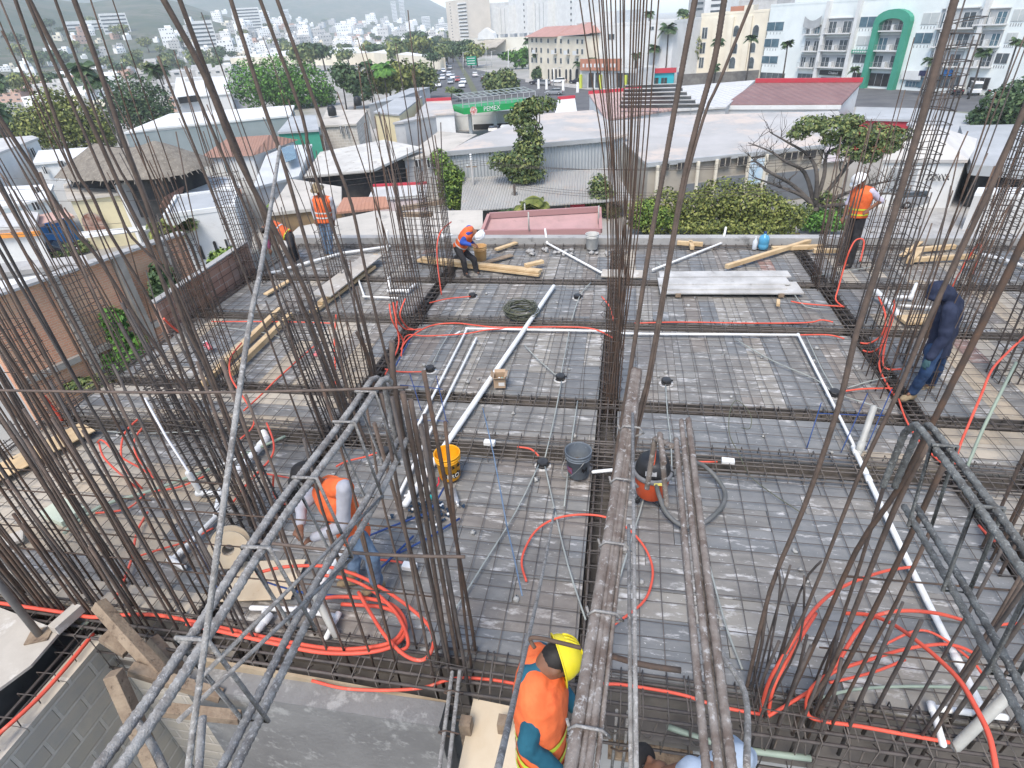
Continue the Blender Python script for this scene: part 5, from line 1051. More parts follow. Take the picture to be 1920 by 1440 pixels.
for k in range(n0-1):
    i2 = inn[::-1]; mb.prism([fA.P(*(out[k][0], -1.25, out[k][1])), fA.P(out[k+1][0], -1.25, out[k+1][1]), fA.P(i2[k+1][0], -1.25, i2[k+1][1]), fA.P(i2[k][0], -1.25, i2[k][1])], fA.n*1.2)
mb.build('green_arch', M_GREENP, tA)
for r, m in (((1632, 137, 1677, 163), M_DARKIN), ((1427, 136, 1470, 149), M_GLASS), ((1497, 138, 1527, 150), M_GLASS), ((1540, 145, 1583, 156), M_GLASS), ((1600, 136, 1628, 150), M_DARKIN), ((1700, 152, 1722, 163), M_GLASSB), ((1727, 146, 1755, 166), M_GLASSB), ((1762, 140, 1800, 165), M_GLASS), ((1820, 145, 1850, 168), M_DARKIN)): win(tA, fA, r, 'shopfront', m, M_GREYP, 4)
for r, m in (((1540, 131, 1584, 142), M_BLACK), ((1695, 132, 1727, 150), M_WHITE), ((1727, 132, 1757, 143), mat('navy_board', (.03, .03, .08), None)), ((1772, 130, 1785, 142), M_BLUEP), ((1600, 93, 1634, 100), M_GREENP)):
    (x0, z1), (x1, z0) = fA.loc(r[0], r[1]), fA.loc(r[2], r[3]); mb = MB(); fA.box(mb, x0, x1, -.45, -.14, z0, z1); b_ = mb.build('sign_board', m, tA)
    if r[0] == 1540: text3d('Chabad', (z1-z0)*.8, fA.P((x0+x1)/2+.4, -.47, (z0+z1)/2), fA.x, (0, 0, 1), M_WHITE, b_)
    if r[0] == 1600:
        mb = MB()
        for k in range(7): fA.box(mb, x0+.3+k*(x1-x0-.6)/7, x0+.3+(k+.7)*(x1-x0-.6)/7, -.47, -.455, z0+.25*(z1-z0), z0+.75*(z1-z0))
        mb.build('lettering', M_WHITE, b_)
mb = MB(); x0, z1 = fA.loc(1513, 30); x1 = fA.loc(1545, 30)[0]
for k in range(6): a = x0+(x1-x0)*k/6; b = x0+(x1-x0)*(k+1)/6; mb.quad(fA.P(a, -.6, z1-.9*sin(pi*k/6)), fA.P(b, -.6, z1-.9*sin(pi*(k+1)/6)), fA.P(b, -.7, z1-1.9-.5*sin(pi*(k+1)/6)), fA.P(a, -.7, z1-1.9-.5*sin(pi*k/6)))
mb.build('hanging_tarp', M_GREYP, tA)
# B: cream building
fB = Fac((1303, 150), (1423, 151)); tB = building('cream_building', 'cream building with pointed windows and stepped parapet beside the white apartments', 'building', fB, fB.loc(1360, 26)[1], 12, M_CREAMP, M_ROOFB, .4)
for r in ((1318, 52, 1325, 72), (1314, 80, 1321, 100), (1312, 108, 1318, 127)): win(tB, fB, r, m=M_GLASS, mull=2)
for r in ((1413, 47, 1421, 70), (1408, 80, 1415, 98), (1404, 107, 1412, 128), (1377, 48, 1384, 68), (1374, 80, 1381, 100), (1369, 107, 1377, 128)): win(tB, fB, r, m=M_GLASS, arch=2)
for u in (1335, 1362, 1395): mb = MB(); xa = fB.loc(u, 80)[0]; fB.box(mb, xa, xa+1.3, -.5, 0, 0, fB.loc(1360, 32)[1]); mb.build('pilaster', M_CREAMP, tB)
mb = MB(); xa = fB.loc(1395, 20)[0]; h_ = fB.loc(1360, 26)[1]; fB.box(mb, xa, xa+2.2, -.05, 3, h_+.4, h_+1.5); xa = fB.loc(1368, 20)[0]; mb.k = 1; fB.box(mb, xa, xa+4, .5, 5, h_+.41, h_+1.4); mb.build('parapet_step', [M_CREAMP, M_TERR], tB)
# tall blocks behind
for (u0, u1, v, vt, nm, lab, m) in ((1312, 1352, 120, -40, 'office_block', 'pale tower peeping over the cream building, with banded windows', M_WHITE), (1284, 1312, 110, -40, 'office_block', 'narrow grey tower left of the pale tower behind the cream building', M_GREYP), (1372, 1440, 130, 2, 'building', 'flat pale building behind the cream one, with an awning roof', M_WHITE2)):
    f = Fac((u0, v-20), (u1, v-20)); h = f.loc((u0+u1)/2, vt)[1]; t = building(nm, lab, 'building', f, h, 12, m)
    nf = 5 if vt < 0 else 1
    for k in range(nf):
        z = h*(.55+.4*k/nf); mb = MB(); f.box(mb, f.w*.3, f.w*.95, -.1, -.02, z, z+h*.035); mb.build('window', M_GLASS, t)
# C: arcaded hotel
fC = Fac((993, 147), (1098, 159)); hC = fC.loc(1000, 69)[1]
tC = building('arcade_hotel', 'cream hotel with ground floor arches and a red tiled roof', 'hotel', fC, hC, 14, mat('warm_cream_paint', (.7, .63, .5), (.6, .54, .43), .3, .9), par=0)
mb = MB(); w_ = fC.w
for (x0, x1, dz) in ((-.8, w_*.55, 0), (w_*.62, w_+.6, .6)):
    a = [fC.P(x0, -1, hC+dz), fC.P(x1, -1, hC+dz), fC.P(x1, 15, hC+dz), fC.P(x0, 15, hC+dz)]; b = [fC.P(x0+2.5, 5, hC+dz+2.3), fC.P(x1-2.5, 5, hC+dz+2.3), fC.P(x1-2.5, 9, hC+dz+2.3), fC.P(x0+2.5, 9, hC+dz+2.3)]
    n = len(mb.v); mb.v += a+b
    for q in ((0, 1, 5, 4), (1, 2, 6, 5), (2, 3, 7, 6), (3, 0, 4, 7), (4, 5, 6, 7), (3, 2, 1, 0)): mb.face(tuple(n+i for i in q))
mb.build('tiled_roof', ribmat('hotel_tiles', tuple(fC.x), (.42, .23, .19), (.36, .2, .165), .35, .8, bump=.3), tC)
for u, w_ in ((1029, 3), (1036, 3), (1043, 3.5), (1050, 3.5), (1062, 3.5), (1070, 4), (1082, 5), (1005, 2.5), (1012, 2.5)): win(tC, fC, (u-w_/2, 129, u+w_/2, 148+(u-1029)*.12), 'arch_opening', M_DARKIN, arch=1)
for v0, v1 in ((71, 79), (89, 98), (107, 117)):
    for i, u in enumerate((998, 1006, 1015, 1028, 1042, 1052, 1066, 1083, 1092)): win(tC, fC, (u-1.6, v0+i*.4, u+1.6, v1+i*.4), m=M_GLASS, arch=(1 if i % 3 == 0 else False), mull=1)
for i, u in enumerate((1006, 1042, 1066, 1083)):
    x, z = fC.loc(u, 100+i); mb = MB(); fC.box(mb, x-1, x+1, -1.0, -.13, z, z+.15); fC.box(mb, x-1, x+1, -1.0, -.94, z+.15, z+1); mb.build('balcony', M_WHITE, tC)
for u, v in ((1070, 52), (1093, 55), (1060, 62)):
    x, z = fC.loc(u, v); mb = MB(); fC.box(mb, x-.8, x+.8, 4, 6, hC+1, max(z, hC+2.8)); mb.build('chimney', M_WHITE2, tC)
# D: white block, E: shops
fD = Fac((1108, 156), (1255, 160)); tD = building('white_building', 'plain white windowless block behind the orange shop band', 'building', fD, fD.loc(1180, 46)[1], 16, M_WHITE)
mb = MB(); fD.box(mb, 0, fD.loc(1150, 50)[0], .4, 12, fD.loc(1180, 46)[1]-.2, fD.loc(1130, 22)[1]); mb.build('upper_storey', M_WHITE, tD)
for r in ((1140, 64, 1152, 74), (1106, 60, 1112, 70), (1218, 50, 1226, 56)): win(tD, fD, r)
fE = Fac((1088, 166), (1262, 171)); h_ = fE.loc(1120, 112)[1]
tE = building('shop_row', 'row of low shops with an orange band and grey shutters', 'shop', fE, fE.loc(1130, 133)[1], 8, M_WHITE, x1=fE.loc(1193, 150)[0])
x0, x1 = fE.loc(1090, 120)[0], fE.loc(1166, 120)[0]; mb = MB(); fE.box(mb, x0, x1, -.5, -.1, fE.loc(1130, 132)[1], fE.loc(1130, 110)[1]); b_ = mb.build('sign_board', M_TERR, tE)
mb = MB()
for k in range(9):
    x = x0+.8+k*(x1-x0-1.6)/9; fE.box(mb, x, x+.5, -.54, -.5, fE.loc(1130, 126)[1], fE.loc(1130, 119)[1])
mb.build('lettering', M_WHITE, b_)
for i, u in enumerate((1092, 1104, 1117, 1131, 1146, 1158, 1170, 1182)): win(tE, fE, (u, 137, u+9, 164), 'shopfront', [M_GREYP, M_DARKIN, M_GLASS, M_GREYP][i % 4], M_GREYP, 1)
for u in (1090, 1127, 1174): x, z = fE.loc(u, 150); mb = MB(); fE.box(mb, x-.2, x+.4, -.6, -.13, 0, 3.2); mb.build('pillar', mat('lime_paint', (.55, .6, .08), None), tE)
fE2 = Fac((1197, 162), (1262, 160)); tE2 = building('turquoise_shop', 'low turquoise fronted shop with a white and red roof', 'shop', fE2, fE2.loc(1230, 138)[1], 9, M_TURQ, M_WHITE)
mb = MB(); fE2.box(mb, .5, fE2.w+.5, -.4, .0, fE2.loc(1230, 138)[1]+.1, fE2.loc(1230, 128)[1]); mb.build('fascia', M_REDP, tE2)
for r in ((1205, 146, 1216, 160), (1222, 146, 1234, 160), (1240, 146, 1250, 160)): win(tE2, fE2, r, 'shopfront', M_DARKIN, M_TURQ, 2)
fB2 = Fac((1254, 158), (1272, 157)); tB2 = building('billboard_wall', 'white and navy advertising wall beside the turquoise shop', 'sign', fB2, fB2.loc(1262, 131)[1], 1.5, M_WHITE)
mb = MB(); fB2.box(mb, .2, fB2.w-.2, -.12, -.01, fB2.loc(1262, 144)[1], fB2.loc(1262, 136)[1]); mb.build('panel', mat('navy_panel', (.05, .06, .2), None), tB2)
# F: stone wall
fF = Fac((1268, 166), (1420, 158)); mb = MB(); fF.box(mb, 0, fF.w, 0, .5, 0, fF.loc(1340, 136)[1]); o = mb.build('stone_wall', mat('dark_stone', (.2, .19, .17), (.13, .12, .11), .8, .95, bump=.5)); tag(o, 'dark weathered stone wall in front of the cream building', 'stone wall')
# generic roof block
def roofblock(name, label, cat, pts, wall, roof, zb=GZ, th=.22, inset=.25, grp=None):
    P = [G(*p) for p in pts]; c = sum(P, V())/len(P); t = thing(name, label, cat, (c.x, c.y, zb), grp)
    q = [p+(c-p)*(inset/max((p-c).length, 1)) for p in P]
    mb = MB(); n = len(q); mb.v += [V((p.x, p.y, zb)) for p in q]+[p-V((0, 0, th)) for p in q]
    for i in range(n): j = (i+1) % n; mb.face((i, j, n+j, n+i))
    mb.face(tuple(range(n, 2*n))); mb.build('wall', wall, t)
    MB().prism([p-V((0, 0, th)) for p in P], (0, 0, th)).build('roof', roof, t)
    return t, P
def wallwin(t, a, b, items, m=None, nm='window', off=.06, fm=None):
    """openings on the upright wall through world points a-b: items = photo rects"""
    f = Fac.__new__(Fac); f.a = V((a.x, a.y, GZ)); f.b = V((b.x, b.y, GZ)); f.x = f.b-f.a; f.w = f.x.length; f.x.normalize(); f.n = V((-f.x.y, f.x.x, 0)); f.zg = GZ
    if f.n.dot(f.a-CP) < 0: f.n = -f.n
    f.a = f.a-f.n*off
    for it in items:
        r, mm = (it[:4], it[4] if len(it) > 4 else m); win(t, f, r, nm, mm or M_GLASS, fm, 2)
    return f
# G/H: white roof house, red roof
t, P = roofblock('tile_roof_house', 'white walled house with a reddish tiled roof, behind the central bundle', 'house', [(1104, 176, -5.6), (1204, 168, -5.2), (1262, 204, -6.2), (1137, 224, -6.4)], M_WHITE, ribmat('pinkish_tiles', (1, .1, 0), (.5, .36, .32), (.4, .26, .23), .5, .85, dirt=(.55, .5, .46)))
MB().beam(P[0]+V((0, 0, .15)), P[1]+V((0, 0, .15)), .5, .5).build('ridge_trim', M_REDP, t)
t, P = roofblock('metal_roof_house', 'low house with a white ribbed metal roof beside the red roof', 'house', [(1228, 165, -5.4), (1416, 150, -5.2), (1362, 200, -6.2), (1262, 206, -6.3)], M_WHITE2, ribmat('white_ribs', (1, .35, 0), (.56, .55, .52), (.47, .46, .44), .9, .6, bump=.3))
for k in range(6):
    u0, u1, v = 1172-k*2, 1272+k*8, 163+k*7.4
    a, b = G(u0, v, -5.0-.12*k), G(u1, v-3+k*.3, -5.0-.12*k); t = thing('solar_panel_row', 'grey solar collector row on the white ribbed roof, %s from the back' % ['first', 'second', 'third', 'fourth', 'fifth', 'sixth'][k], 'solar panel', (a+b)/2, 'solar collector rows')
    MB().beam(a, b, .9, .06, (0, .5, .86)).build('panel', mat('collector_dark', (.12, .125, .13), (.18, .185, .19), 1, .4), t); MB().beam(a+V((0, -.42, .28)), b+V((0, -.42, .28)), .1, .1).build('rail', M_WHITE2, t)
    for q in range(5): p = a.lerp(b, (q+.5)/5); MB().tube([p+V((0, .3, 0)), p+V((0, .3, -1.1))], .04, 6).build('leg', M_WHITE2, t)
t, P = roofblock('red_roof_hall', 'hall with a big brown-red corrugated roof and red ridge', 'hall', [(1417, 154, -4.6), (1617, 153, -4.6), (1578, 195, -6.3), (1358, 196, -6.3)], M_WHITE, ribmat('redbrown_ribs', (1, .42, 0), (.23, .135, .125), (.18, .105, .1), .95, .75, dirt=(.26, .19, .175), bump=.3))
MB().beam(P[0]+V((0, 0, .2)), P[1]+V((0, 0, .2)), .7, .5).build('ridge_trim', M_REDP, t)
MB().beam(P[3]+V((0, 0, -.35)), P[2]+V((0, 0, -.35)), .25, .5).build('gutter', M_WHITE, t)
# I: warehouse
t, P = roofblock('warehouse', 'long beige warehouse with a pale flat roof, small high windows and roller doors', 'warehouse', [(1213, 307, -6.4), (1400, 288, -6.4), (1604, 267, -6.4), (1572, 208, -5.6), (1280, 216, -5.6), (1128, 228, -5.7)], M_BEIGE, M_ROOFW)
MB().beam(P[0]+V((0, 0, -.1)), P[2]+V((0, 0, -.1)), .3, .35).build('fascia', M_ROOFG, t)
f = wallwin(t, P[0], P[2], [(1240, 308, 1253, 319), (1271, 306, 1282, 316), (1351, 297, 1367, 310), (1385, 295, 1402, 307), (1473, 287, 1493, 298), (1508, 283, 1528, 295)], M_DARKIN, off=.1, fm=M_BEIGE)
for r in ((1343, 333, 1396, 375), (1440, 326, 1524, 368), (1285, 345, 1320, 385)): win(t, f, r, 'roller_door', mat('roller_grey', (.17, .18, .19), (.13, .14, .15), .5, .7), M_BEIGE, 1)
for u in (1232, 1307, 1341, 1400, 1432): x, z = f.loc(u, 320); mb = MB(); f.box(mb, x-.12, x+.12, -.2, .0, 0, 4.4); mb.build('pilaster', M_CREAMP, t)
for r, m in (((1404, 300, 1430, 342), mat('pale_blue_print', (.4, .55, .66), (.55, .62, .66), 1.5, .7)), ((1548, 276, 1583, 300), mat('pink_print', (.6, .5, .55), (.75, .72, .7), 1.2, .7)), ((1436, 330, 1454, 344), M_WHITE)): win(t, f, r, 'poster', m, M_WHITE, 1)
# J,K: right side
t, P = roofblock('hip_roof_building', 'white building with a pale faceted hip roof at the right', 'building', [(1655, 300, -7.0), (1815, 300, -7.0), (1838, 262, -7.0), (1690, 258, -7.0)], M_WHITE, M_ROOFW)
mb = MB(); ap = G(1722, 226, -4.2); n = len(mb.v); mb.v += [p+V((0, 0, .01)) for p in P]+[ap]
for i in range(4): mb.face((n+i, n+(i+1) % 4, n+4))
mb.build('hip_roof', mat('pale_cement_roof', (.56, .54, .5), (.48, .46, .43), .4, .85), t)
f = wallwin(t, P[0], P[1], [(1672, 315, 1712, 350, M_GREYP)], off=.1)
for k in range(5):
    x, z = f.loc(1742+k*8, 333); mb = MB(); pts = [f.P(x+.25*cos(q*1.3+k), -.02, z+.3*sin(q*1.9+k*2)) for q in range(7)]; mb.tube(pts, .03, 4).build('graffiti', M_BLACK, t)
t, P = roofblock('grey_canopy_building', 'building with a wide grey flat canopy and dark open front, right edge', 'building', [(1822, 309, -7.2), (1960, 318, -7.2), (1960, 232, -6.6), (1800, 235, -6.6)], M_DARKIN, M_ROOFG, th=.8, inset=2)
t, P = roofblock('white_yard_wall', 'white yard wall with a red stripe at the right edge', 'wall', [(1828, 362, -8.2), (1960, 365, -8.2), (1960, 352, -8.2), (1834, 351, -8.2)], M_WHITE2, M_WHITE, inset=.02)
t, P = roofblock('red_roof_shop', 'low building with a bright red roof between the trees, right', 'building', [(1600, 222, -7.4), (1735, 225, -7.4), (1728, 203, -7.2), (1606, 200, -7.2)], M_REDP, M_ROOFG)
t, P = roofblock('parking_roof', 'grey flat roof beside the street at the right', 'building', [(1700, 232, -7.6), (1832, 262, -7.6), (1925, 225, -7.4), (1740, 205, -7.2)], M_WHITE2, M_ROOFG)
# L: corrugated building, canopy, N, O
t, P = roofblock('corrugated_shed', 'long shed clad in pale blue-grey corrugated sheet, behind the tall tree', 'shed', [(836, 286, -5.5), (1150, 258, -5.5), (1178, 250, -5.3), (1112, 206, -5.0), (1004, 214, -5.0), (880, 262, -5.2)], ribmat('cladding_ribs', (1, .1, 0), (.47, .49, .49), (.4, .42, .42), .32, .6), M_ROOFW)
MB().beam(P[0]+V((0, 0, -.1)), P[1]+V((0, 0, -.1)), .3, .4).build('fascia', M_ROOFG, t)
o = MB().prism([G(868, 336, -8.0), G(1152, 316, -8.0), G(1185, 376, -9.3), G(864, 398, -9.3)], (0, 0, .1)).build('lean_to_roof', ribmat('old_sheet_ribs', (1, .05, 0), (.4, .39, .36), (.33, .32, .3), .25, .7, dirt=(.42, .33, .26), bump=.8)); tag(o, 'sagging corrugated lean-to roof stained with leaf litter', 'shed roof')
for u, v in ((900, 397), (980, 392), (1060, 385), (1140, 380)):
    p = G(u, v, -9.3); o = MB().beam(p+V((0, .3, 0)), V((p.x, p.y+.3, GZ)), .12, .12, (1, 0, 0)).build('timber_post', M_OLDWOOD); tag(o, 'post under the corrugated lean-to roof', 'post', 'lean-to posts')
fN = Fac((806, 246), (992, 240)); tN = building('white_annex', 'white flat annex with a wide dark parking opening, beside the fuel station', 'building', fN, fN.loc(880, 216)[1], 9, M_WHITE)
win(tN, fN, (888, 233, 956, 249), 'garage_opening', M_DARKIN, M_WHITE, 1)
t, P = roofblock('beige_roof_house', 'low house with a beige flat roof left of the corrugated shed', 'house', [(755, 297, -6.6), (834, 288, -6.6), (894, 252, -6.4), (822, 246, -6.4)], M_WHITE2, M_ROOFB)
wallwin(t, P[0], P[1], [(778, 300, 790, 312), (800, 299, 812, 312)], M_DARKIN, off=.1)
t, P = roofblock('white_stair_tower', 'white upright wall block left of the beige roof', 'building', [(736, 230, -4.6), (756, 228, -4.6), (820, 216, -4.7), (800, 212, -4.7)], M_WHITE2, M_ROOFW)
t, P = roofblock('red_trim_shop', 'white shop with red trim left of the fuel station', 'shop', [(778, 216, -7.0), (852, 212, -7.0), (846, 188, -7.0), (800, 190, -7.0)], M_WHITE, M_ROOFW); MB().beam(P[3]+V((0, 0, .2)), P[2]+V((0, 0, .2)), .4, .6).build('trim', M_REDP, t)
t, P = roofblock('yellow_side_house', 'house with a pale yellow wall and tilted tin roof', 'house', [(700, 210, -6.6), (748, 215, -6.8), (792, 180, -6.2), (742, 184, -6.0)], M_YELP, M_ROOFG)
t, P = roofblock('long_grey_roof_house', 'long low house with a grey roof running to the avenue', 'house', [(690, 196, -6.8), (740, 186, -6.8), (806, 163, -6.6), (770, 165, -6.6)], M_WHITE2, M_ROOFG)
t, P = roofblock('white_low_building', 'low white building with a red coping behind the tall tree', 'building', [(1040, 214, -7.2), (1082, 210, -7.2), (1078, 184, -7.0), (1046, 187, -7.0)], M_WHITE, M_WHITE); MB().beam(P[3]+V((0, 0, .2)), P[2]+V((0, 0, .2)), .4, .5).build('coping', M_REDP, t)
# pemex canopy
tP = thing('fuel_station_canopy', 'fuel station canopy with a green fascia and steel roof frame', 'fuel station', G(935, 215, GZ))
a, b = G(869, 203, -6.4), G(1005, 188, -6.4); fx = (b-a).normalized(); fn = V((-fx.y, fx.x, 0))
MB().prism([a, b, b+fn*6, a+fn*6], (0, 0, -.9)).build('fascia', mat('station_green', (.01, .29, .07), None, rough=.5), tP)
text3d('PEMEX', .95, a.lerp(b, .38)-fn*.03+V((0, 0, -.45)), fx, (0, 0, 1), M_WHITE, tP, ext=.01)
MB().lathe(a.lerp(b, .13)-fn*.02+V((0, 0, -.5)), [(.01, 0), (.6, 0), (.6, .04), (.01, .05)], 20, False, True, -fn).build('emblem', mat('emblem_red', (.45, .08, .05), (.75, .7, .65), 2.2, .5), tP)
mb = MB(); L_ = (b-a).length
for k in range(13): p = a+fx*L_*k/12; mb.beam(p+fn*.2, p+fn*.2+V((0, 0, 1.3)), .12, .12, (1, 0, 0)); mb.beam(p+fn*.2+V((0, 0, 1.3)), p+fn*5+V((0, 0, 1.6)), .1, .1)
for y, z in ((.2, 1.3), (2.5, 1.4), (5, 1.6), (.2, .5)): mb.beam(a+fn*y+V((0, 0, z)), b+fn*y+V((0, 0, z)), .12, .12)
mb.build('roof_frame', M_GREYP, tP)
for q in (.15, .5, .85): p = a.lerp(b, q)+fn*3; MB().beam(p+V((0, 0, -.9)), V((p.x, p.y, GZ)), .5, .5, (1, 0, 0)).build('pillar', M_WHITE, tP)
# hotels far off
M_TAN = mat('tan_tower_paint', (.62, .56, .48), (.55, .5, .43), .1, .9)
HT = (((843, 880, 84), 2, 'tan hotel tower with a rounded white banded side', M_TAN), ((873, 902, 82), 20, 'leftmost white hotel slab, lowest of the row', M_WHITE), ((903, 921, 80), 9, 'second white hotel slab with a grey side', M_WHITE), ((922, 956, 79), 14, 'third white hotel slab with thin vertical slots', M_WHITE), ((957, 990, 78), -45, 'tall white hotel core without windows, rising out of the frame', M_WHITE), ((991, 1028, 77), 3, 'white hotel slab with vertical slots, right of the tall core', M_WHITE), ((1030, 1079, 76), -50, 'rightmost white hotel slab, rising out of the frame', M_WHITE))
for (u0, u1, v), vt, lab, m in HT:
    f = Fac((u0, v), (u1, v)); h = f.loc((u0+u1)/2, vt)[1]; t = building('hotel_tower', lab, 'hotel', f, h, 22, m, par=1, group='hotel row on the skyline')
    if m is M_TAN:
        mb = MB()
        for k in range(12): z = h*(k+.6)/12.5; f.box(mb, f.w*.62, f.w*1.02, -.8, -.05, z, z+h*.03)
        mb.build('balcony_band', M_WHITE, t)
        mb = MB()
        for k in range(12): z = h*(k+.3)/12.5; f.box(mb, f.w*.62, f.w*1.0, -.3, -.06, z, z+h*.03)
        mb.build('window_band', M_GLASS, t)
        mb = MB()
        for k in range(14): z = h*(k+.4)/14; f.box(mb, f.w*.2, f.w*.24, -.1, -.02, z, z+h*.02)
        mb.build('window', M_GLASS, t)
    elif vt > -40:
        for k in range(1, 5):
            mb = MB(); x = f.w*k/5; f.box(mb, x-.35, x+.35, -.1, -.02, h*.05, h*.97); mb.build('slot', M_GREYP, t)
    else:
        mb = MB()
        for k in range(9): z = h*.2+h*.8*k/9; f.box(mb, f.w*.82, f.w*.87, -.1, -.02, z, z+h*.035)
        mb.build('window', M_GLASS, t)
f = Fac((866, 104), (1000, 100)); tM = building('shopping_mall', 'long cream mall with a stepped gable, in front of the hotels', 'building', f, f.loc(930, 73)[1], 25, mat('mall_cream', (.7, .67, .58), (.62, .59, .5), .1, .9)); h = f.loc(930, 73)[1]; x = f.loc(912, 80)[0]
mb = MB(); mb.prism([f.P(x-6, -.3, h), f.P(x+6, -.3, h), f.P(x+5, -.3, h+3), f.P(x, -.3, h+5.5), f.P(x-5, -.3, h+3)], f.n*3); mb.build('gable', M_WHITE, tM)
mb = MB(); a, b = f.loc(903, 96), f.loc(950, 96); mb.prism([f.P(a[0]-4, -9, a[1]+.5), f.P(b[0], -9, a[1]+2), f.P(b[0], -.2, a[1]+5), f.P(a[0]+3, -.2, a[1]+5)], (0, 0, .4)); mb.build('entrance_canopy', M_BEIGE, tM)
for k in range(5):
    x = f.loc(915+k*18, 78)[0]; mb = MB(); f.box(mb, x-1.5, x+1.5, 5, 8, h+.1, h+2); mb.build('roof_unit', M_GREYP, tM)
# left side houses
t, P = roofblock('grey_shed', 'big shed with a pale curved roof and grey-green gable wall, left', 'shed', [(230, 249, -5.2), (300, 238, -4.9), (545, 216, -5.0), (552, 197, -4.8), (420, 206, -4.3), (318, 213, -4.4)], mat('sage_grey_paint', (.26, .295, .295), (.22, .255, .255), .3, .85), M_WHITE)
t, P = roofblock('green_fence_house', 'house with a green screened terrace beside the grey shed', 'house', [(520, 248, -5.0), (598, 243, -5.0), (592, 215, -5.0), (545, 218, -5.0)], M_GREENP, M_ROOFG)
t, P = roofblock('brick_house', 'house with an orange brick wall between the tile roof and the stone wall', 'house', [(545, 256, -6.2), (606, 250, -6.2), (600, 238, -6.0), (545, 242, -6.0)], linmat('orange_brick', (1, .2, 0), (.46, .2, .11), (.38, .16, .09), (.42, .36, .3), .26, .11, .02), M_ROOFB)
t, P = roofblock('tank_house', 'pale stone house with black water tanks on its roof', 'house', [(600, 236, -5.6), (668, 232, -5.6), (690, 206, -5.4), (612, 206, -5.4)], linmat('pale_stone', (1, .2, 0), (.52, .48, .42), (.42, .39, .34), (.6, .57, .52), .7, .35, .03), M_ROOFB)
wallwin(t, P[0], P[1], [(636, 236, 643, 250), (646, 236, 653, 252)], M_DARKIN, off=.1)
for u, v in ((624, 217), (672, 198)):
    p = G(u, v, -5.3); o = MB().lathe(p, [(.55, 0), (.6, .1), (.6, 1.0), (.45, 1.25), (.2, 1.35)], 16).build('water_tank', M_BLACK); tag(o, 'black water tank on a flat roof, '+('left one on the pale stone house' if u < 650 else 'right one above the yellow house'), 'water tank')
def hip(label, eave, ridge, m, th=.12, name='tiled_roof', cat='roof'):
    E_ = [G(*p) for p in eave]; r0, r1 = [G(*p) for p in ridge]; mb = MB(); n = len(mb.v); mb.v += E_+[r0, r1]
    mb.face((n, n+1, n+5, n+4)); mb.face((n+1, n+2, n+5)); mb.face((n+2, n+3, n+4, n+5)); mb.face((n+3, n, n+4)); mb.face((n+3, n+2, n+1, n))
    return mb, E_
M_TILE = ribmat('clay_tiles', (1, .35, 0), (.32, .18, .13), (.25, .14, .1), .3, .85, dirt=(.25, .18, .15), bump=.35)
M_TILE2 = ribmat('new_clay_tiles', (1, .12, 0), (.38, .19, .125), (.31, .16, .11), .28, .85, bump=.35)
t = thing('tile_roof_house', 'white two-storey house with a clay hip roof, left of centre', 'house', G(430, 330, GZ))
mb, E_ = hip('', [(372, 297, -4.9), (474, 292, -4.9), (560, 262, -4.9), (430, 262, -4.9)], [(428, 258, -3.8), (505, 253, -3.8)], M_TILE); mb.build('hip_roof', M_TILE, t)
c = sum(E_, V())/4; q = [p+(c-p)*.08 for p in E_]; mb = MB(); mb.prism([V((p.x, p.y, GZ)) for p in q], (0, 0, -4.95-GZ)); mb.build('wall', M_WHITE, t)
f = wallwin(t, q[0], q[1], [(392, 300, 402, 322), (418, 298, 432, 322, M_GLASSB), (445, 300, 452, 308), (385, 330, 400, 345)], M_DARKIN, off=.1)
t, P = roofblock('angled_house', 'pale grey house with a sloping wall and skylight, right of the clay hip roof', 'house', [(474, 352, -6.0), (560, 330, -6.2), (585, 270, -5.2), (505, 275, -5.0)], M_WHITE2, mat('sky_grey', (.55, .56, .55), (.46, .47, .46), .4, .85))
o = MB().prism([G(527, 278, -4.85), G(551, 272, -4.85), G(556, 298, -5.15), G(536, 305, -5.15)], (0, 0, .05)).build('skylight', M_GLASSB); tag(o, 'large pale skylight on the angled grey house', 'skylight')
t, P = roofblock('white_terrace', 'white terrace parapet above a clay tile awning, left', 'terrace', [(340, 362, -6.8), (452, 350, -6.8), (440, 332, -6.6), (372, 328, -6.6)], M_WHITE, M_WHITE)
o = MB().prism([G(330, 387, -7.6), G(410, 382, -7.6), G(456, 374, -7.5), G(452, 357, -6.9), G(346, 366, -6.9)], (0, 0, .15)).build('tile_awning', M_TILE2); tag(o, 'clay tile awning under the white terrace', 'roof')
o = MB().prism([G(300, 390, -7.3), G(335, 388, -7.6), G(345, 352, -6.4), G(310, 372, -6.6)], (0, 0, .15)).build('tile_awning', M_TILE); tag(o, 'weathered clay tile slope left of the terrace', 'roof')
fH = Fac((345, 505), (470, 485), GZ+2.0); tH = building('arched_house', 'small white house with dark arched openings behind the palms', 'house', fH, fH.loc(400, 395)[1], 6, M_WHITE, par=.2)
for r in ((398, 452, 414, 482), (420, 448, 434, 478), (372, 460, 386, 485)): win(tH, fH, r, 'arch_opening', M_DARKIN, arch=1)
t, P = roofblock('yellow_house', 'pale yellow house with a barred arched window below the thatched roof', 'house', [(126, 374, -6.3), (222, 362, -6.3), (368, 312, -6.2), (300, 296, -6.0), (118, 345, -6.2)], M_YELP, M_ROOFB)
f = wallwin(t, P[0], P[1], [], off=.1); win(t, f, (148, 402, 200, 432), 'window', mat('brown_bars', (.2, .09, .06), (.4, .28, .22), 2.5, .8), mat('stone_frame', (.4, .35, .28), None), arch=1)
mb = MB(); a, b = P[1], P[2]; mb.prism([V((a.x, a.y, GZ)), V((b.x, b.y, GZ)), V((b.x, b.y, -5.6)), V((a.x, a.y, -5.6))], V((a.y-b.y, b.x-a.x, 0)).normalized()*-.35); mb.build('side_wall', M_WHITE, t)
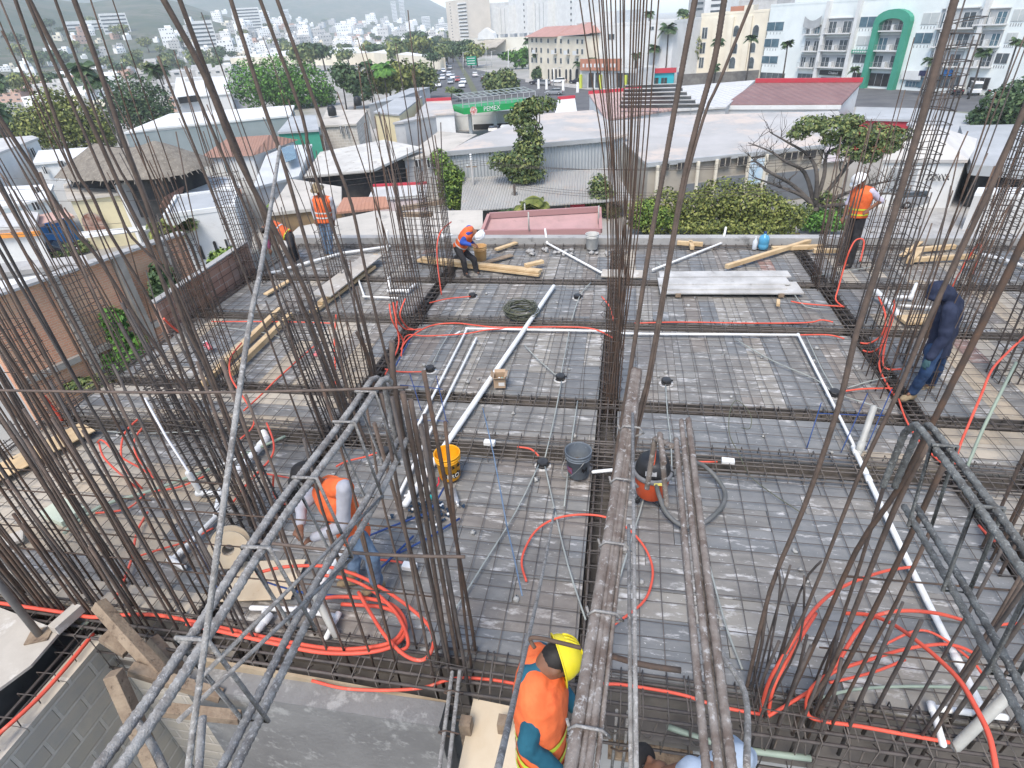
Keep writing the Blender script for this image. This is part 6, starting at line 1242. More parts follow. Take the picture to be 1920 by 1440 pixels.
for u, v in ((290, 335), (340, 320)): p = above(V((P[1].lerp(P[2], (u-222)/146).x, P[1].lerp(P[2], (u-222)/146).y, 0)), u, v); MB().beam(V((p.x-.3, p.y-.3, GZ)), V((p.x-.3, p.y-.3, -5.55)), .5, .5, (1, 0, 0)).build('buttress', M_WHITE, t)
# thatched roof
tp = thing('thatched_palapa', 'thatched grey-brown palapa roof with two peaks above the yellow house', 'thatched roof', G(230, 340, -7))
A1, A2 = G(180, 268, -2.7), G(287, 264, -2.5); Lr = (A2-A1); mb = MB(); rings = []; NB = 56; rnd = random.Random(2)
for k in range(7):
    q = k/6; ring = []
    for i in range(NB):
        a = 2*pi*i/NB; ca, sa = cos(a), sin(a); ux = Lr.normalized(); uy = V((-ux.y, ux.x, 0)); s_ = .5+.5*max(-1, min(1, ca*1.6))
        c = A1.lerp(A2, s_); saddle = -.5*sin(pi*s_)*(1-q); r = .1+q*4.3*(1+.03*rnd.uniform(-1, 1))
        z = -2.35*q**1.15+saddle-(rnd.uniform(0, .22) if k == 6 else 0)
        ring.append(c+ux*ca*r*(1 if abs(ca) > .6 else .5)+uy*sa*r+V((0, 0, z)))
    rings.append(ring)
mb.rings(rings, False); M_TH = mat('dry_thatch', (.21, .185, .15), (.15, .13, .105), 1.6, .98, bump=1.0, bscale=6, c3=(.27, .24, .195), p3=.6, s3=6); mb.build('thatch', M_TH, tp)
mb = MB()
for i in range(420):
    a = rnd.random()*2*pi; k = rnd.choice((3, 4, 5, 6, 6, 6)); p = rings[k][int(a/2/pi*NB) % NB]; d = (p-rings[k-1][int(a/2/pi*NB) % NB]).normalized(); s = d.cross(V((0, 0, 1))).normalized()
    w_ = rnd.uniform(.03, .09); l = rnd.uniform(.15, .35); o_ = V((0, 0, .04)); mb.quad(p-s*w_-d*.2+o_, p+s*w_-d*.2+o_, p+s*w_*.4+d*l-V((0, 0, l*.35)), p-s*w_*.4+d*l-V((0, 0, l*.35)))
mb.build('thatch_fringe', M_TH, tp)
mb = MB(); c = (A1+A2)/2; ux = Lr.normalized(); mb.box(V((c.x, c.y, -6.6)), (Lr.length+4.6, 4.6, 4.4), Matrix((ux, V((-ux.y, ux.x, 0)), V((0, 0, 1)))).transposed()); mb.build('thatch_shade_block', M_DARKIN, tp)  # solid near-black block painted as the shade below the thatch
t, P = roofblock('white_block_house', 'tall plain white house at the left edge', 'house', [(-40, 300, -3.9), (72, 258, -3.9), (60, 254, -3.7), (-40, 262, -3.7)], M_WHITE, M_WHITE2)
wallwin(t, P[0], P[1], [(55, 279, 68, 293, M_DARKIN)], off=.1)
t, P = roofblock('flat_roof_house', 'white flat roofed house behind the thatch, with dark window holes', 'house', [(60, 306, -5.2), (130, 300, -5.2), (185, 275, -5.0), (72, 282, -4.9)], M_WHITE, M_WHITE)
wallwin(t, P[0], P[1], [(78, 312, 90, 325), (108, 302, 122, 312)], M_DARKIN, off=.1)
t, P = roofblock('mint_house', 'pale mint house with a stepped front at the left', 'house', [(-40, 395, -6.8), (90, 372, -6.8), (100, 345, -6.6), (-40, 352, -6.6)], M_MINT, M_WHITE)
wallwin(t, P[0], P[1], [(58, 380, 75, 392), (60, 352, 74, 360)], M_DARKIN, off=.1)
t, P = roofblock('orange_trim_house', 'white house with a rounded balcony and orange trim at the left edge', 'house', [(-40, 430, -7.6), (66, 422, -7.6), (72, 398, -7.4), (-40, 385, -7.4)], M_WHITE, M_WHITE2)
MB().beam(P[0]+V((0, 0, -.7)), P[1]+V((0, 0, -.7)), .3, .35).build('trim', M_ORP, t)
t, P = roofblock('blue_house', 'bright blue house front with dark windows, left', 'house', [(62, 424, -8.0), (138, 404, -8.0), (120, 392, -7.8), (66, 405, -7.8)], M_BLUEP, mat('salmon_roof', (.5, .33, .28), None))
wallwin(t, P[0], P[1], [(84, 420, 102, 434), (110, 412, 128, 430)], M_DARKIN, off=.1, fm=M_BLUEP)
t, P = roofblock('flat_grey_roof', 'flat weathered roof with pale rim left of the pink terrace', 'building', [(520, 462, -5.2), (905, 440, -5.2), (905, 394, -4.9), (700, 396, -5.2), (560, 425, -5.2)], M_CONCL, M_ROOFB, inset=.1)
t, P = roofblock('pink_terrace', 'faded pink flat roof with a raised rim just beyond the parapet', 'terrace', [(905, 442, -5.3), (1126, 438, -5.3), (1124, 397, -4.6), (918, 409, -4.6)], M_PINK, M_PINK, inset=.05)
for i in range(4): MB().beam(P[i]+V((0, 0, .15)), P[(i+1) % 4]+V((0, 0, .15)), .18, .3).build('rim', mat('pink_rim', (.36, .2, .19), None), t)
for u, v in ((985, 415), (992, 432), (1122, 420)): p = G(u, v, -5); o = MB().tube([p, p+V((0, 0, 1.0))], .04, 6).build('vent_pipe', M_PVCOLD); tag(o, 'thin vent pipe on the pink roof', 'pipe', 'vent pipes on the pink roof')
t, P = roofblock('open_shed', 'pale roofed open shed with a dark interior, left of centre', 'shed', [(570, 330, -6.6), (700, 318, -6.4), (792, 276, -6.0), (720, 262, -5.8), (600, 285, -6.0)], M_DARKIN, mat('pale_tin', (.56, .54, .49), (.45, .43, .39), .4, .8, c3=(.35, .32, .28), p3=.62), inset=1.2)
t, P = roofblock('pink_wall_house', 'low house with pinkish walls and a red edge by the timber stack', 'house', [(690, 372, -7.0), (800, 365, -7.0), (800, 345, -6.8), (700, 350, -6.8)], mat('pinkish_white', (.6, .5, .48), (.52, .44, .43), .6, .9), M_WHITE2); MB().beam(P[3]+V((0, 0, .1)), P[2]+V((0, 0, .1)), .2, .2).build('edge', M_REDP, t)
o = MB().prism([G(628, 402, -6.6), G(730, 392, -6.6), G(724, 372, -6.0), G(645, 374, -6.0)], (0, 0, .15)).build('tile_awning', M_TILE2); tag(o, 'clay tile roof just behind the standing worker', 'roof')
t, P = roofblock('brown_terrace', 'brown scaffolded terrace left of the standing worker', 'building', [(500, 400, -6.0), (640, 385, -6.2), (640, 350, -6.0), (545, 335, -5.6)], mat('brown_wood_wall', (.25, .17, .09), (.18, .12, .07), 1, .9), M_ROOFB)
t, P = roofblock('white_roof_house', 'house with a bright white roof behind the big green tree, left', 'house', [(325, 186, -6.0), (372, 180, -6.0), (432, 175, -6.0), (425, 143, -5.8), (330, 145, -5.8)], M_WHITE, M_WHITE)
wallwin(t, P[0], P[1], [(333, 183, 372, 190)], M_DARKIN, off=.1)
t, P = roofblock('long_white_hall', 'long white hall roof across the middle distance, left of the avenue', 'hall', [(430, 108, -5.5), (700, 98, -5.5), (835, 108, -6.5), (700, 88, -4), (560, 92, -4)], M_CREAMP, M_WHITE)
# brick boundary wall
W0, W1 = G(-60, 572, -1.0), G(342, 438, -1.0); d = (W1-W0); ln = d.length; d.normalize(); nrm = V((-d.y, d.x, 0)); bw = thing('brick_wall', 'tall weathered red brick boundary wall with grey concrete ribs, left', 'brick wall', V(((W0.x+W1.x)/2, (W0.y+W1.y)/2, GZ)))
M_RIB = mat('weathered_rib', (.36, .33, .29), (.26, .24, .21), 1.5, .95, bump=.3)
M_BRK = linmat('old_brick', tuple(d), (.64, .3, .18), (.52, .23, .135), (.56, .42, .3), .26, .075, .011, blotch=(.56, .38, .25), bl_scale=.6, bump=.5)
MB().prism([V((W0.x, W0.y, GZ)), V((W1.x, W1.y, GZ)), W1, W0], nrm*.3).build('brickwork', M_BRK, bw)
for u, v in ((70, 585), (190, 545), (285, 495)):
    p = W0.lerp(W1, (u+60)/402); MB().box(V((p.x, p.y, (GZ-1.0)/2))+nrm*-.01, (.3, .34, 10.0), Matrix((d, nrm, V((0, 0, 1)))).transposed()).build('concrete_rib', M_RIB, bw)
for z in (-3.6, -6.6): MB().box((W0+W1)/2+V((0, 0, z+1.0))-nrm*.005, (ln, .33, .2), Matrix((d, nrm, V((0, 0, 1)))).transposed()).build('tie_beam', M_RIB, bw)
MB().box((W0+W1)/2+V((0, 0, .04)), (ln, .42, .08), Matrix((d, nrm, V((0, 0, 1)))).transposed()).build('coping', M_CONCL, bw)
def on_wall(u, v):
    d_ = ray(u, v); t_ = (W0-CP).dot(nrm)/d_.dot(nrm); q = CP+d_*t_; return q+(CP-q).normalized()*.35
t, P = roofblock('yard_wall', 'rough grey yard wall and white rooftop behind the brick wall', 'wall', [(-60, 520, -3.6), (165, 490, -3.6), (160, 478, -3.4), (-60, 500, -3.4)], M_CONCL, M_CONCL)
t, P = roofblock('white_yard_roof', 'white low roof with a hatch behind the brick wall', 'house', [(-60, 590, -3.2), (90, 540, -3.2), (80, 515, -3.0), (-60, 535, -3.0)], M_WHITE2, M_WHITE)
o = MB().prism([G(150, 448, -6.5), G(320, 428, -6.5), G(310, 425, -6.3), G(150, 440, -6.3)], (0, 0, .2)).build('gutter_pipe', M_WHITE); tag(o, 'white pipe rail along the yard below the yellow house', 'pipe')
# ================================================================== VEGETATION
def leafmats(key, dark, mid, lite):
    return [mat('leaf_'+key+'_dark', dark, tuple(c*1.25 for c in dark), 2, .7), mat('leaf_'+key, mid, tuple(c*1.2 for c in mid), 2, .65), mat('leaf_'+key+'_light', lite, tuple(c*1.15 for c in lite), 2, .6)]
LV = {'green': leafmats('fresh', (.03, .075, .015), (.065, .16, .025), (.12, .25, .04)), 'dark': leafmats('dark', (.025, .05, .02), (.045, .082, .032), (.085, .13, .05)), 'olive': leafmats('olive', (.06, .078, .02), (.135, .158, .036), (.23, .24, .06)), 'lime': leafmats('lime', (.05, .09, .02), (.11, .18, .03), (.2, .27, .05)), 'dry': leafmats('dry', (.09, .07, .035), (.17, .13, .06), (.24, .19, .08)), 'mix': leafmats('mix', (.046, .076, .027), (.108, .142, .048), (.2, .22, .07))}
M_BARK = mat('bark', (.14, .11, .085), (.09, .072, .058), 5, .95, bump=.6, bscale=18)
M_BARKL = mat('grey_bark', (.11, .095, .082), (.07, .06, .053), 3, .95, bump=.6, bscale=14)
def leaf_cloud(clumps, n, size, rnd, mb=None, shell=.55):
    """n small leaves spread through ellipsoid clumps, denser towards their skins"""
    mb = mb or MB(); wt = [c[1][0]*c[1][1]+c[1][2]*c[1][0] for c in clumps]
    for _ in range(n):
        c, r = rnd.choices(clumps, wt)[0]
        d = V((rnd.gauss(0, 1), rnd.gauss(0, 1), rnd.gauss(0, 1))).normalized(); q = shell+(1.04-shell)*rnd.random()**.7
        nb = noise.noise(d*2.2+c*.7)*.28+1
        p = c+V((d.x*r[0], d.y*r[1], d.z*r[2]))*q*nb
        nrm = (d+V((rnd.gauss(0, .6), rnd.gauss(0, .6), rnd.gauss(.35, .6)))).normalized(); a = nrm.orthogonal().normalized(); a = (Matrix.Rotation(rnd.random()*6.28, 3, nrm)@a); b = nrm.cross(a)
        s = size*rnd.uniform(.6, 1.3); mb.k = rnd.choices((0, 1, 2), (.3, .45, .25))[0]
        mb.quad(p-a*s, p-b*s*.55, p+a*s, p+b*s*.55)
    return mb
def limb(mb, a, b, r0, r1, rnd, wob=.12, n=5):
    pts = []; a, b = V(a), V(b); ln = (b-a).length
    for k in range(n+1):
        t = k/n; w_ = sin(pi*t)*wob*ln; pts.append(a.lerp(b, t)+V((rnd.uniform(-1, 1), rnd.uniform(-1, 1), rnd.uniform(-.4, .6)))*w_*.6)
    mb.tube(pts, [r0+(r1-r0)*k/n for k in range(n+1)], 7); return pts
def depth_of(p): return (p-CP).dot(FW)
def px2m(p, px): return px*depth_of(p)/FPX
def tree(name, label, base, clumps, key, n, size, trunk=.22, group=None, bark=None, seed=0, limbs=True):
    """clumps: (u, v, half width px, half height px[, metres nearer]) in the photo, all near the upright through base"""
    rnd = random.Random(seed+77); b = base if isinstance(base, V) else G(*base); t = thing(name, label, 'tree' if 'tree' in name or 'palm' in name else name.replace('_', ' '), b, group); C = []
    for c in clumps:
        p = above(b, c[0], c[1]); rx, rz = px2m(p, c[2]), px2m(p, c[3])*1.08; p = p+V((0, (c[4] if len(c) > 4 else 0), 0)); C.append((p, (rx, (rx+rz)/2*.9, rz)))
    if limbs:
        mb = MB(); top = sum((c for c, r in C), V())/len(C); top = V((top.x, top.y, min(c.z-r[2]*.3 for c, r in C)))
        pts = limb(mb, b-V((0, 0, .3)), b.lerp(top, .85), trunk, trunk*.65, rnd, .05)
        for c, r in C:
            limb(mb, pts[-1], c+V((0, 0, r[2]*.2)), trunk*.55, trunk*.14, rnd)
            for k in range(3): d = V((rnd.uniform(-1, 1)*r[0], rnd.uniform(-1, 1)*r[1], rnd.uniform(-.3, .8)*r[2]))*.8; limb(mb, pts[-1].lerp(c, .7), c+d, trunk*.25, trunk*.06, rnd)
        mb.build('trunk', bark or M_BARK, t)
    leaf_cloud(C, n, size, rnd).build('crown', LV[key], t)
    return t
tree('broad_tree', 'broad fresh green tree with a flat-topped crown, left of centre', (525, 206, GZ), [(470, 158, 42, 38), (520, 148, 48, 38), (575, 160, 46, 38), (540, 172, 60, 26), (610, 178, 22, 20)], 'green', 11000, .36, .5, seed=1)
tree('dark_tree', 'dark leafy tree behind the grey shed, left', (255, 250, GZ), [(250, 175, 45, 32), (285, 195, 42, 34), (225, 195, 36, 32), (265, 215, 60, 24)], 'dark', 4600, .36, .4, seed=2)
tree('bamboo_clump', 'yellowish green feathery clump behind the thatched roof, left', (130, 300, GZ), [(100, 200, 38, 32), (140, 220, 40, 40), (95, 240, 48, 36), (165, 250, 48, 32), (60, 240, 36, 36), (190, 235, 26, 30)], 'olive', 8000, .3, .2, seed=3)
tree('dark_tree', 'dark tree at the left edge above the white block house', (10, 300, GZ), [(15, 225, 42, 30), (-20, 250, 40, 40), (40, 250, 30, 20)], 'dark', 2600, .32, .3, seed=4)
tree('slim_tree', 'tall slim tree growing up in front of the corrugated shed', (985, 398, GZ), [(1012, 196, 34, 13), (985, 205, 26, 16), (970, 220, 24, 14), (990, 240, 26, 16), (1004, 257, 16, 10), (992, 275, 28, 20), (985, 300, 38, 22), (940, 303, 25, 16), (960, 318, 20, 12), (1000, 325, 24, 14), (980, 335, 26, 8)], 'mix', 5000, .19, .22, seed=5)
tree('round_bush', 'bright green mango bush by the grey pole, left of the corrugated shed', (840, 400, GZ), [(824, 298, 18, 16), (835, 318, 22, 18), (845, 330, 26, 20), (846, 352, 27, 18), (848, 372, 25, 16), (862, 380, 20, 12)], 'lime', 4200, .17, .14, seed=6)
tree('bush', 'grey-green bush at the right end of the lean-to roof', (1128, 408, GZ), [(1122, 345, 18, 18), (1128, 365, 26, 22), (1118, 385, 24, 14), (1145, 395, 20, 12)], 'mix', 2400, .16, .1, seed=7)
tree('hedge', 'long thick hedge of yellow-green leaves beyond the parapet, right of the centre bundle', (1340, 442, GZ), [(1205, 400, 30, 28), (1250, 385, 36, 30), (1300, 390, 36, 34), (1345, 372, 46, 32), (1400, 378, 48, 34), (1440, 395, 46, 30), (1480, 410, 30, 26), (1330, 415, 90, 20), (1420, 418, 80, 18), (1230, 420, 50, 16)], 'olive', 17000, .14, .12, seed=8)
tree('bush', 'bright green bush in front of the left end of the hedge', (1225, 446, GZ), [(1215, 395, 20, 20), (1240, 405, 22, 18), (1200, 412, 16, 14), (1262, 415, 16, 12)], 'lime', 2200, .13, .08, seed=51)
o = tree('bush', 'dark green low bush at the foot of the bare tree', (1548, 440, GZ), [(1545, 412, 30, 16), (1520, 420, 26, 12), (1570, 420, 22, 12)], 'green', 1600, .14, .08, seed=9)
# spreading bare tree
rnd = random.Random(40); bt_ = thing('bare_tree', 'old spreading tree with bare twisted limbs and a leafy top, by the warehouse', 'tree', G(1536, 425, GZ)); b = G(1536, 425, GZ); mb = MB()
tr = limb(mb, b, above(b, 1528, 388), .55, .42, rnd, .04); fork = tr[-1]
BR = [[(1490, 350), (1440, 318), (1422, 310), (1400, 300)], [(1515, 330), (1470, 300), (1440, 280), (1405, 270)], [(1530, 325), (1520, 295), (1470, 262), (1440, 245)], [(1575, 340), (1600, 300), (1620, 270), (1640, 245)], [(1585, 360), (1640, 345), (1670, 338)], [(1545, 330), (1560, 290), (1590, 265), (1570, 240)], [(1600, 372), (1650, 360), (1675, 362)], [(1500, 365), (1450, 345), (1415, 335)]]
for br in BR:
    pts = [fork]+[above(b, *p)+V((0, rnd.uniform(-1.5, 1.5), 0)) for p in br]; sp = smooth_path(pts, 4); n = len(sp); mb.tube(sp, [.17*(1-i/n)**.9+.02 for i in range(n)], 7)
    for k in range(9):
        i = rnd.randrange(n//3, n); p = sp[i]; q = p+V((rnd.uniform(-1.4, 1.4), rnd.uniform(-1, 1), rnd.uniform(.1, 1.5))); tw = limb(mb, p, q, .07*(1-i/n)+.02, .012, rnd, .2, 4)
        for m_ in range(3): limb(mb, tw[rnd.randrange(1, 4)], q+V((rnd.uniform(-.9, .9), rnd.uniform(-.5, .5), rnd.uniform(-.1, .9))), .018, .006, rnd, .2, 3)
mb.build('trunk', M_BARKL, bt_)
C = []
for c in ((1525, 232, 34, 15), (1570, 240, 36, 18), (1610, 255, 38, 20), (1650, 250, 36, 18), (1690, 255, 20, 14), (1500, 250, 22, 10), (1660, 275, 30, 12), (1590, 225, 30, 10), (1600, 280, 34, 16), (1625, 292, 26, 12), (1560, 262, 22, 10), (1548, 372, 16, 14), (1510, 395, 22, 14), (1555, 398, 28, 16), (1575, 385, 18, 14)):
    p = above(b, c[0], c[1]); C.append((p, (px2m(p, c[2]), px2m(p, c[2])*.8, px2m(p, c[3]))))
leaf_cloud(C, 7000, .15, rnd).build('crown', LV['mix'], bt_)
tree('dark_tree', 'dense dark tree at the right edge above the grey canopy', (1890, 300, GZ), [(1880, 205, 42, 38), (1915, 185, 36, 36), (1850, 225, 34, 22), (1925, 230, 40, 34), (1835, 215, 20, 10)], 'dark', 4200, .26, .3, seed=11)
tree('median_tree', 'round dark tree on the median beside the fuel station', (940, 178, GZ), [(925, 152, 22, 14), (950, 146, 20, 16), (940, 160, 32, 12), (965, 158, 10, 10)], 'mix', 1600, .5, .25, seed=12)
tree('avenue_tree', 'leafy tree on the near side of the avenue, left of the white van', (805, 185, GZ), [(800, 150, 24, 20), (775, 150, 26, 20), (790, 135, 26, 16)], 'mix', 1800, .5, .3, seed=13)
tree('avenue_tree', 'pale green leafy tree behind the coconut palm, left of the avenue', (735, 195, GZ), [(728, 150, 26, 22), (755, 140, 28, 22), (700, 150, 26, 20)], 'olive', 2000, .5, .3, seed=14)
tree('avenue_tree', 'dark tree left of the pale one, at the edge of the avenue gardens', (665, 205, GZ), [(660, 150, 22, 24), (640, 140, 20, 20), (680, 165, 20, 20)], 'dark', 1600, .5, .3, seed=15)
tree('dark_bush', 'dark clipped bush in front of the arcaded hotel', (1013, 149, GZ), [(1012, 137, 13, 10), (1003, 140, 7, 7)], 'dark', 700, .5, .2, seed=16)
tree('street_tree', 'loose pale tree beside the cream building, behind the spiral bar', (1285, 150, GZ), [(1285, 60, 22, 26), (1300, 85, 20, 24), (1270, 90, 18, 22), (1290, 110, 20, 16)], 'olive', 1700, .45, .25, seed=17)
tree('street_tree', 'dark tree between the white block and the cream building', (1248, 155, GZ), [(1250, 110, 18, 20), (1240, 125, 14, 14)], 'dark', 900, .45, .25, seed=18)
tree('street_tree', 'ivy covered trees along the mall wall', (965, 130, GZ), [(960, 104, 26, 7), (975, 112, 18, 12), (985, 100, 14, 9)], 'green', 800, .8, .2, seed=19)
# distant trees: one grown, the rest copied
def far_tree(key, seed):
    rnd = random.Random(seed); t = thing('distant_tree', 'distant rounded tree standing among the city houses', 'tree', (0, 0, 0), 'distant trees among the houses')
    C = [(V((rnd.uniform(-2, 2), rnd.uniform(-2, 2), 4.6+rnd.uniform(-1, 1.6))), (rnd.uniform(2, 3.2),)*2+(rnd.uniform(1.4, 2.2),)) for _ in range(4)]
    mb = MB(); mb.tube([(0, 0, 0), (.1, 0, 4.5)], [.3, .18], 6); mb.build('trunk', M_BARK, t); leaf_cloud(C, 420, .62, rnd).build('crown', LV[key], t); return t
FT = [far_tree('dark', 1), far_tree('mix', 2), far_tree('olive', 3)]; used = set(); rnd = random.Random(14)
def place_far(k, p, s):
    o = FT[k]
    if k in used: o = copy_tree(FT[k])
    used.add(k); o.location = p; o.scale = (s,)*3; o.rotation_euler = (0, 0, rnd.random()*6)
def march(u, v, r0=330, r1=3400):
    d = ray(u, v); h = sqrt(d.x*d.x+d.y*d.y); r = r0
    while r < r1:
        t = r/h; p = CP+d*t
        if p.z <= terrain(p.x, p.y): return V((p.x, p.y, terrain(p.x, p.y)))
        r *= 1.012
    return None
SPOTS = [(710, 85, 0), (730, 82, 0), (690, 90, 1), (672, 82, 1), (745, 88, 0), (765, 95, 0), (780, 90, 1), (795, 98, 0), (810, 95, 0), (822, 88, 0), (836, 84, 1), (760, 108, 1), (780, 112, 0), (800, 108, 1), (815, 105, 0), (770, 122, 1), (748, 118, 2), (720, 118, 1), (862, 112, 0), (872, 118, 1), (878, 106, 0), (870, 128, 0), (884, 130, 1), (858, 104, 1), (895, 126, 2), (40, 165, 0), (85, 160, 1), (60, 190, 2), (170, 170, 0), (310, 165, 0), (400, 135, 1), (420, 125, 0), (440, 118, 0), (600, 100, 0), (640, 98, 1), (20, 190, 0), (120, 185, 0), (345, 135, 1), (230, 150, 0), (160, 150, 1), (560, 95, 2), (655, 110, 0), (705, 120, 0), (655, 125, 1), (850, 118, 1), (846, 110, 0), (840, 122, 1), (826, 128, 1), (815, 135, 0)]
for u, v, k in SPOTS: place_far(k, G(u, v, GZ-.3), R_(.9, 1.35))
for _ in range(70):
    u, v = rnd.uniform(20, 840), rnd.uniform(45, 150); p = march(u, v)
    if p: place_far(rnd.randrange(3), p-V((0, 0, .5)), rnd.uniform(1.0, 2.0))
# palms
def palm_mesh(rnd, nf, ln, h, droop, leaf_w, tr):
    t = V((0, 0, h)); mb = MB(); mb.tube([(0, 0, 0), (.15, 0, h*.4), (.1, .1, h*.75), (0, 0, h)], [tr, tr*.8, tr*.7, tr*.6], 8)
    cr = MB()
    for i in range(nf):
        a = 2*pi*i/nf+rnd.uniform(-.2, .2); el = rnd.uniform(-.1, 1.15); l = ln*rnd.uniform(.8, 1.1); d = V((cos(a), sin(a), 0)); pts = []
        for k in range(9): q = k/8; pts.append(t+d*l*q*cos(el*.8)*(1-.1*q)+V((0, 0, l*(sin(el)*q-droop*q*q*(1.15-el*.3)))))
        for k in range(8):
            p, q_ = pts[k], pts[k+1]; ax = (q_-p).normalized(); sd = ax.cross(V((0, 0, 1))).normalized(); cr.k = rnd.choice((0, 1, 1, 2))
            cr.tube([p, q_], leaf_w*.12, 4, False)
            for s in (-1, 1):
                for m in range(3):
                    c = p.lerp(q_, (m+.5)/3); w_ = leaf_w*(.35+1.0*sin(pi*min(.97, (k+m/3+1)/9)))*2.6; tip = c+sd*s*w_+ax*w_*.55-V((0, 0, w_*.5)); e = ax*leaf_w*.22; cr.quad(c-e, c+e, tip+e*.15, tip-e*.15)
    return mb, cr
PALMS = {}
def palm(label, base, top, fr_px, key='dark', name='palm_tree', grp=None, droop=.55, nf=16):
    b = G(*base); p = above(b, *top); h = p.z-b.z; ln = px2m(p, fr_px); rnd = random.Random(int(base[0]*3+top[1])); t = thing(name, label, 'palm tree', b, grp)
    mb, cr = palm_mesh(rnd, nf, ln, h, droop, ln*.16, min(.2, .02*h+.06))
    for m in (mb, cr): m.v = [v+b for v in m.v]
    mb.build('trunk', M_BARKL, t); cr.build('crown', LV[key], t)
for u, vt, vb, px, l in ((1337, 78, 150, 13, 'first palm in front of the cream building'), (1396, 72, 150, 12, 'second palm in front of the cream building'), (1463, 82, 150, 12, 'palm in front of the blank end of the white apartments'), (1725, 112, 166, 13, 'yellowish palm right of the green arch'), (1815, 98, 172, 15, 'double headed palm before the far right balconies'), (1868, 78, 178, 14, 'lone palm near the right edge'), (1593, 130, 160, 10, 'small dark palm at the end of the red ridge'), (1245, 52, 160, 17, 'tall palm with hanging fronds beside the white block'), (1222, 88, 160, 12, 'smaller palm right of the white block'), (1190, 104, 164, 10, 'short palm seen through the central bundle'), (1055, 115, 152, 8, 'left palm before the arcade'), (1083, 119, 158, 9, 'right palm before the arcade'), (1006, 102, 148, 8, 'palm at the left corner of the arcade'), (992, 75, 130, 10, 'palm between the mall and the arcade'), (1110, 112, 166, 9, 'palm before the orange band'), (1210, 25, 150, 10, 'palm top against the sky, right of the white block'), (1270, 22, 150, 12, 'palm top against the sky, by the spiral bar'), (1337, 126, 152, 10, 'low palm behind the spiral bars')): palm(l, (u+(vb-150)*.0, vb+(14 if u > 1300 else 0), GZ), (u, vt), px*1.15)
for u, vt, ub, vb, px, l, k in ((150, 130, 215, 285, 34, 'leaning coconut palm at the upper left', 'dark'), (190, 150, 235, 290, 28, 'second coconut palm at the upper left', 'dark'), (300, 128, 330, 240, 26, 'palm between the thick leaning bars, left', 'dark'), (8, 150, 45, 290, 34, 'shaggy palm at the left edge', 'dark'), (0, 205, 45, 330, 30, 'lower shaggy palm at the left edge', 'dark'), (720, 128, 728, 200, 26, 'coconut palm in the gardens left of the avenue', 'green'), (695, 118, 700, 200, 18, 'thin palm left of the coconut palm', 'dark'), (642, 125, 650, 205, 16, 'palm among the garden trees by the thin bars', 'dark'), (745, 120, 752, 190, 16, 'palm right of the coconut palm', 'mix'), (858, 172, 860, 190, 14, 'low palm by the fuel station', 'dark'), (845, 166, 846, 186, 12, 'low palm left of the fuel station', 'mix'), (378, 425, 388, 552, 36, 'palm in front of the arched house', 'mix'), (340, 415, 350, 552, 30, 'palm left of the arched house', 'olive'), (1002, 392, 1000, 436, 36, 'upright young palm behind the pink roof', 'olive'), (948, 398, 950, 430, 26, 'dark low palm behind the pink roof', 'dark'), (425, 112, 428, 170, 10, 'little palm on the skyline of houses', 'dark')): palm(l, (ub, vb, GZ), (u, vt), px, k, droop=.35 if px == 36 else .6, nf=14)
tree('bush', 'bright lime bush beside the brick parapet', (430, 505, -6.5), [(420, 485, 28, 16), (440, 475, 18, 12), (402, 495, 14, 10)], 'lime', 1500, .13, .06, seed=30)
tree('bush', 'small lime bush behind the standing worker', (522, 430, -9), [(512, 398, 16, 16), (520, 412, 14, 12)], 'lime', 600, .13, .06, seed=31)
tree('vine', 'leafy vine climbing the brick wall', on_wall(245, 690), [(213, 600, 22, 22), (222, 630, 20, 18), (240, 660, 30, 24), (225, 690, 28, 20), (255, 640, 20, 16), (200, 680, 14, 14)], 'green', 2600, .11, .06, seed=32)
tree('vine', 'dark conifer-like shrub at the brick wall near the parapet', on_wall(305, 570), [(302, 520, 20, 22), (315, 540, 22, 24), (300, 545, 16, 26), (322, 520, 14, 20)], 'dark', 2200, .1, .06, seed=33)
tree('bush', 'bright small bush below the brick parapet', (310, 640, -7), [(305, 628, 10, 12), (300, 635, 10, 8)], 'lime', 420, .1, .04, seed=34)
tree('bush', 'scrubby bush growing at the foot of the brick wall', on_wall(150, 740), [(160, 720, 28, 10), (135, 725, 20, 8), (190, 715, 24, 12)], 'mix', 900, .09, .05, seed=35)
tree('shrub', 'garden shrub before the blue house', (130, 480, GZ), [(125, 470, 26, 12), (150, 462, 20, 10), (105, 476, 16, 8)], 'mix', 900, .2, .06, seed=36)
o = sheet('ground_cover', 'dry leaf litter and weeds along the wall foot', [(1190, 440), (1500, 436), (1500, 446), (1190, 450)], GZ+.05, LV['dry'][1]); o['kind'] = 'stuff'
# ================================================================== STREET FURNITURE AND CARS
def lamp(label, base, top, arm=1):
    b = G(*base); p = above(b, *top); t = thing('street_lamp', label, 'street lamp', b); MB().tube([b, p], [.11, .07], 8).build('pole', M_WHITE, t)
    for s in ((-1, 1) if arm == 2 else (1,)): MB().beam(p+V((0, 0, -.1)), p+V((s*1.6, 0, .1)), .08, .08).build('arm', M_WHITE, t); MB().beam(p+V((s*1.3, 0, .08)), p+V((s*2.1, 0, .14)), .25, .12).build('lamp_head', M_GREYP, t)
lamp('tall white street lamp before the turquoise shop', (1224, 145, GZ), (1229, 80), 2); lamp('thin white lamp beside the median tree', (953, 170, GZ), (953, 92)); lamp('white lamp in front of the arcaded hotel', (1038, 165, GZ), (1038, 128)); lamp('lamp with a forked top by the mall canopy', (912, 128, GZ), (911, 85), 2); lamp('lamp near the green road sign', (869, 140, GZ), (868, 98)); lamp('far lamp right of the mall canopy', (922, 126, GZ), (921, 96))
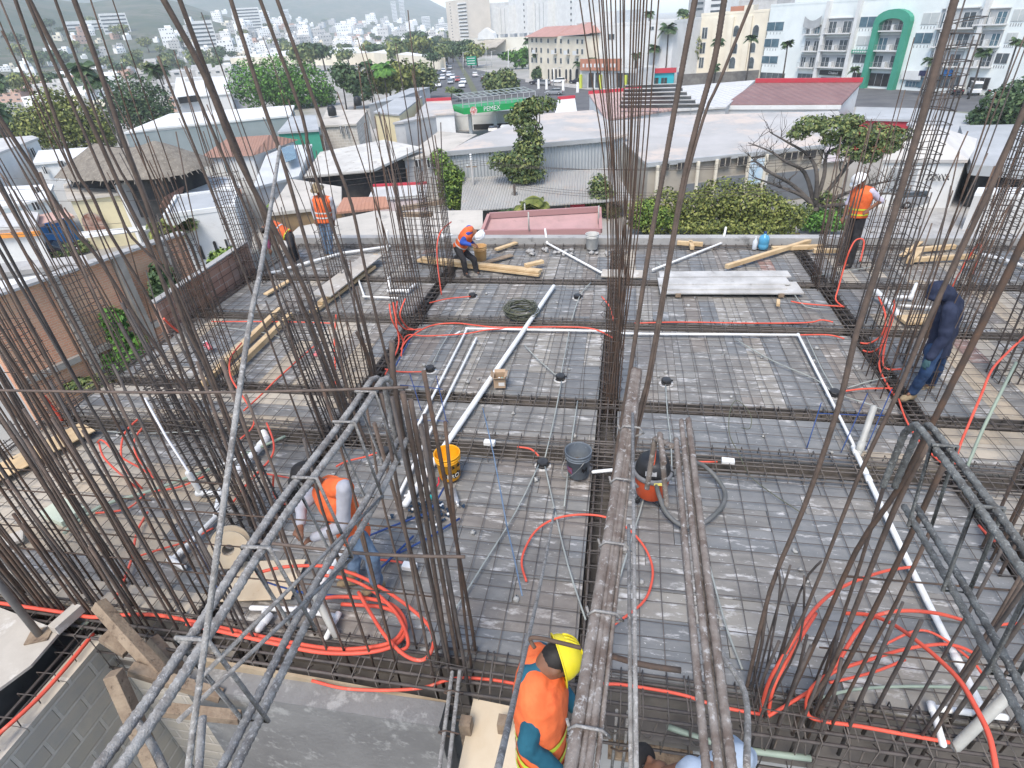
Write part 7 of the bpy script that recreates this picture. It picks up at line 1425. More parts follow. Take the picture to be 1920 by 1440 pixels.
for u, v in ((1010, 167), (1056, 171), (1083, 174), (1025, 168)):
    b = G(u, v, GZ); o = MB().lathe(b, [(.5, 0), (.35, .2), (.3, 2.2), (.2, 2.3)], 10).build('planter_post', M_WHITE); tag(o, 'white painted palm base on the kerb before the arcade', 'post', 'white painted posts on the kerb')
sg = thing('road_sign', 'green road sign with white lines over the avenue', 'road sign', G(893, 138, GZ)); b = G(893, 138, GZ); p = above(b, 884, 114); MB().tube([b, V((b.x, b.y, p.z+1.5))], .14, 8).build('pole', M_GREYP, sg)
MB().box(p, (3.6, .12, 2.8)).build('panel', mat('sign_green', (.0, .22, .12), None, rough=.5), sg); mb = MB()
for k in range(3): mb.box(p+V((-.1, -.08, .8-k*.8)), (2.8, .02, .22))
mb.build('lettering', M_WHITE, sg)
up = thing('utility_pole', 'grey concrete utility pole in front of the corrugated shed', 'utility pole', G(893, 402, GZ)); b = G(893, 402, GZ); p = above(b, 883, 300); MB().tube([b, p], [.16, .1], 10).build('pole', M_CONCL, up); MB().beam(p+V((-.5, 0, -.6)), p+V((.5, 0, -.6)), .1, .1).build('crossarm', M_OLDWOOD, up)
for s in (-.4, 0, .4): MB().lathe(p+V((s, 0, -.55)), [(.04, 0), (.06, .05), (.03, .2)], 8).build('insulator', M_PVC, up)
for s in (0, .2, .4): MB().lathe(p+V((0, 0, s)), [(.09, 0), (.12, .05), (.08, .14)], 8).build('insulator', M_PVC, up)
ud = thing('utility_pole', 'dark timber utility pole behind the pink roof', 'utility pole', G(967, 412, GZ)); b = G(967, 412, GZ); p2 = above(b, 964, 345); MB().tube([b, p2], [.15, .11], 8).build('pole', mat('dark_timber', (.07, .055, .045), None), ud)
MB().tube([p2+V((.25*cos(i*.7), 0, -.9+.25*sin(i*.7))) for i in range(10)], .025, 5).build('cable_loop', M_BLACK, ud)
def wire(label, a, b, sag, r=.016):
    pts = [a.lerp(b, k/16)-V((0, 0, sag*4*(k/16)*(1-k/16))) for k in range(17)]; o = MB().tube(pts, r, 4, False).build('overhead_wire', M_DARK); tag(o, label, 'wire', 'overhead wires')
for k in range(3): wire('thin overhead wire strung from the grey utility pole', p+V((0, 0, -.2*k)), G(1600, 300-k*8, -4.5), .8); wire('thin overhead wire running left from the grey utility pole', p+V((0, 0, -.25*k)), G(-40, 330+k*22, -5.0), 1.2)
for k in range(3): wire('thin overhead wire from the dark timber pole', p2+V((0, 0, -.2*k)), G(1490, 345+k*6, -6), .7)
for k in range(2): wire('thin wire over the blue house', G(-40, 425+k*14, -6.2), G(230, 418+k*12, -5.6), .15)
cs = thing('drink_sign', 'red drink sign with white script behind the pink roof', 'sign', G(1083, 412, GZ)); b = G(1083, 412, GZ); q0, q1 = above(b, 1083, 383), above(b, 1083, 397); w_ = px2m(q0, 27); c = (q0+q1)/2
MB().box(c, (w_, .14, (q0-q1).length), rotz(.05)).build('panel', mat('drink_red', (.5, .02, .05), (.42, .03, .05), 2, .5), cs); MB().tube([V((c.x, c.y+.12, GZ)), V((c.x, c.y+.12, c.z))], .06, 6).build('pole', M_GREYP, cs)
text3d('Coca-Cola', w_*.24, c+V((0, -.09, .0)), V((cos(.05), sin(.05), 0)), (0, 0, 1), M_WHITE, cs, shear=.25)
M_TYRE = mat('tyre', (.015, .015, .015), None, rough=.8)
def car(label, body, loc, yaw, kind='car', grp='cars on the avenue'):
    t = thing('parked_car' if grp == 'parked cars' else kind, label, kind, (0, 0, 0), grp); h = 1 if kind != 'van' else 1.5
    prof = [(-2.1, .35), (-2.15, .75), (-1.9, .92), (-1.55, .95), (1.0, .95), (1.95, .85), (2.15, .65), (2.15, .35)] if kind != 'van' else [(-2.6, .4), (-2.6, 1.0), (-2.5, 1.1), (1.7, 1.1), (2.4, 1.0), (2.6, .7), (2.6, .4)]
    mb = MB(); mb.prism([(x, -.85, z) for x, z in prof], (0, 1.7, 0)); o = mb.build('body', body, t, .06)
    cab = [(-1.75, .93), (-1.45, 1.38), (.2, 1.43), (1.05, .93)] if kind != 'van' else [(-2.55, 1.08), (-2.5, 2.1), (1.3, 2.1), (2.1, 1.08)]
    mb = MB(); mb.prism([(x, -.78, z) for x, z in cab], (0, 1.56, 0)); mb.build('glasshouse', M_GLASS, t, .05)
    mb = MB(); mb.prism([(x, -.76, z) for x, z in ([(-1.5, 1.36), (-1.42, 1.44), (.15, 1.48), (.35, 1.36)] if kind != 'van' else [(-2.56, 1.8), (-2.52, 2.16), (1.35, 2.16), (1.6, 1.8)])], (0, 1.52, 0)); mb.build('roof', body, t, .04)
    for x in (-1.3, 1.35):
        for y in (-.8, .8): w_ = MB().lathe((x, y-.1, .32), [(.2, 0), (.32, .02), (.32, .18), (.2, .2)], 14, ax=(0, 1, 0)).build('wheel', M_TYRE, t); MB().lathe((x, y-.115 if y < 0 else y+.1, .32), [(.01, 0), (.18, 0), (.18, .015), (.01, .02)], 10, ax=(0, 1, 0)).build('rim', M_GREYP, w_)
    for y in (-.6, .6): MB().box((2.14, y, .68), (.06, .32, .14)).build('headlight', M_PVC, t); MB().box((-2.14, y, .74), (.06, .26, .14)).build('tail_light', M_REDP, t)
    t.location = loc; t.rotation_euler = (0, 0, yaw); return t
CARP = {'white': mat('car_white', (.72, .72, .72), None, rough=.25, spec=.6), 'red': mat('car_red', (.3, .05, .05), None, rough=.3), 'dark': mat('car_dark', (.03, .03, .04), None, rough=.25), 'silver': mat('car_silver', (.35, .36, .37), None, rough=.25, metal=.4)}
d_ = G(830, 180, GZ)-G(842, 110, GZ); YA = atan2(d_.y, d_.x); YB = YA+pi
for u, v, c, y, k, l in ((832, 136, 'white', YA, 'car', 'white car leading the queue on the avenue, left lane'), (842, 143, 'white', YA, 'car', 'white car in the middle of the queue on the avenue'), (830, 149, 'white', YA, 'car', 'white car half hidden by the avenue tree'), (849, 148, 'white', YA, 'car', 'white car in the inner lane next to the red one'), (858, 153, 'red', YA, 'car', 'red car in the avenue queue'), (845, 157, 'silver', YA, 'car', 'silver car in the avenue queue'), (869, 157, 'white', YA, 'car', 'white car beside the median, end of the queue'), (866, 164, 'white', YA, 'car', 'white car last in the queue by the low palms'), (822, 163, 'white', YA, 'van', 'white van in the avenue queue'), (891, 144, 'white', YB, 'car', 'white car driving away on the far carriageway'), (907, 150, 'dark', YB, 'car', 'dark car driving away on the far carriageway'), (836, 124, 'white', YA, 'car', 'small white car far up the avenue'), (844, 130, 'silver', YA, 'car', 'small silver car far up the avenue'), (826, 142, 'dark', YA, 'car', 'dark car in the outer lane of the queue'), (1039, 178, 'silver', radians(175), 'car', 'silver car passing the fuel station')): car(l, CARP[c], G(u, v, GZ+.02), y, k)
for u, v, c, y, k, l in ((1007, 158, 'dark', 2.9, 'car', 'dark car parked before the arcade, left'), (1020, 160, 'silver', 2.9, 'car', 'silver car parked before the arcade'), (1047, 156, 'white', 2.9, 'car', 'white car parked before the arcade'), (1082, 157, 'dark', 2.9, 'car', 'dark car parked at the right end of the arcade'), (1822, 176, 'white', 1.3, 'van', 'white van parked before the right apartments'), (1792, 176, 'dark', 1.3, 'car', 'dark car parked left of the white van'), (1856, 176, 'dark', 1.3, 'car', 'dark car parked right of the white van'), (1715, 385, 'silver', .2, 'car', 'silver car in the side street behind the rebar ladders'), (105, 482, 'dark', .5, 'car', 'dark car parked before the blue house'), (928, 254, 'dark', 1.6, 'car', 'dark car inside the annex opening'), (950, 252, 'white', 1.6, 'car', 'white car inside the annex opening')): car(l, CARP[c], G(u, v, GZ+.02), y, k, 'parked cars')
# ================================================================== THE CITY ON THE SLOPES
def city_house(w_, d, h, m, seed):
    rnd = random.Random(seed); mb = MB(); mb.box((0, 0, h/2-3), (w_, d, h+6)); mb.box((w_*.2, d*.1, h+1), (w_*.45, d*.6, 2)); mb.k = 1
    nx = max(2, int(w_/3.2)); nz = max(1, int(h/3))
    for i in range(nx):
        for k in range(nz):
            if rnd.random() < .85: x = -w_/2+(i+.5)*w_/nx; mb.box((x, -d/2, (k+.6)*h/nz), (w_/nx*.4, .3, h/nz*.28))
    o = mb.build('hillside_house', [m, M_GLASS]); mv = o.location.copy(); o.data.transform(Matrix.Translation(mv)); o.location = (0, 0, 0)
    return tag(o, 'small pale house on the far slopes of the city', 'house', 'pale houses on the far slopes')
M_CITY = mat('bright_white_wall', (.84, .83, .8), (.76, .75, .72), .1, .85)  # even bright white base colour of the far houses
CH = [city_house(11, 9, 6, M_CITY, 1), city_house(8, 8, 5, M_CITY, 2), city_house(14, 10, 9, M_WHITE2, 3), city_house(9, 8, 4, M_CREAMP, 4), city_house(16, 11, 16, M_CITY, 5), city_house(12, 8, 6, mat('soft_terracotta', (.5, .34, .27), (.44, .3, .24), .3, .9), 6)]
first = set(); rnd = random.Random(99); cnt = 0; tries = 0
while cnt < 292 and tries < 6000:
    tries += 1
    u = rnd.choice((rnd.uniform(0, 860), rnd.uniform(330, 860), rnd.uniform(330, 860), rnd.gauss(520, 110))); 
    if u < 0 or u > 862: continue
    lo = interp([(0, 108), (80, 95), (140, 55), (200, 45), (250, 55), (330, 45), (420, 22), (520, 35), (640, 45), (760, 40), (862, 40)], u); hi = interp([(0, 150), (200, 140), (400, 118), (640, 95), (862, 80)], u)
    v = lo+(hi-lo)*rnd.random()**.75; p = march(u, v, 360)
    if not p: continue
    k = rnd.choices(range(6), (4, 5, 3, 2, 1.2, 1.5))[0]; o = CH[k] if k not in first else copy_tree(CH[k]); first.add(k)
    o.location = p; o.rotation_euler = (0, 0, atan2(-p.x, p.y)*-0+atan2(p.y, p.x)-pi/2+rnd.uniform(-.5, .5)); s = rnd.uniform(.75, 1.25)*min(1.6, max(.6, p.length/1050)); o.scale = (s, s, s*rnd.uniform(.8, 1.4)); cnt += 1
for _ in range(60):
    u, v = rnd.uniform(10, 440), rnd.uniform(122, 205)
    if 215 < u < 330 and v > 150: continue
    o = copy_tree(CH[rnd.choice((0, 1, 2, 3, 5))]); o.location = G(u, v, GZ); o.rotation_euler = (0, 0, rnd.uniform(-.5, .5)+.35); s = rnd.uniform(.6, .95); o.scale = (s*1.3, s, s*.75)
    o['label'] = 'low pale roofed house between the trees at the upper left'; o['group'] = 'low houses between the trees'
for (u, v, w_, h, l) in ((222, 62, 26, 18, 'big white block alone on the left slope'), (170, 58, 46, 9, 'long low white block row on the left slope'), (470, 62, 34, 28, 'grey-white apartment block in the middle of the hillside city'), (540, 42, 16, 30, 'slim white tower rising over the hillside city'), (742, 42, 14, 48, 'pair of pale towers in the haze, left one'), (757, 40, 14, 52, 'pair of pale towers in the haze, right one'), (800, 52, 22, 26, 'white block in the haze left of the tan tower'), (390, 88, 20, 22, 'white block at the foot of the hillside city'), (830, 62, 24, 18, 'white stepped block beside the avenue end')):
    p = march(u, v, 420); 
    if not p: continue
    d = 12; t = thing('city_block', l, 'apartment building', p); R = rotz(atan2(p.y, p.x)-pi/2); MB().box(p+V((0, 0, h/2-4)), (w_, d, h+8), R).build('wall', M_WHITE, t)
    for k in range(max(2, int(h/3.4))): MB().box(p+R@V((0, -d/2, 1.8+k*3.4)), (w_*.92, .4, 1.3), R).build('window_band', M_GLASS, t)
# ================================================================== PEOPLE
M_SKIN = mat('brown_skin', (.2, .095, .055), (.16, .075, .043), 9, .55)
M_HAIR = mat('black_hair', (.012, .01, .009), (.02, .017, .015), 30, .6)
M_VEST = mat('orange_vest', (.8, .165, .05), (.68, .125, .036), 7, .8, c3=(.6, .1, .03), p3=.66, s3=5)
M_STRIPE = mat('reflective_tape', (.62, .62, .6), None, rough=.35)
M_LIME = mat('lime_tape', (.55, .62, .05), None, rough=.5)
M_JEANS = mat('blue_denim', (.09, .14, .21), (.14, .2, .28), 9, .9)
M_DKTR = mat('dark_trousers', (.025, .024, .026), (.045, .043, .045), 7, .9)
M_BOOT = mat('tan_boots', (.3, .23, .14), (.2, .15, .09), 8, .85)
def loft(J, f0, f1, k=1.0, n=18, m=9, add=0.0, s=1.0):
    """part of the trunk between hip fraction f0 and neck fraction f1"""
    hp = (J['hipL']+J['hipR'])/2; nk = J['neck']; sh = (J['shL']+J['shR'])/2; up = (nk-hp).normalized()
    chest = hp.lerp(sh, .65)
    W_ = [(0, .155, .115), (.2, .15, .108), (.45, .155, .11), (.7, .182, .122), (.86, .185, .105), (.95, .13, .085), (1.0, .072, .066)]
    sd0 = (J['hipR']-J['hipL']).normalized(); sd1 = (J['shR']-J['shL']).normalized(); rs = []
    for i in range(m+1):
        f = f0+(f1-f0)*i/m
        for (a, wa, da), (b, wb, db) in zip(W_, W_[1:]):
            if f <= b+1e-6: q = max(0, (f-a)/(b-a)); w_ = wa+(wb-wa)*q; d_ = da+(db-da)*q; break
        c = hp.lerp(nk, f)+(sh-hp.lerp(nk, .88))*max(0, min(1, f))*.6; sd = sd0.lerp(sd1, max(0, min(1, f))); sd = (sd-up*sd.dot(up)).normalized(); fw = up.cross(sd)
        rs.append([c+sd*cos(2*pi*j/n)*(w_*k*s+add)+fw*sin(2*pi*j/n)*(d_*k*s+add) for j in range(n)])
    return rs
FOLDS = bpy.data.textures.new('cloth_folds', 'CLOUDS'); FOLDS.noise_scale = .11; FOLDS.noise_depth = 2
def folds(o, k=.03):
    q = o.modifiers.new('folds', 'DISPLACE'); q.texture = FOLDS; q.strength = k; q.mid_level = .5; q.texture_coords = 'LOCAL'
    return o
def remesh(o, vox, sm=4):
    r = o.modifiers.new('remesh', 'REMESH'); r.mode = 'VOXEL'; r.voxel_size = vox; r.use_smooth_shade = True
    if sm: q = o.modifiers.new('smooth', 'SMOOTH'); q.iterations = sm; q.factor = .5
    return o
def person(label, J, shirt, trousers, boots=M_BOOT, vest=None, helmet=None, hat=None, hood=False, stripes=(), vox=.017, s=1.0, face=None, hair=True, sleeves=True, gloves=None, beltvest=.02, bulk=1.0, cap=None):
    pel = (J['hipL']+J['hipR'])/2; base = V((pel.x, pel.y, min(J['anL'].z, J['anR'].z)-.08))
    t = thing('person', label, 'person', base)
    look = V(face) if face is not None else ((J['toeR']-J['anR'])+(J['toeL']-J['anL']))
    hd = J['head']; upv = (hd-J['neck']).normalized(); look = (look-upv*look.dot(upv)).normalized(); sx = look.cross(upv).normalized(); HR = Matrix((sx, look, upv)).transposed()
    mb = MB(); mb.rings(loft(J, 0, 1, .9, s=s)); mb.cap_seg(J['neck']-upv*.05, .062*s, hd, .055*s)
    hc = hd+upv*.03*s
    mb.ell(hc, (.078*s, .098*s, .118*s), 14, 10, HR); mb.ell(hc+HR@V((0, .03, -.06))*s, (.055*s, .062*s, .06*s), 10, 8, HR)
    mb.cap_seg(hc+HR@V((0, .085, .015))*s, .012*s, hc+HR@V((0, .108, -.02))*s, .017*s, 8)
    for q in (-1, 1): mb.ell(hc+HR@V((q*.078, -.005, -.01))*s, (.012*s, .022*s, .034*s), 8, 6, HR)
    mb.cap_seg(hc+HR@V((-.022, .082, -.062))*s, .009*s, hc+HR@V((.022, .082, -.062))*s, .009*s, 6)
    hands = MB()
    for q in 'LR':
        sh, el, ha, hi, kn, an, to = (J[x+q] for x in ('sh', 'el', 'ha', 'hip', 'kn', 'an', 'toe'))
        mb.cap_seg(sh, .058*s, el, .045*s); mb.cap_seg(el, .045*s, ha, .032*s)
        d = (ha-el).normalized(); side = d.cross(V((0, 0, 1))).normalized() if abs(d.z) < .95 else V((1, 0, 0)); nr = side.cross(d)
        HB = hands if gloves else mb
        HB.ell(ha+d*.05*s, (.04*s, .052*s, .02*s), 10, 7, Matrix((side, d, nr)).transposed())
        for k in range(4):
            b0 = ha+d*.088*s+side*(-.03+.02*k)*s; l = (.062, .072, .067, .052)[k]*s; m_ = b0+d*l*.55-nr*.012*s; e = m_+d*l*.35-nr*l*.5
            HB.cap_seg(b0, .0098*s, m_, .009*s, 7, 3); HB.cap_seg(m_, .009*s, e, .008*s, 7, 3)
        sg = 1 if q == 'L' else -1; b0 = ha+d*.03*s+side*.035*s*sg; m_ = b0+d*.04*s+side*.022*s*sg; HB.cap_seg(b0, .012*s, m_, .0105*s, 7, 3); HB.cap_seg(m_, .0105*s, m_+d*.032*s-nr*.012*s, .009*s, 7, 3)
        mb.cap_seg(hi, .085*s, kn, .055*s); mb.cap_seg(kn, .055*s, an, .04*s); mb.cap_seg(an, .036*s, an.lerp(to, .5), .02*s)
    remesh(mb.build('body', M_SKIN, t), min(vox, .012), 3)
    if gloves: remesh(hands.build('gloves', gloves, t), .009, 2)
    # trousers
    mb = MB(); mb.rings(loft(J, -.06, .16, 1.04, s=s))
    for q in 'LR':
        hi, kn, an = J['hip'+q], J['kn'+q], J['an'+q]; mb.cap_seg(hi, .1*s, kn, .073*s); mb.cap_seg(kn, .073*s, kn.lerp(an, 1.0), .066*s)
        for k in range(3): p = kn.lerp(an, .55+.15*k); mb.ell(p, (.07*s, .072*s, .022), 10, 6)
    folds(remesh(mb.build('trousers', trousers, t), vox))
    # shirt
    mb = MB(); mb.rings(loft(J, .04 if bulk < 1.1 else -.12, .985, .99*bulk, s=s)); mb.cap_seg(J['neck']-upv*.07, .075*s, J['neck']-upv*.01, .066*s)
    for q in 'LR':
        sh, el, ha = J['sh'+q], J['el'+q], J['ha'+q]; mb.cap_seg(J['neck'].lerp(sh, .45)-V((0, 0, .04)), .075*s, sh, .074*s); mb.cap_seg(sh, .074*s*bulk, el, .06*s*bulk)
        if sleeves: mb.cap_seg(el, .06*s*bulk, el.lerp(ha, .9), .046*s*bulk)
        for k in range(3): p = sh.lerp(el, .6+.16*k); dd = (el-sh).normalized(); mb.cap_seg(p-dd*.008, .066*s, p+dd*.008, .066*s)
    if hood:
        mb.ell(hc+HR@V((0, -.022, .02))*s, (.118*s, .135*s, .15*s), 14, 10, HR); mb.cap_seg(hc+HR@V((-.05, .1, .075))*s, .03*s, hc+HR@V((.05, .1, .075))*s, .03*s); mb.cap_seg(hc+HR@V((0, -.05, -.08))*s, .1*s, J['neck']-upv*.03, .11*s)
    folds(remesh(mb.build('jacket' if hood else 'shirt', shirt, t), vox), .035 if hood else .02)
    for q in 'LR':
        an, to = J['an'+q], J['toe'+q]; d = (to-an); d.z = 0; d = d.normalized() if d.length > .01 else V((0, 1, 0)); g = V((an.x, an.y, min(an.z, to.z)-.02))
        mb = MB(); mb.cap_seg(an+V((0, 0, .06)), .06*s, g+V((0, 0, .0)), .055*s); mb.cap_seg(g-d*.04, .046*s, g+d*.15*s, .042*s); mb.ell(g+d*.12*s+V((0, 0, .005)), (.05*s, .06*s, .04*s), 10, 7)
        remesh(mb.build('boot', boots, t), .014, 2)
    if vest:
        mb = MB(); mb.rings(loft(J, beltvest, .972, 1.15, add=.03, s=s), True)
        for q in 'LR': sh = J['sh'+q]; a = J['neck'].lerp(sh, .3); ud = upv*-1; mb.cap_seg(a+ud*.025, .094*s, J['neck'].lerp(sh, .9)+ud*.02, .092*s)
        folds(remesh(mb.build('vest', vest, t), vox, 3), .016)
        for f, m in stripes: MB().rings(loft(J, f, f+.055, 1.15, add=.037, s=s, n=28, m=2), False).build('reflective_stripe', m, t)
    if hair and not hood: MB().ell(hc+HR@V((0, -.018, .028))*s, (.084*s, .092*s, .1*s), 14, 10, HR).build('hair', M_HAIR, t)
    for q in (-1, 1): MB().ell(hc+HR@V((q*.032, .086, .016))*s, (.013*s, .01*s, .009*s), 8, 6, HR).build('eye', M_HAIR, t)
    if helmet:
        ax = (upv*.95+look*.25*(1 if True else 0)).normalized(); HQ = Matrix((sx, (look-ax*look.dot(ax)).normalized(), ax)).transposed(); o_ = hc+HR@V((0, -.005, .045))*s; mb = MB(); rs = []
        for i in range(9):
            th = pi/2*i/8; r = cos(th); rs.append([o_+HQ@V((.118*r*cos(2*pi*j/28), .138*r*sin(2*pi*j/28), .125*sin(th)*(1+.04*cos(2*pi*j/28)**8)))*s for j in range(28)])
        rim = []
        for sc, z in ((1.0, 0), (1.09, -.006), (1.1, -.012), (.98, -.01)):
            rim.append([o_+HQ@V((.118*sc*cos(2*pi*j/28), .138*sc*sin(2*pi*j/28)+(.045*max(0, sin(2*pi*j/28))**2 if sc > 1.05 else 0), z))*s for j in range(28)])
        mb.rings(rs, False); mb.rings([rs[0]]+rim[1:], False); mb.build('helmet', helmet, t)
        mb = MB(); 
        for k in (-1, 0, 1): mb.tube([o_+HQ@V((.03*k, .135*cos(a), .128*sin(a)+.002))*s for a in [.35+2.4*i/10 for i in range(11)]], .006*s, 6)
        mb.build('helmet_rib', helmet, t)
    if cap:
        o_ = hc+HR@V((0, -.01, .03))*s; mb = MB(); mb.rings([[o_+HR@V((r*cos(2*pi*j/24), r*1.15*sin(2*pi*j/24), z))*s for j in range(24)] for r, z in ((.098, -.01), (.1, .03), (.092, .075), (.06, .11), (.01, .122))], True); mb.ell(o_+HR@V((0, .13, .0))*s, (.075*s, .07*s, .012*s), 14, 6, HR); mb.build('cap', cap, t)
    if hat:
        o_ = hc+HR@V((0, 0, .04))*s; HQ = HR; mb = MB(); mb.rings([[o_+HQ@V((r*cos(2*pi*j/24), r*1.12*sin(2*pi*j/24), z))*s for j in range(24)] for r, z in ((.088, -.02), (.17, -.035), (.175, -.028), (.1, .0), (.098, .06), (.085, .095), (.03, .11))], True); mb.build('hat', hat, t)
    return t
def JJ(d):
    out = {}
    for k, v in d.items():
        if isinstance(v[0], str): out[k] = out[v[0]]+V(v[1:])
        else: dd = ray(v[0], v[1]); out[k] = CP+dd*(v[2]/dd.y)
    return out
PPL = {'cap': {'head': (580, 895, 3.38), 'neck': (605, 911, 3.44), 'shR': (646, 914, 3.32), 'shL': (603, 914, 3.6), 'elR': (643, 985, 3.2), 'haR': (584, 1010, 3.22), 'elL': (566, 948, 3.42), 'haL': (563, 984, 3.22), 'hipR': (668, 1004, 3.4), 'hipL': (664, 1000, 3.62), 'knR': (697, 1045, 3.36), 'knL': (664, 1046, 3.62), 'anR': (706, 1092, 3.42), 'anL': (664, 1083, 3.52), 'toeR': (686, 1108, 3.34), 'toeL': (648, 1090, 3.48)}, 'yel': {'head': (1030, 1247, 1.92), 'neck': (1012, 1258, 1.89), 'shR': (1008, 1322, 1.74), 'shL': (1014, 1226, 2.05), 'elR': (988, 1400, 1.62), 'haR': (1050, 1446, 1.62), 'elL': (1046, 1282, 2.12), 'haL': (1078, 1330, 2.0), 'hipR': (1010, 1440, 1.7), 'hipL': (1022, 1400, 1.9), 'knR': ('hipR', 0.05, 0.02, -0.42), 'knL': ('hipL', 0.06, 0.02, -0.42), 'anR': ('hipR', 0.0, -0.03, -0.82), 'anL': ('hipL', 0.0, 0.0, -0.82), 'toeR': ('hipR', 0.17, -0.03, -0.88), 'toeL': ('hipL', 0.17, 0.0, -0.88)}, 'hunch': {'head': (893, 437, 12.0), 'neck': (884, 431, 12.05), 'shR': (877, 436, 11.92), 'shL': (882, 432, 12.2), 'elR': (866, 455, 11.85), 'haR': (884, 459, 11.8), 'elL': (880, 452, 12.2), 'haL': (889, 458, 12.05), 'hipR': (858, 466, 11.95), 'hipL': (862, 465, 12.2), 'knR': (869, 488, 11.8), 'knL': (888, 486, 12.05), 'anR': (873, 511, 11.85), 'anL': (894, 510, 12.05), 'toeR': (880, 518, 11.7), 'toeL': (902, 516, 11.9)}, 'stand': {'head': (596, 357, 13.0), 'neck': (601, 369, 13.05), 'shR': (620, 374, 13.0), 'shL': (588, 373, 13.0), 'elR': (627, 394, 13.05), 'haR': (626, 413, 13.1), 'elL': (587, 394, 13.0), 'haL': (592, 412, 12.9), 'hipR': (616, 418, 13.0), 'hipL': (602, 418, 13.0), 'knR': (619, 447, 12.9), 'knL': (607, 447, 12.95), 'anR': (620, 474, 12.9), 'anL': (611, 474, 12.95), 'toeR': (624, 472, 13.2), 'toeL': (613, 472, 13.2)}, 'crouch': {'head': (497, 428, 12.6), 'neck': (505, 421, 12.65), 'shR': (511, 429, 12.45), 'shL': (513, 421, 12.8), 'elR': (503, 449, 12.4), 'haR': (505, 466, 12.3), 'elL': (505, 447, 12.9), 'haL': (500, 466, 12.8), 'hipR': (541, 443, 12.5), 'hipL': (544, 441, 12.8), 'knR': (545, 463, 12.35), 'knL': (549, 461, 12.7), 'anR': (550, 486, 12.45), 'anL': (556, 484, 12.75), 'toeR': (544, 490, 12.25), 'toeL': (549, 488, 12.55)}, 'right': {'head': (1612, 341, 12.7), 'neck': (1617, 353, 12.75), 'shR': (1634, 359, 12.6), 'shL': (1603, 357, 12.85), 'elR': (1652, 377, 12.6), 'haR': (1628, 393, 12.4), 'elL': (1590, 382, 12.85), 'haL': (1583, 406, 12.7), 'hipR': (1615, 408, 12.65), 'hipL': (1600, 407, 12.8), 'knR': (1603, 452, 12.55), 'knL': (1590, 450, 12.75), 'anR': (1592, 497, 12.55), 'anL': (1578, 494, 12.75), 'toeR': (1580, 500, 12.4), 'toeL': (1566, 497, 12.6)}, 'navy': {'head': (1764, 552, 7.63), 'neck': (1782, 564, 7.66), 'shR': (1781, 582, 7.43), 'shL': (1792, 570, 7.88), 'elR': (1772, 632, 7.36), 'haR': (1742, 672, 7.3), 'elL': (1783, 625, 7.93), 'haL': (1753, 668, 7.68), 'hipR': (1752, 655, 7.53), 'hipL': (1764, 652, 7.78), 'knR': (1736, 697, 7.38), 'knL': (1757, 694, 7.78), 'anR': (1712, 734, 7.48), 'anL': (1746, 718, 7.88), 'toeR': (1692, 746, 7.4), 'toeL': (1728, 728, 7.83)}, 'low': {'head': (1238, 1462, 1.55), 'neck': (1285, 1452, 1.5), 'shR': (1300, 1510, 1.36), 'shL': (1385, 1420, 1.66), 'elR': (1270, 1560, 1.4), 'haR': (1240, 1600, 1.5), 'elL': (1400, 1420, 1.85), 'haL': (1367, 1388, 2.05), 'hipR': ('shR', 0.1, -0.1, -0.48), 'hipL': ('shL', 0.05, -0.1, -0.48), 'knR': ('shR', 0.05, -0.05, -0.9), 'knL': ('shL', 0.02, -0.05, -0.9), 'anR': ('shR', 0.1, -0.15, -1.3), 'anL': ('shL', 0.1, -0.15, -1.3), 'toeR': ('shR', -0.05, 0, -1.36), 'toeL': ('shL', -0.05, 0, -1.36)}}
M_GREYSH = mat('light_grey_shirt', (.42, .42, .45), (.33, .33, .36), 5, .9)
M_TEAL = mat('teal_shirt', (.01, .075, .115), (.016, .1, .145), 6, .85)
M_NAVY = mat('navy_cloth', (.014, .02, .045), (.026, .034, .065), 6, .85, bump=.25, bscale=14)
M_DENIMDK = mat('dark_denim', (.02, .045, .1), (.03, .06, .13), 8, .9)
M_HELW = mat('white_helmet', (.8, .8, .8), None, rough=.3); M_HELY = mat('yellow_helmet', (.75, .62, .02), (.68, .55, .03), 6, .35)
person('man in a black cap and orange vest working bent over between the wall bars', JJ(PPL['cap']), M_GREYSH, M_JEANS, vest=M_VEST, cap=M_HAIR, face=(-1, -.1, -.5), vox=.014, s=.97)
person('man in a yellow helmet and orange vest with lime stripes, bending by the new plywood', JJ(PPL['yel']), M_TEAL, M_DKTR, vest=M_VEST, helmet=M_HELY, stripes=((.08, M_LIME), (.2, M_LIME), (.42, M_LIME)), face=(1, .25, -.55), vox=.011, s=1.0)
person('man in a white helmet and orange vest bending over a bucket at the far edge', JJ(PPL['hunch']), mat('royal_blue_shirt', (.03, .08, .35), (.04, .1, .42), 5, .85), M_DKTR, boots=M_DKTR, vest=M_VEST, helmet=M_HELW, stripes=((.2, M_STRIPE), (.42, M_STRIPE)), face=(1, -.6, -.7), s=.95)
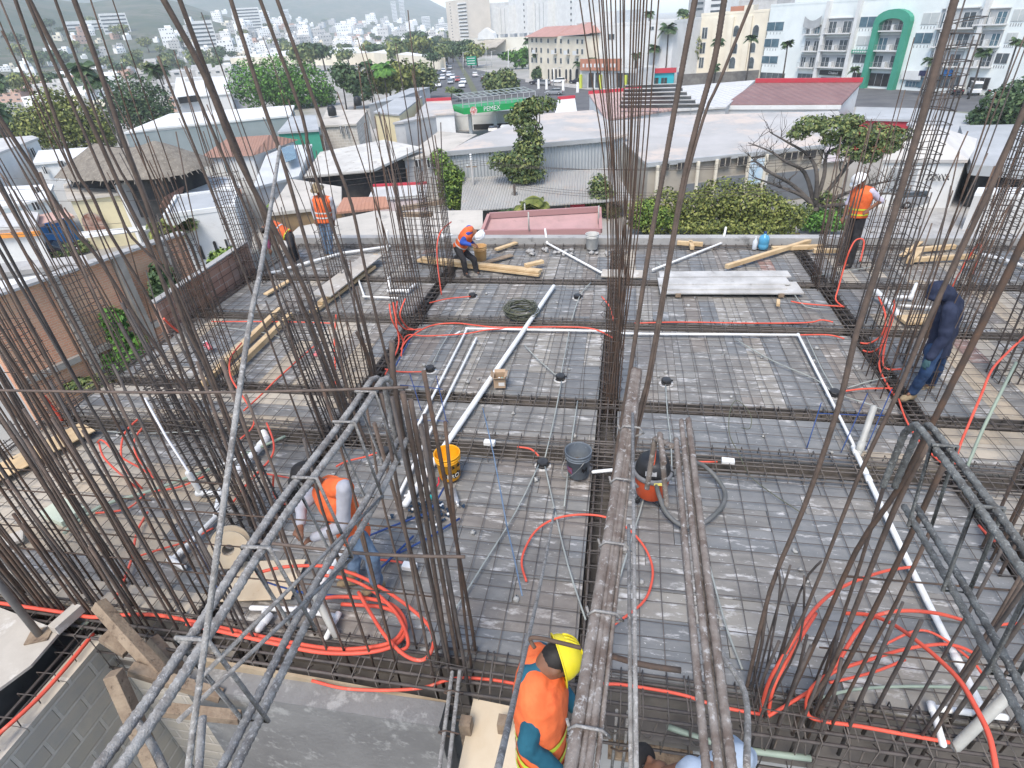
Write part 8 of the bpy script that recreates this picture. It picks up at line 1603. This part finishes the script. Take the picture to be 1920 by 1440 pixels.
person('worker in an orange vest and jeans standing with his back to us, far left', JJ(PPL['stand']), M_GREYSH, M_JEANS, vest=M_VEST, hat=M_BOOT, stripes=((.2, M_STRIPE), (.38, M_STRIPE)), face=(0, 1, 0), s=.96)
person('crouching worker in an orange vest with a lime hem, beside the far left column', JJ(PPL['crouch']), mat('plum_shirt', (.2, .05, .1), None), M_DKTR, boots=M_DKTR, vest=M_VEST, stripes=((.06, M_LIME), (.5, M_STRIPE)), face=(-1, -.3, -.6), s=.95)
person('man in a white helmet and orange vest standing at the far right edge', JJ(PPL['right']), mat('lilac_shirt', (.5, .46, .55), None, rough=.9), M_DKTR, boots=M_DKTR, vest=M_VEST, helmet=M_HELW, stripes=((.12, M_LIME), (.3, M_LIME)), face=(-1, .1, -.35), sleeves=False, s=.97)
person('man in a navy hooded jacket and jeans stepping along the right beam', JJ(PPL['navy']), M_NAVY, M_DENIMDK, hood=True, face=(-1, -.45, -.55), vox=.014, gloves=mat('teal_glove', (.04, .09, .1), None), s=1.0, bulk=1.28)
person('partly hidden worker in a pale blue shirt reaching up at the bottom edge', JJ(PPL['low']), mat('pale_blue_shirt', (.36, .42, .5), (.3, .36, .43), 5, .9), M_DKTR, cap=M_HAIR, face=(-.6, .6, -.4), vox=.014, gloves=mat('blue_glove', (.25, .4, .55), (.2, .33, .46), 20, .8), s=1.0)
# ================================================================== HAZE
mb = MB(); mb.box((-400, 1800, 204), (4800, 4800, 432)); hz = mb.build('haze', None)
hm = bpy.data.materials.new('haze_air'); hm.use_nodes = True; ht = hm.node_tree; ht.nodes.clear(); vo = ht.nodes.new('ShaderNodeVolumePrincipled'); oo = ht.nodes.new('ShaderNodeOutputMaterial')
vo.inputs['Color'].default_value = (.88, .95, 1, 1); vo.inputs['Density'].default_value = .00025; vo.inputs['Anisotropy'].default_value = -.1
ht.links.new(vo.outputs[0], oo.inputs['Volume']); hz.data.materials.clear(); hz.data.materials.append(hm); tag(hz, 'pale humid haze over the whole place', 'haze', kind='stuff')
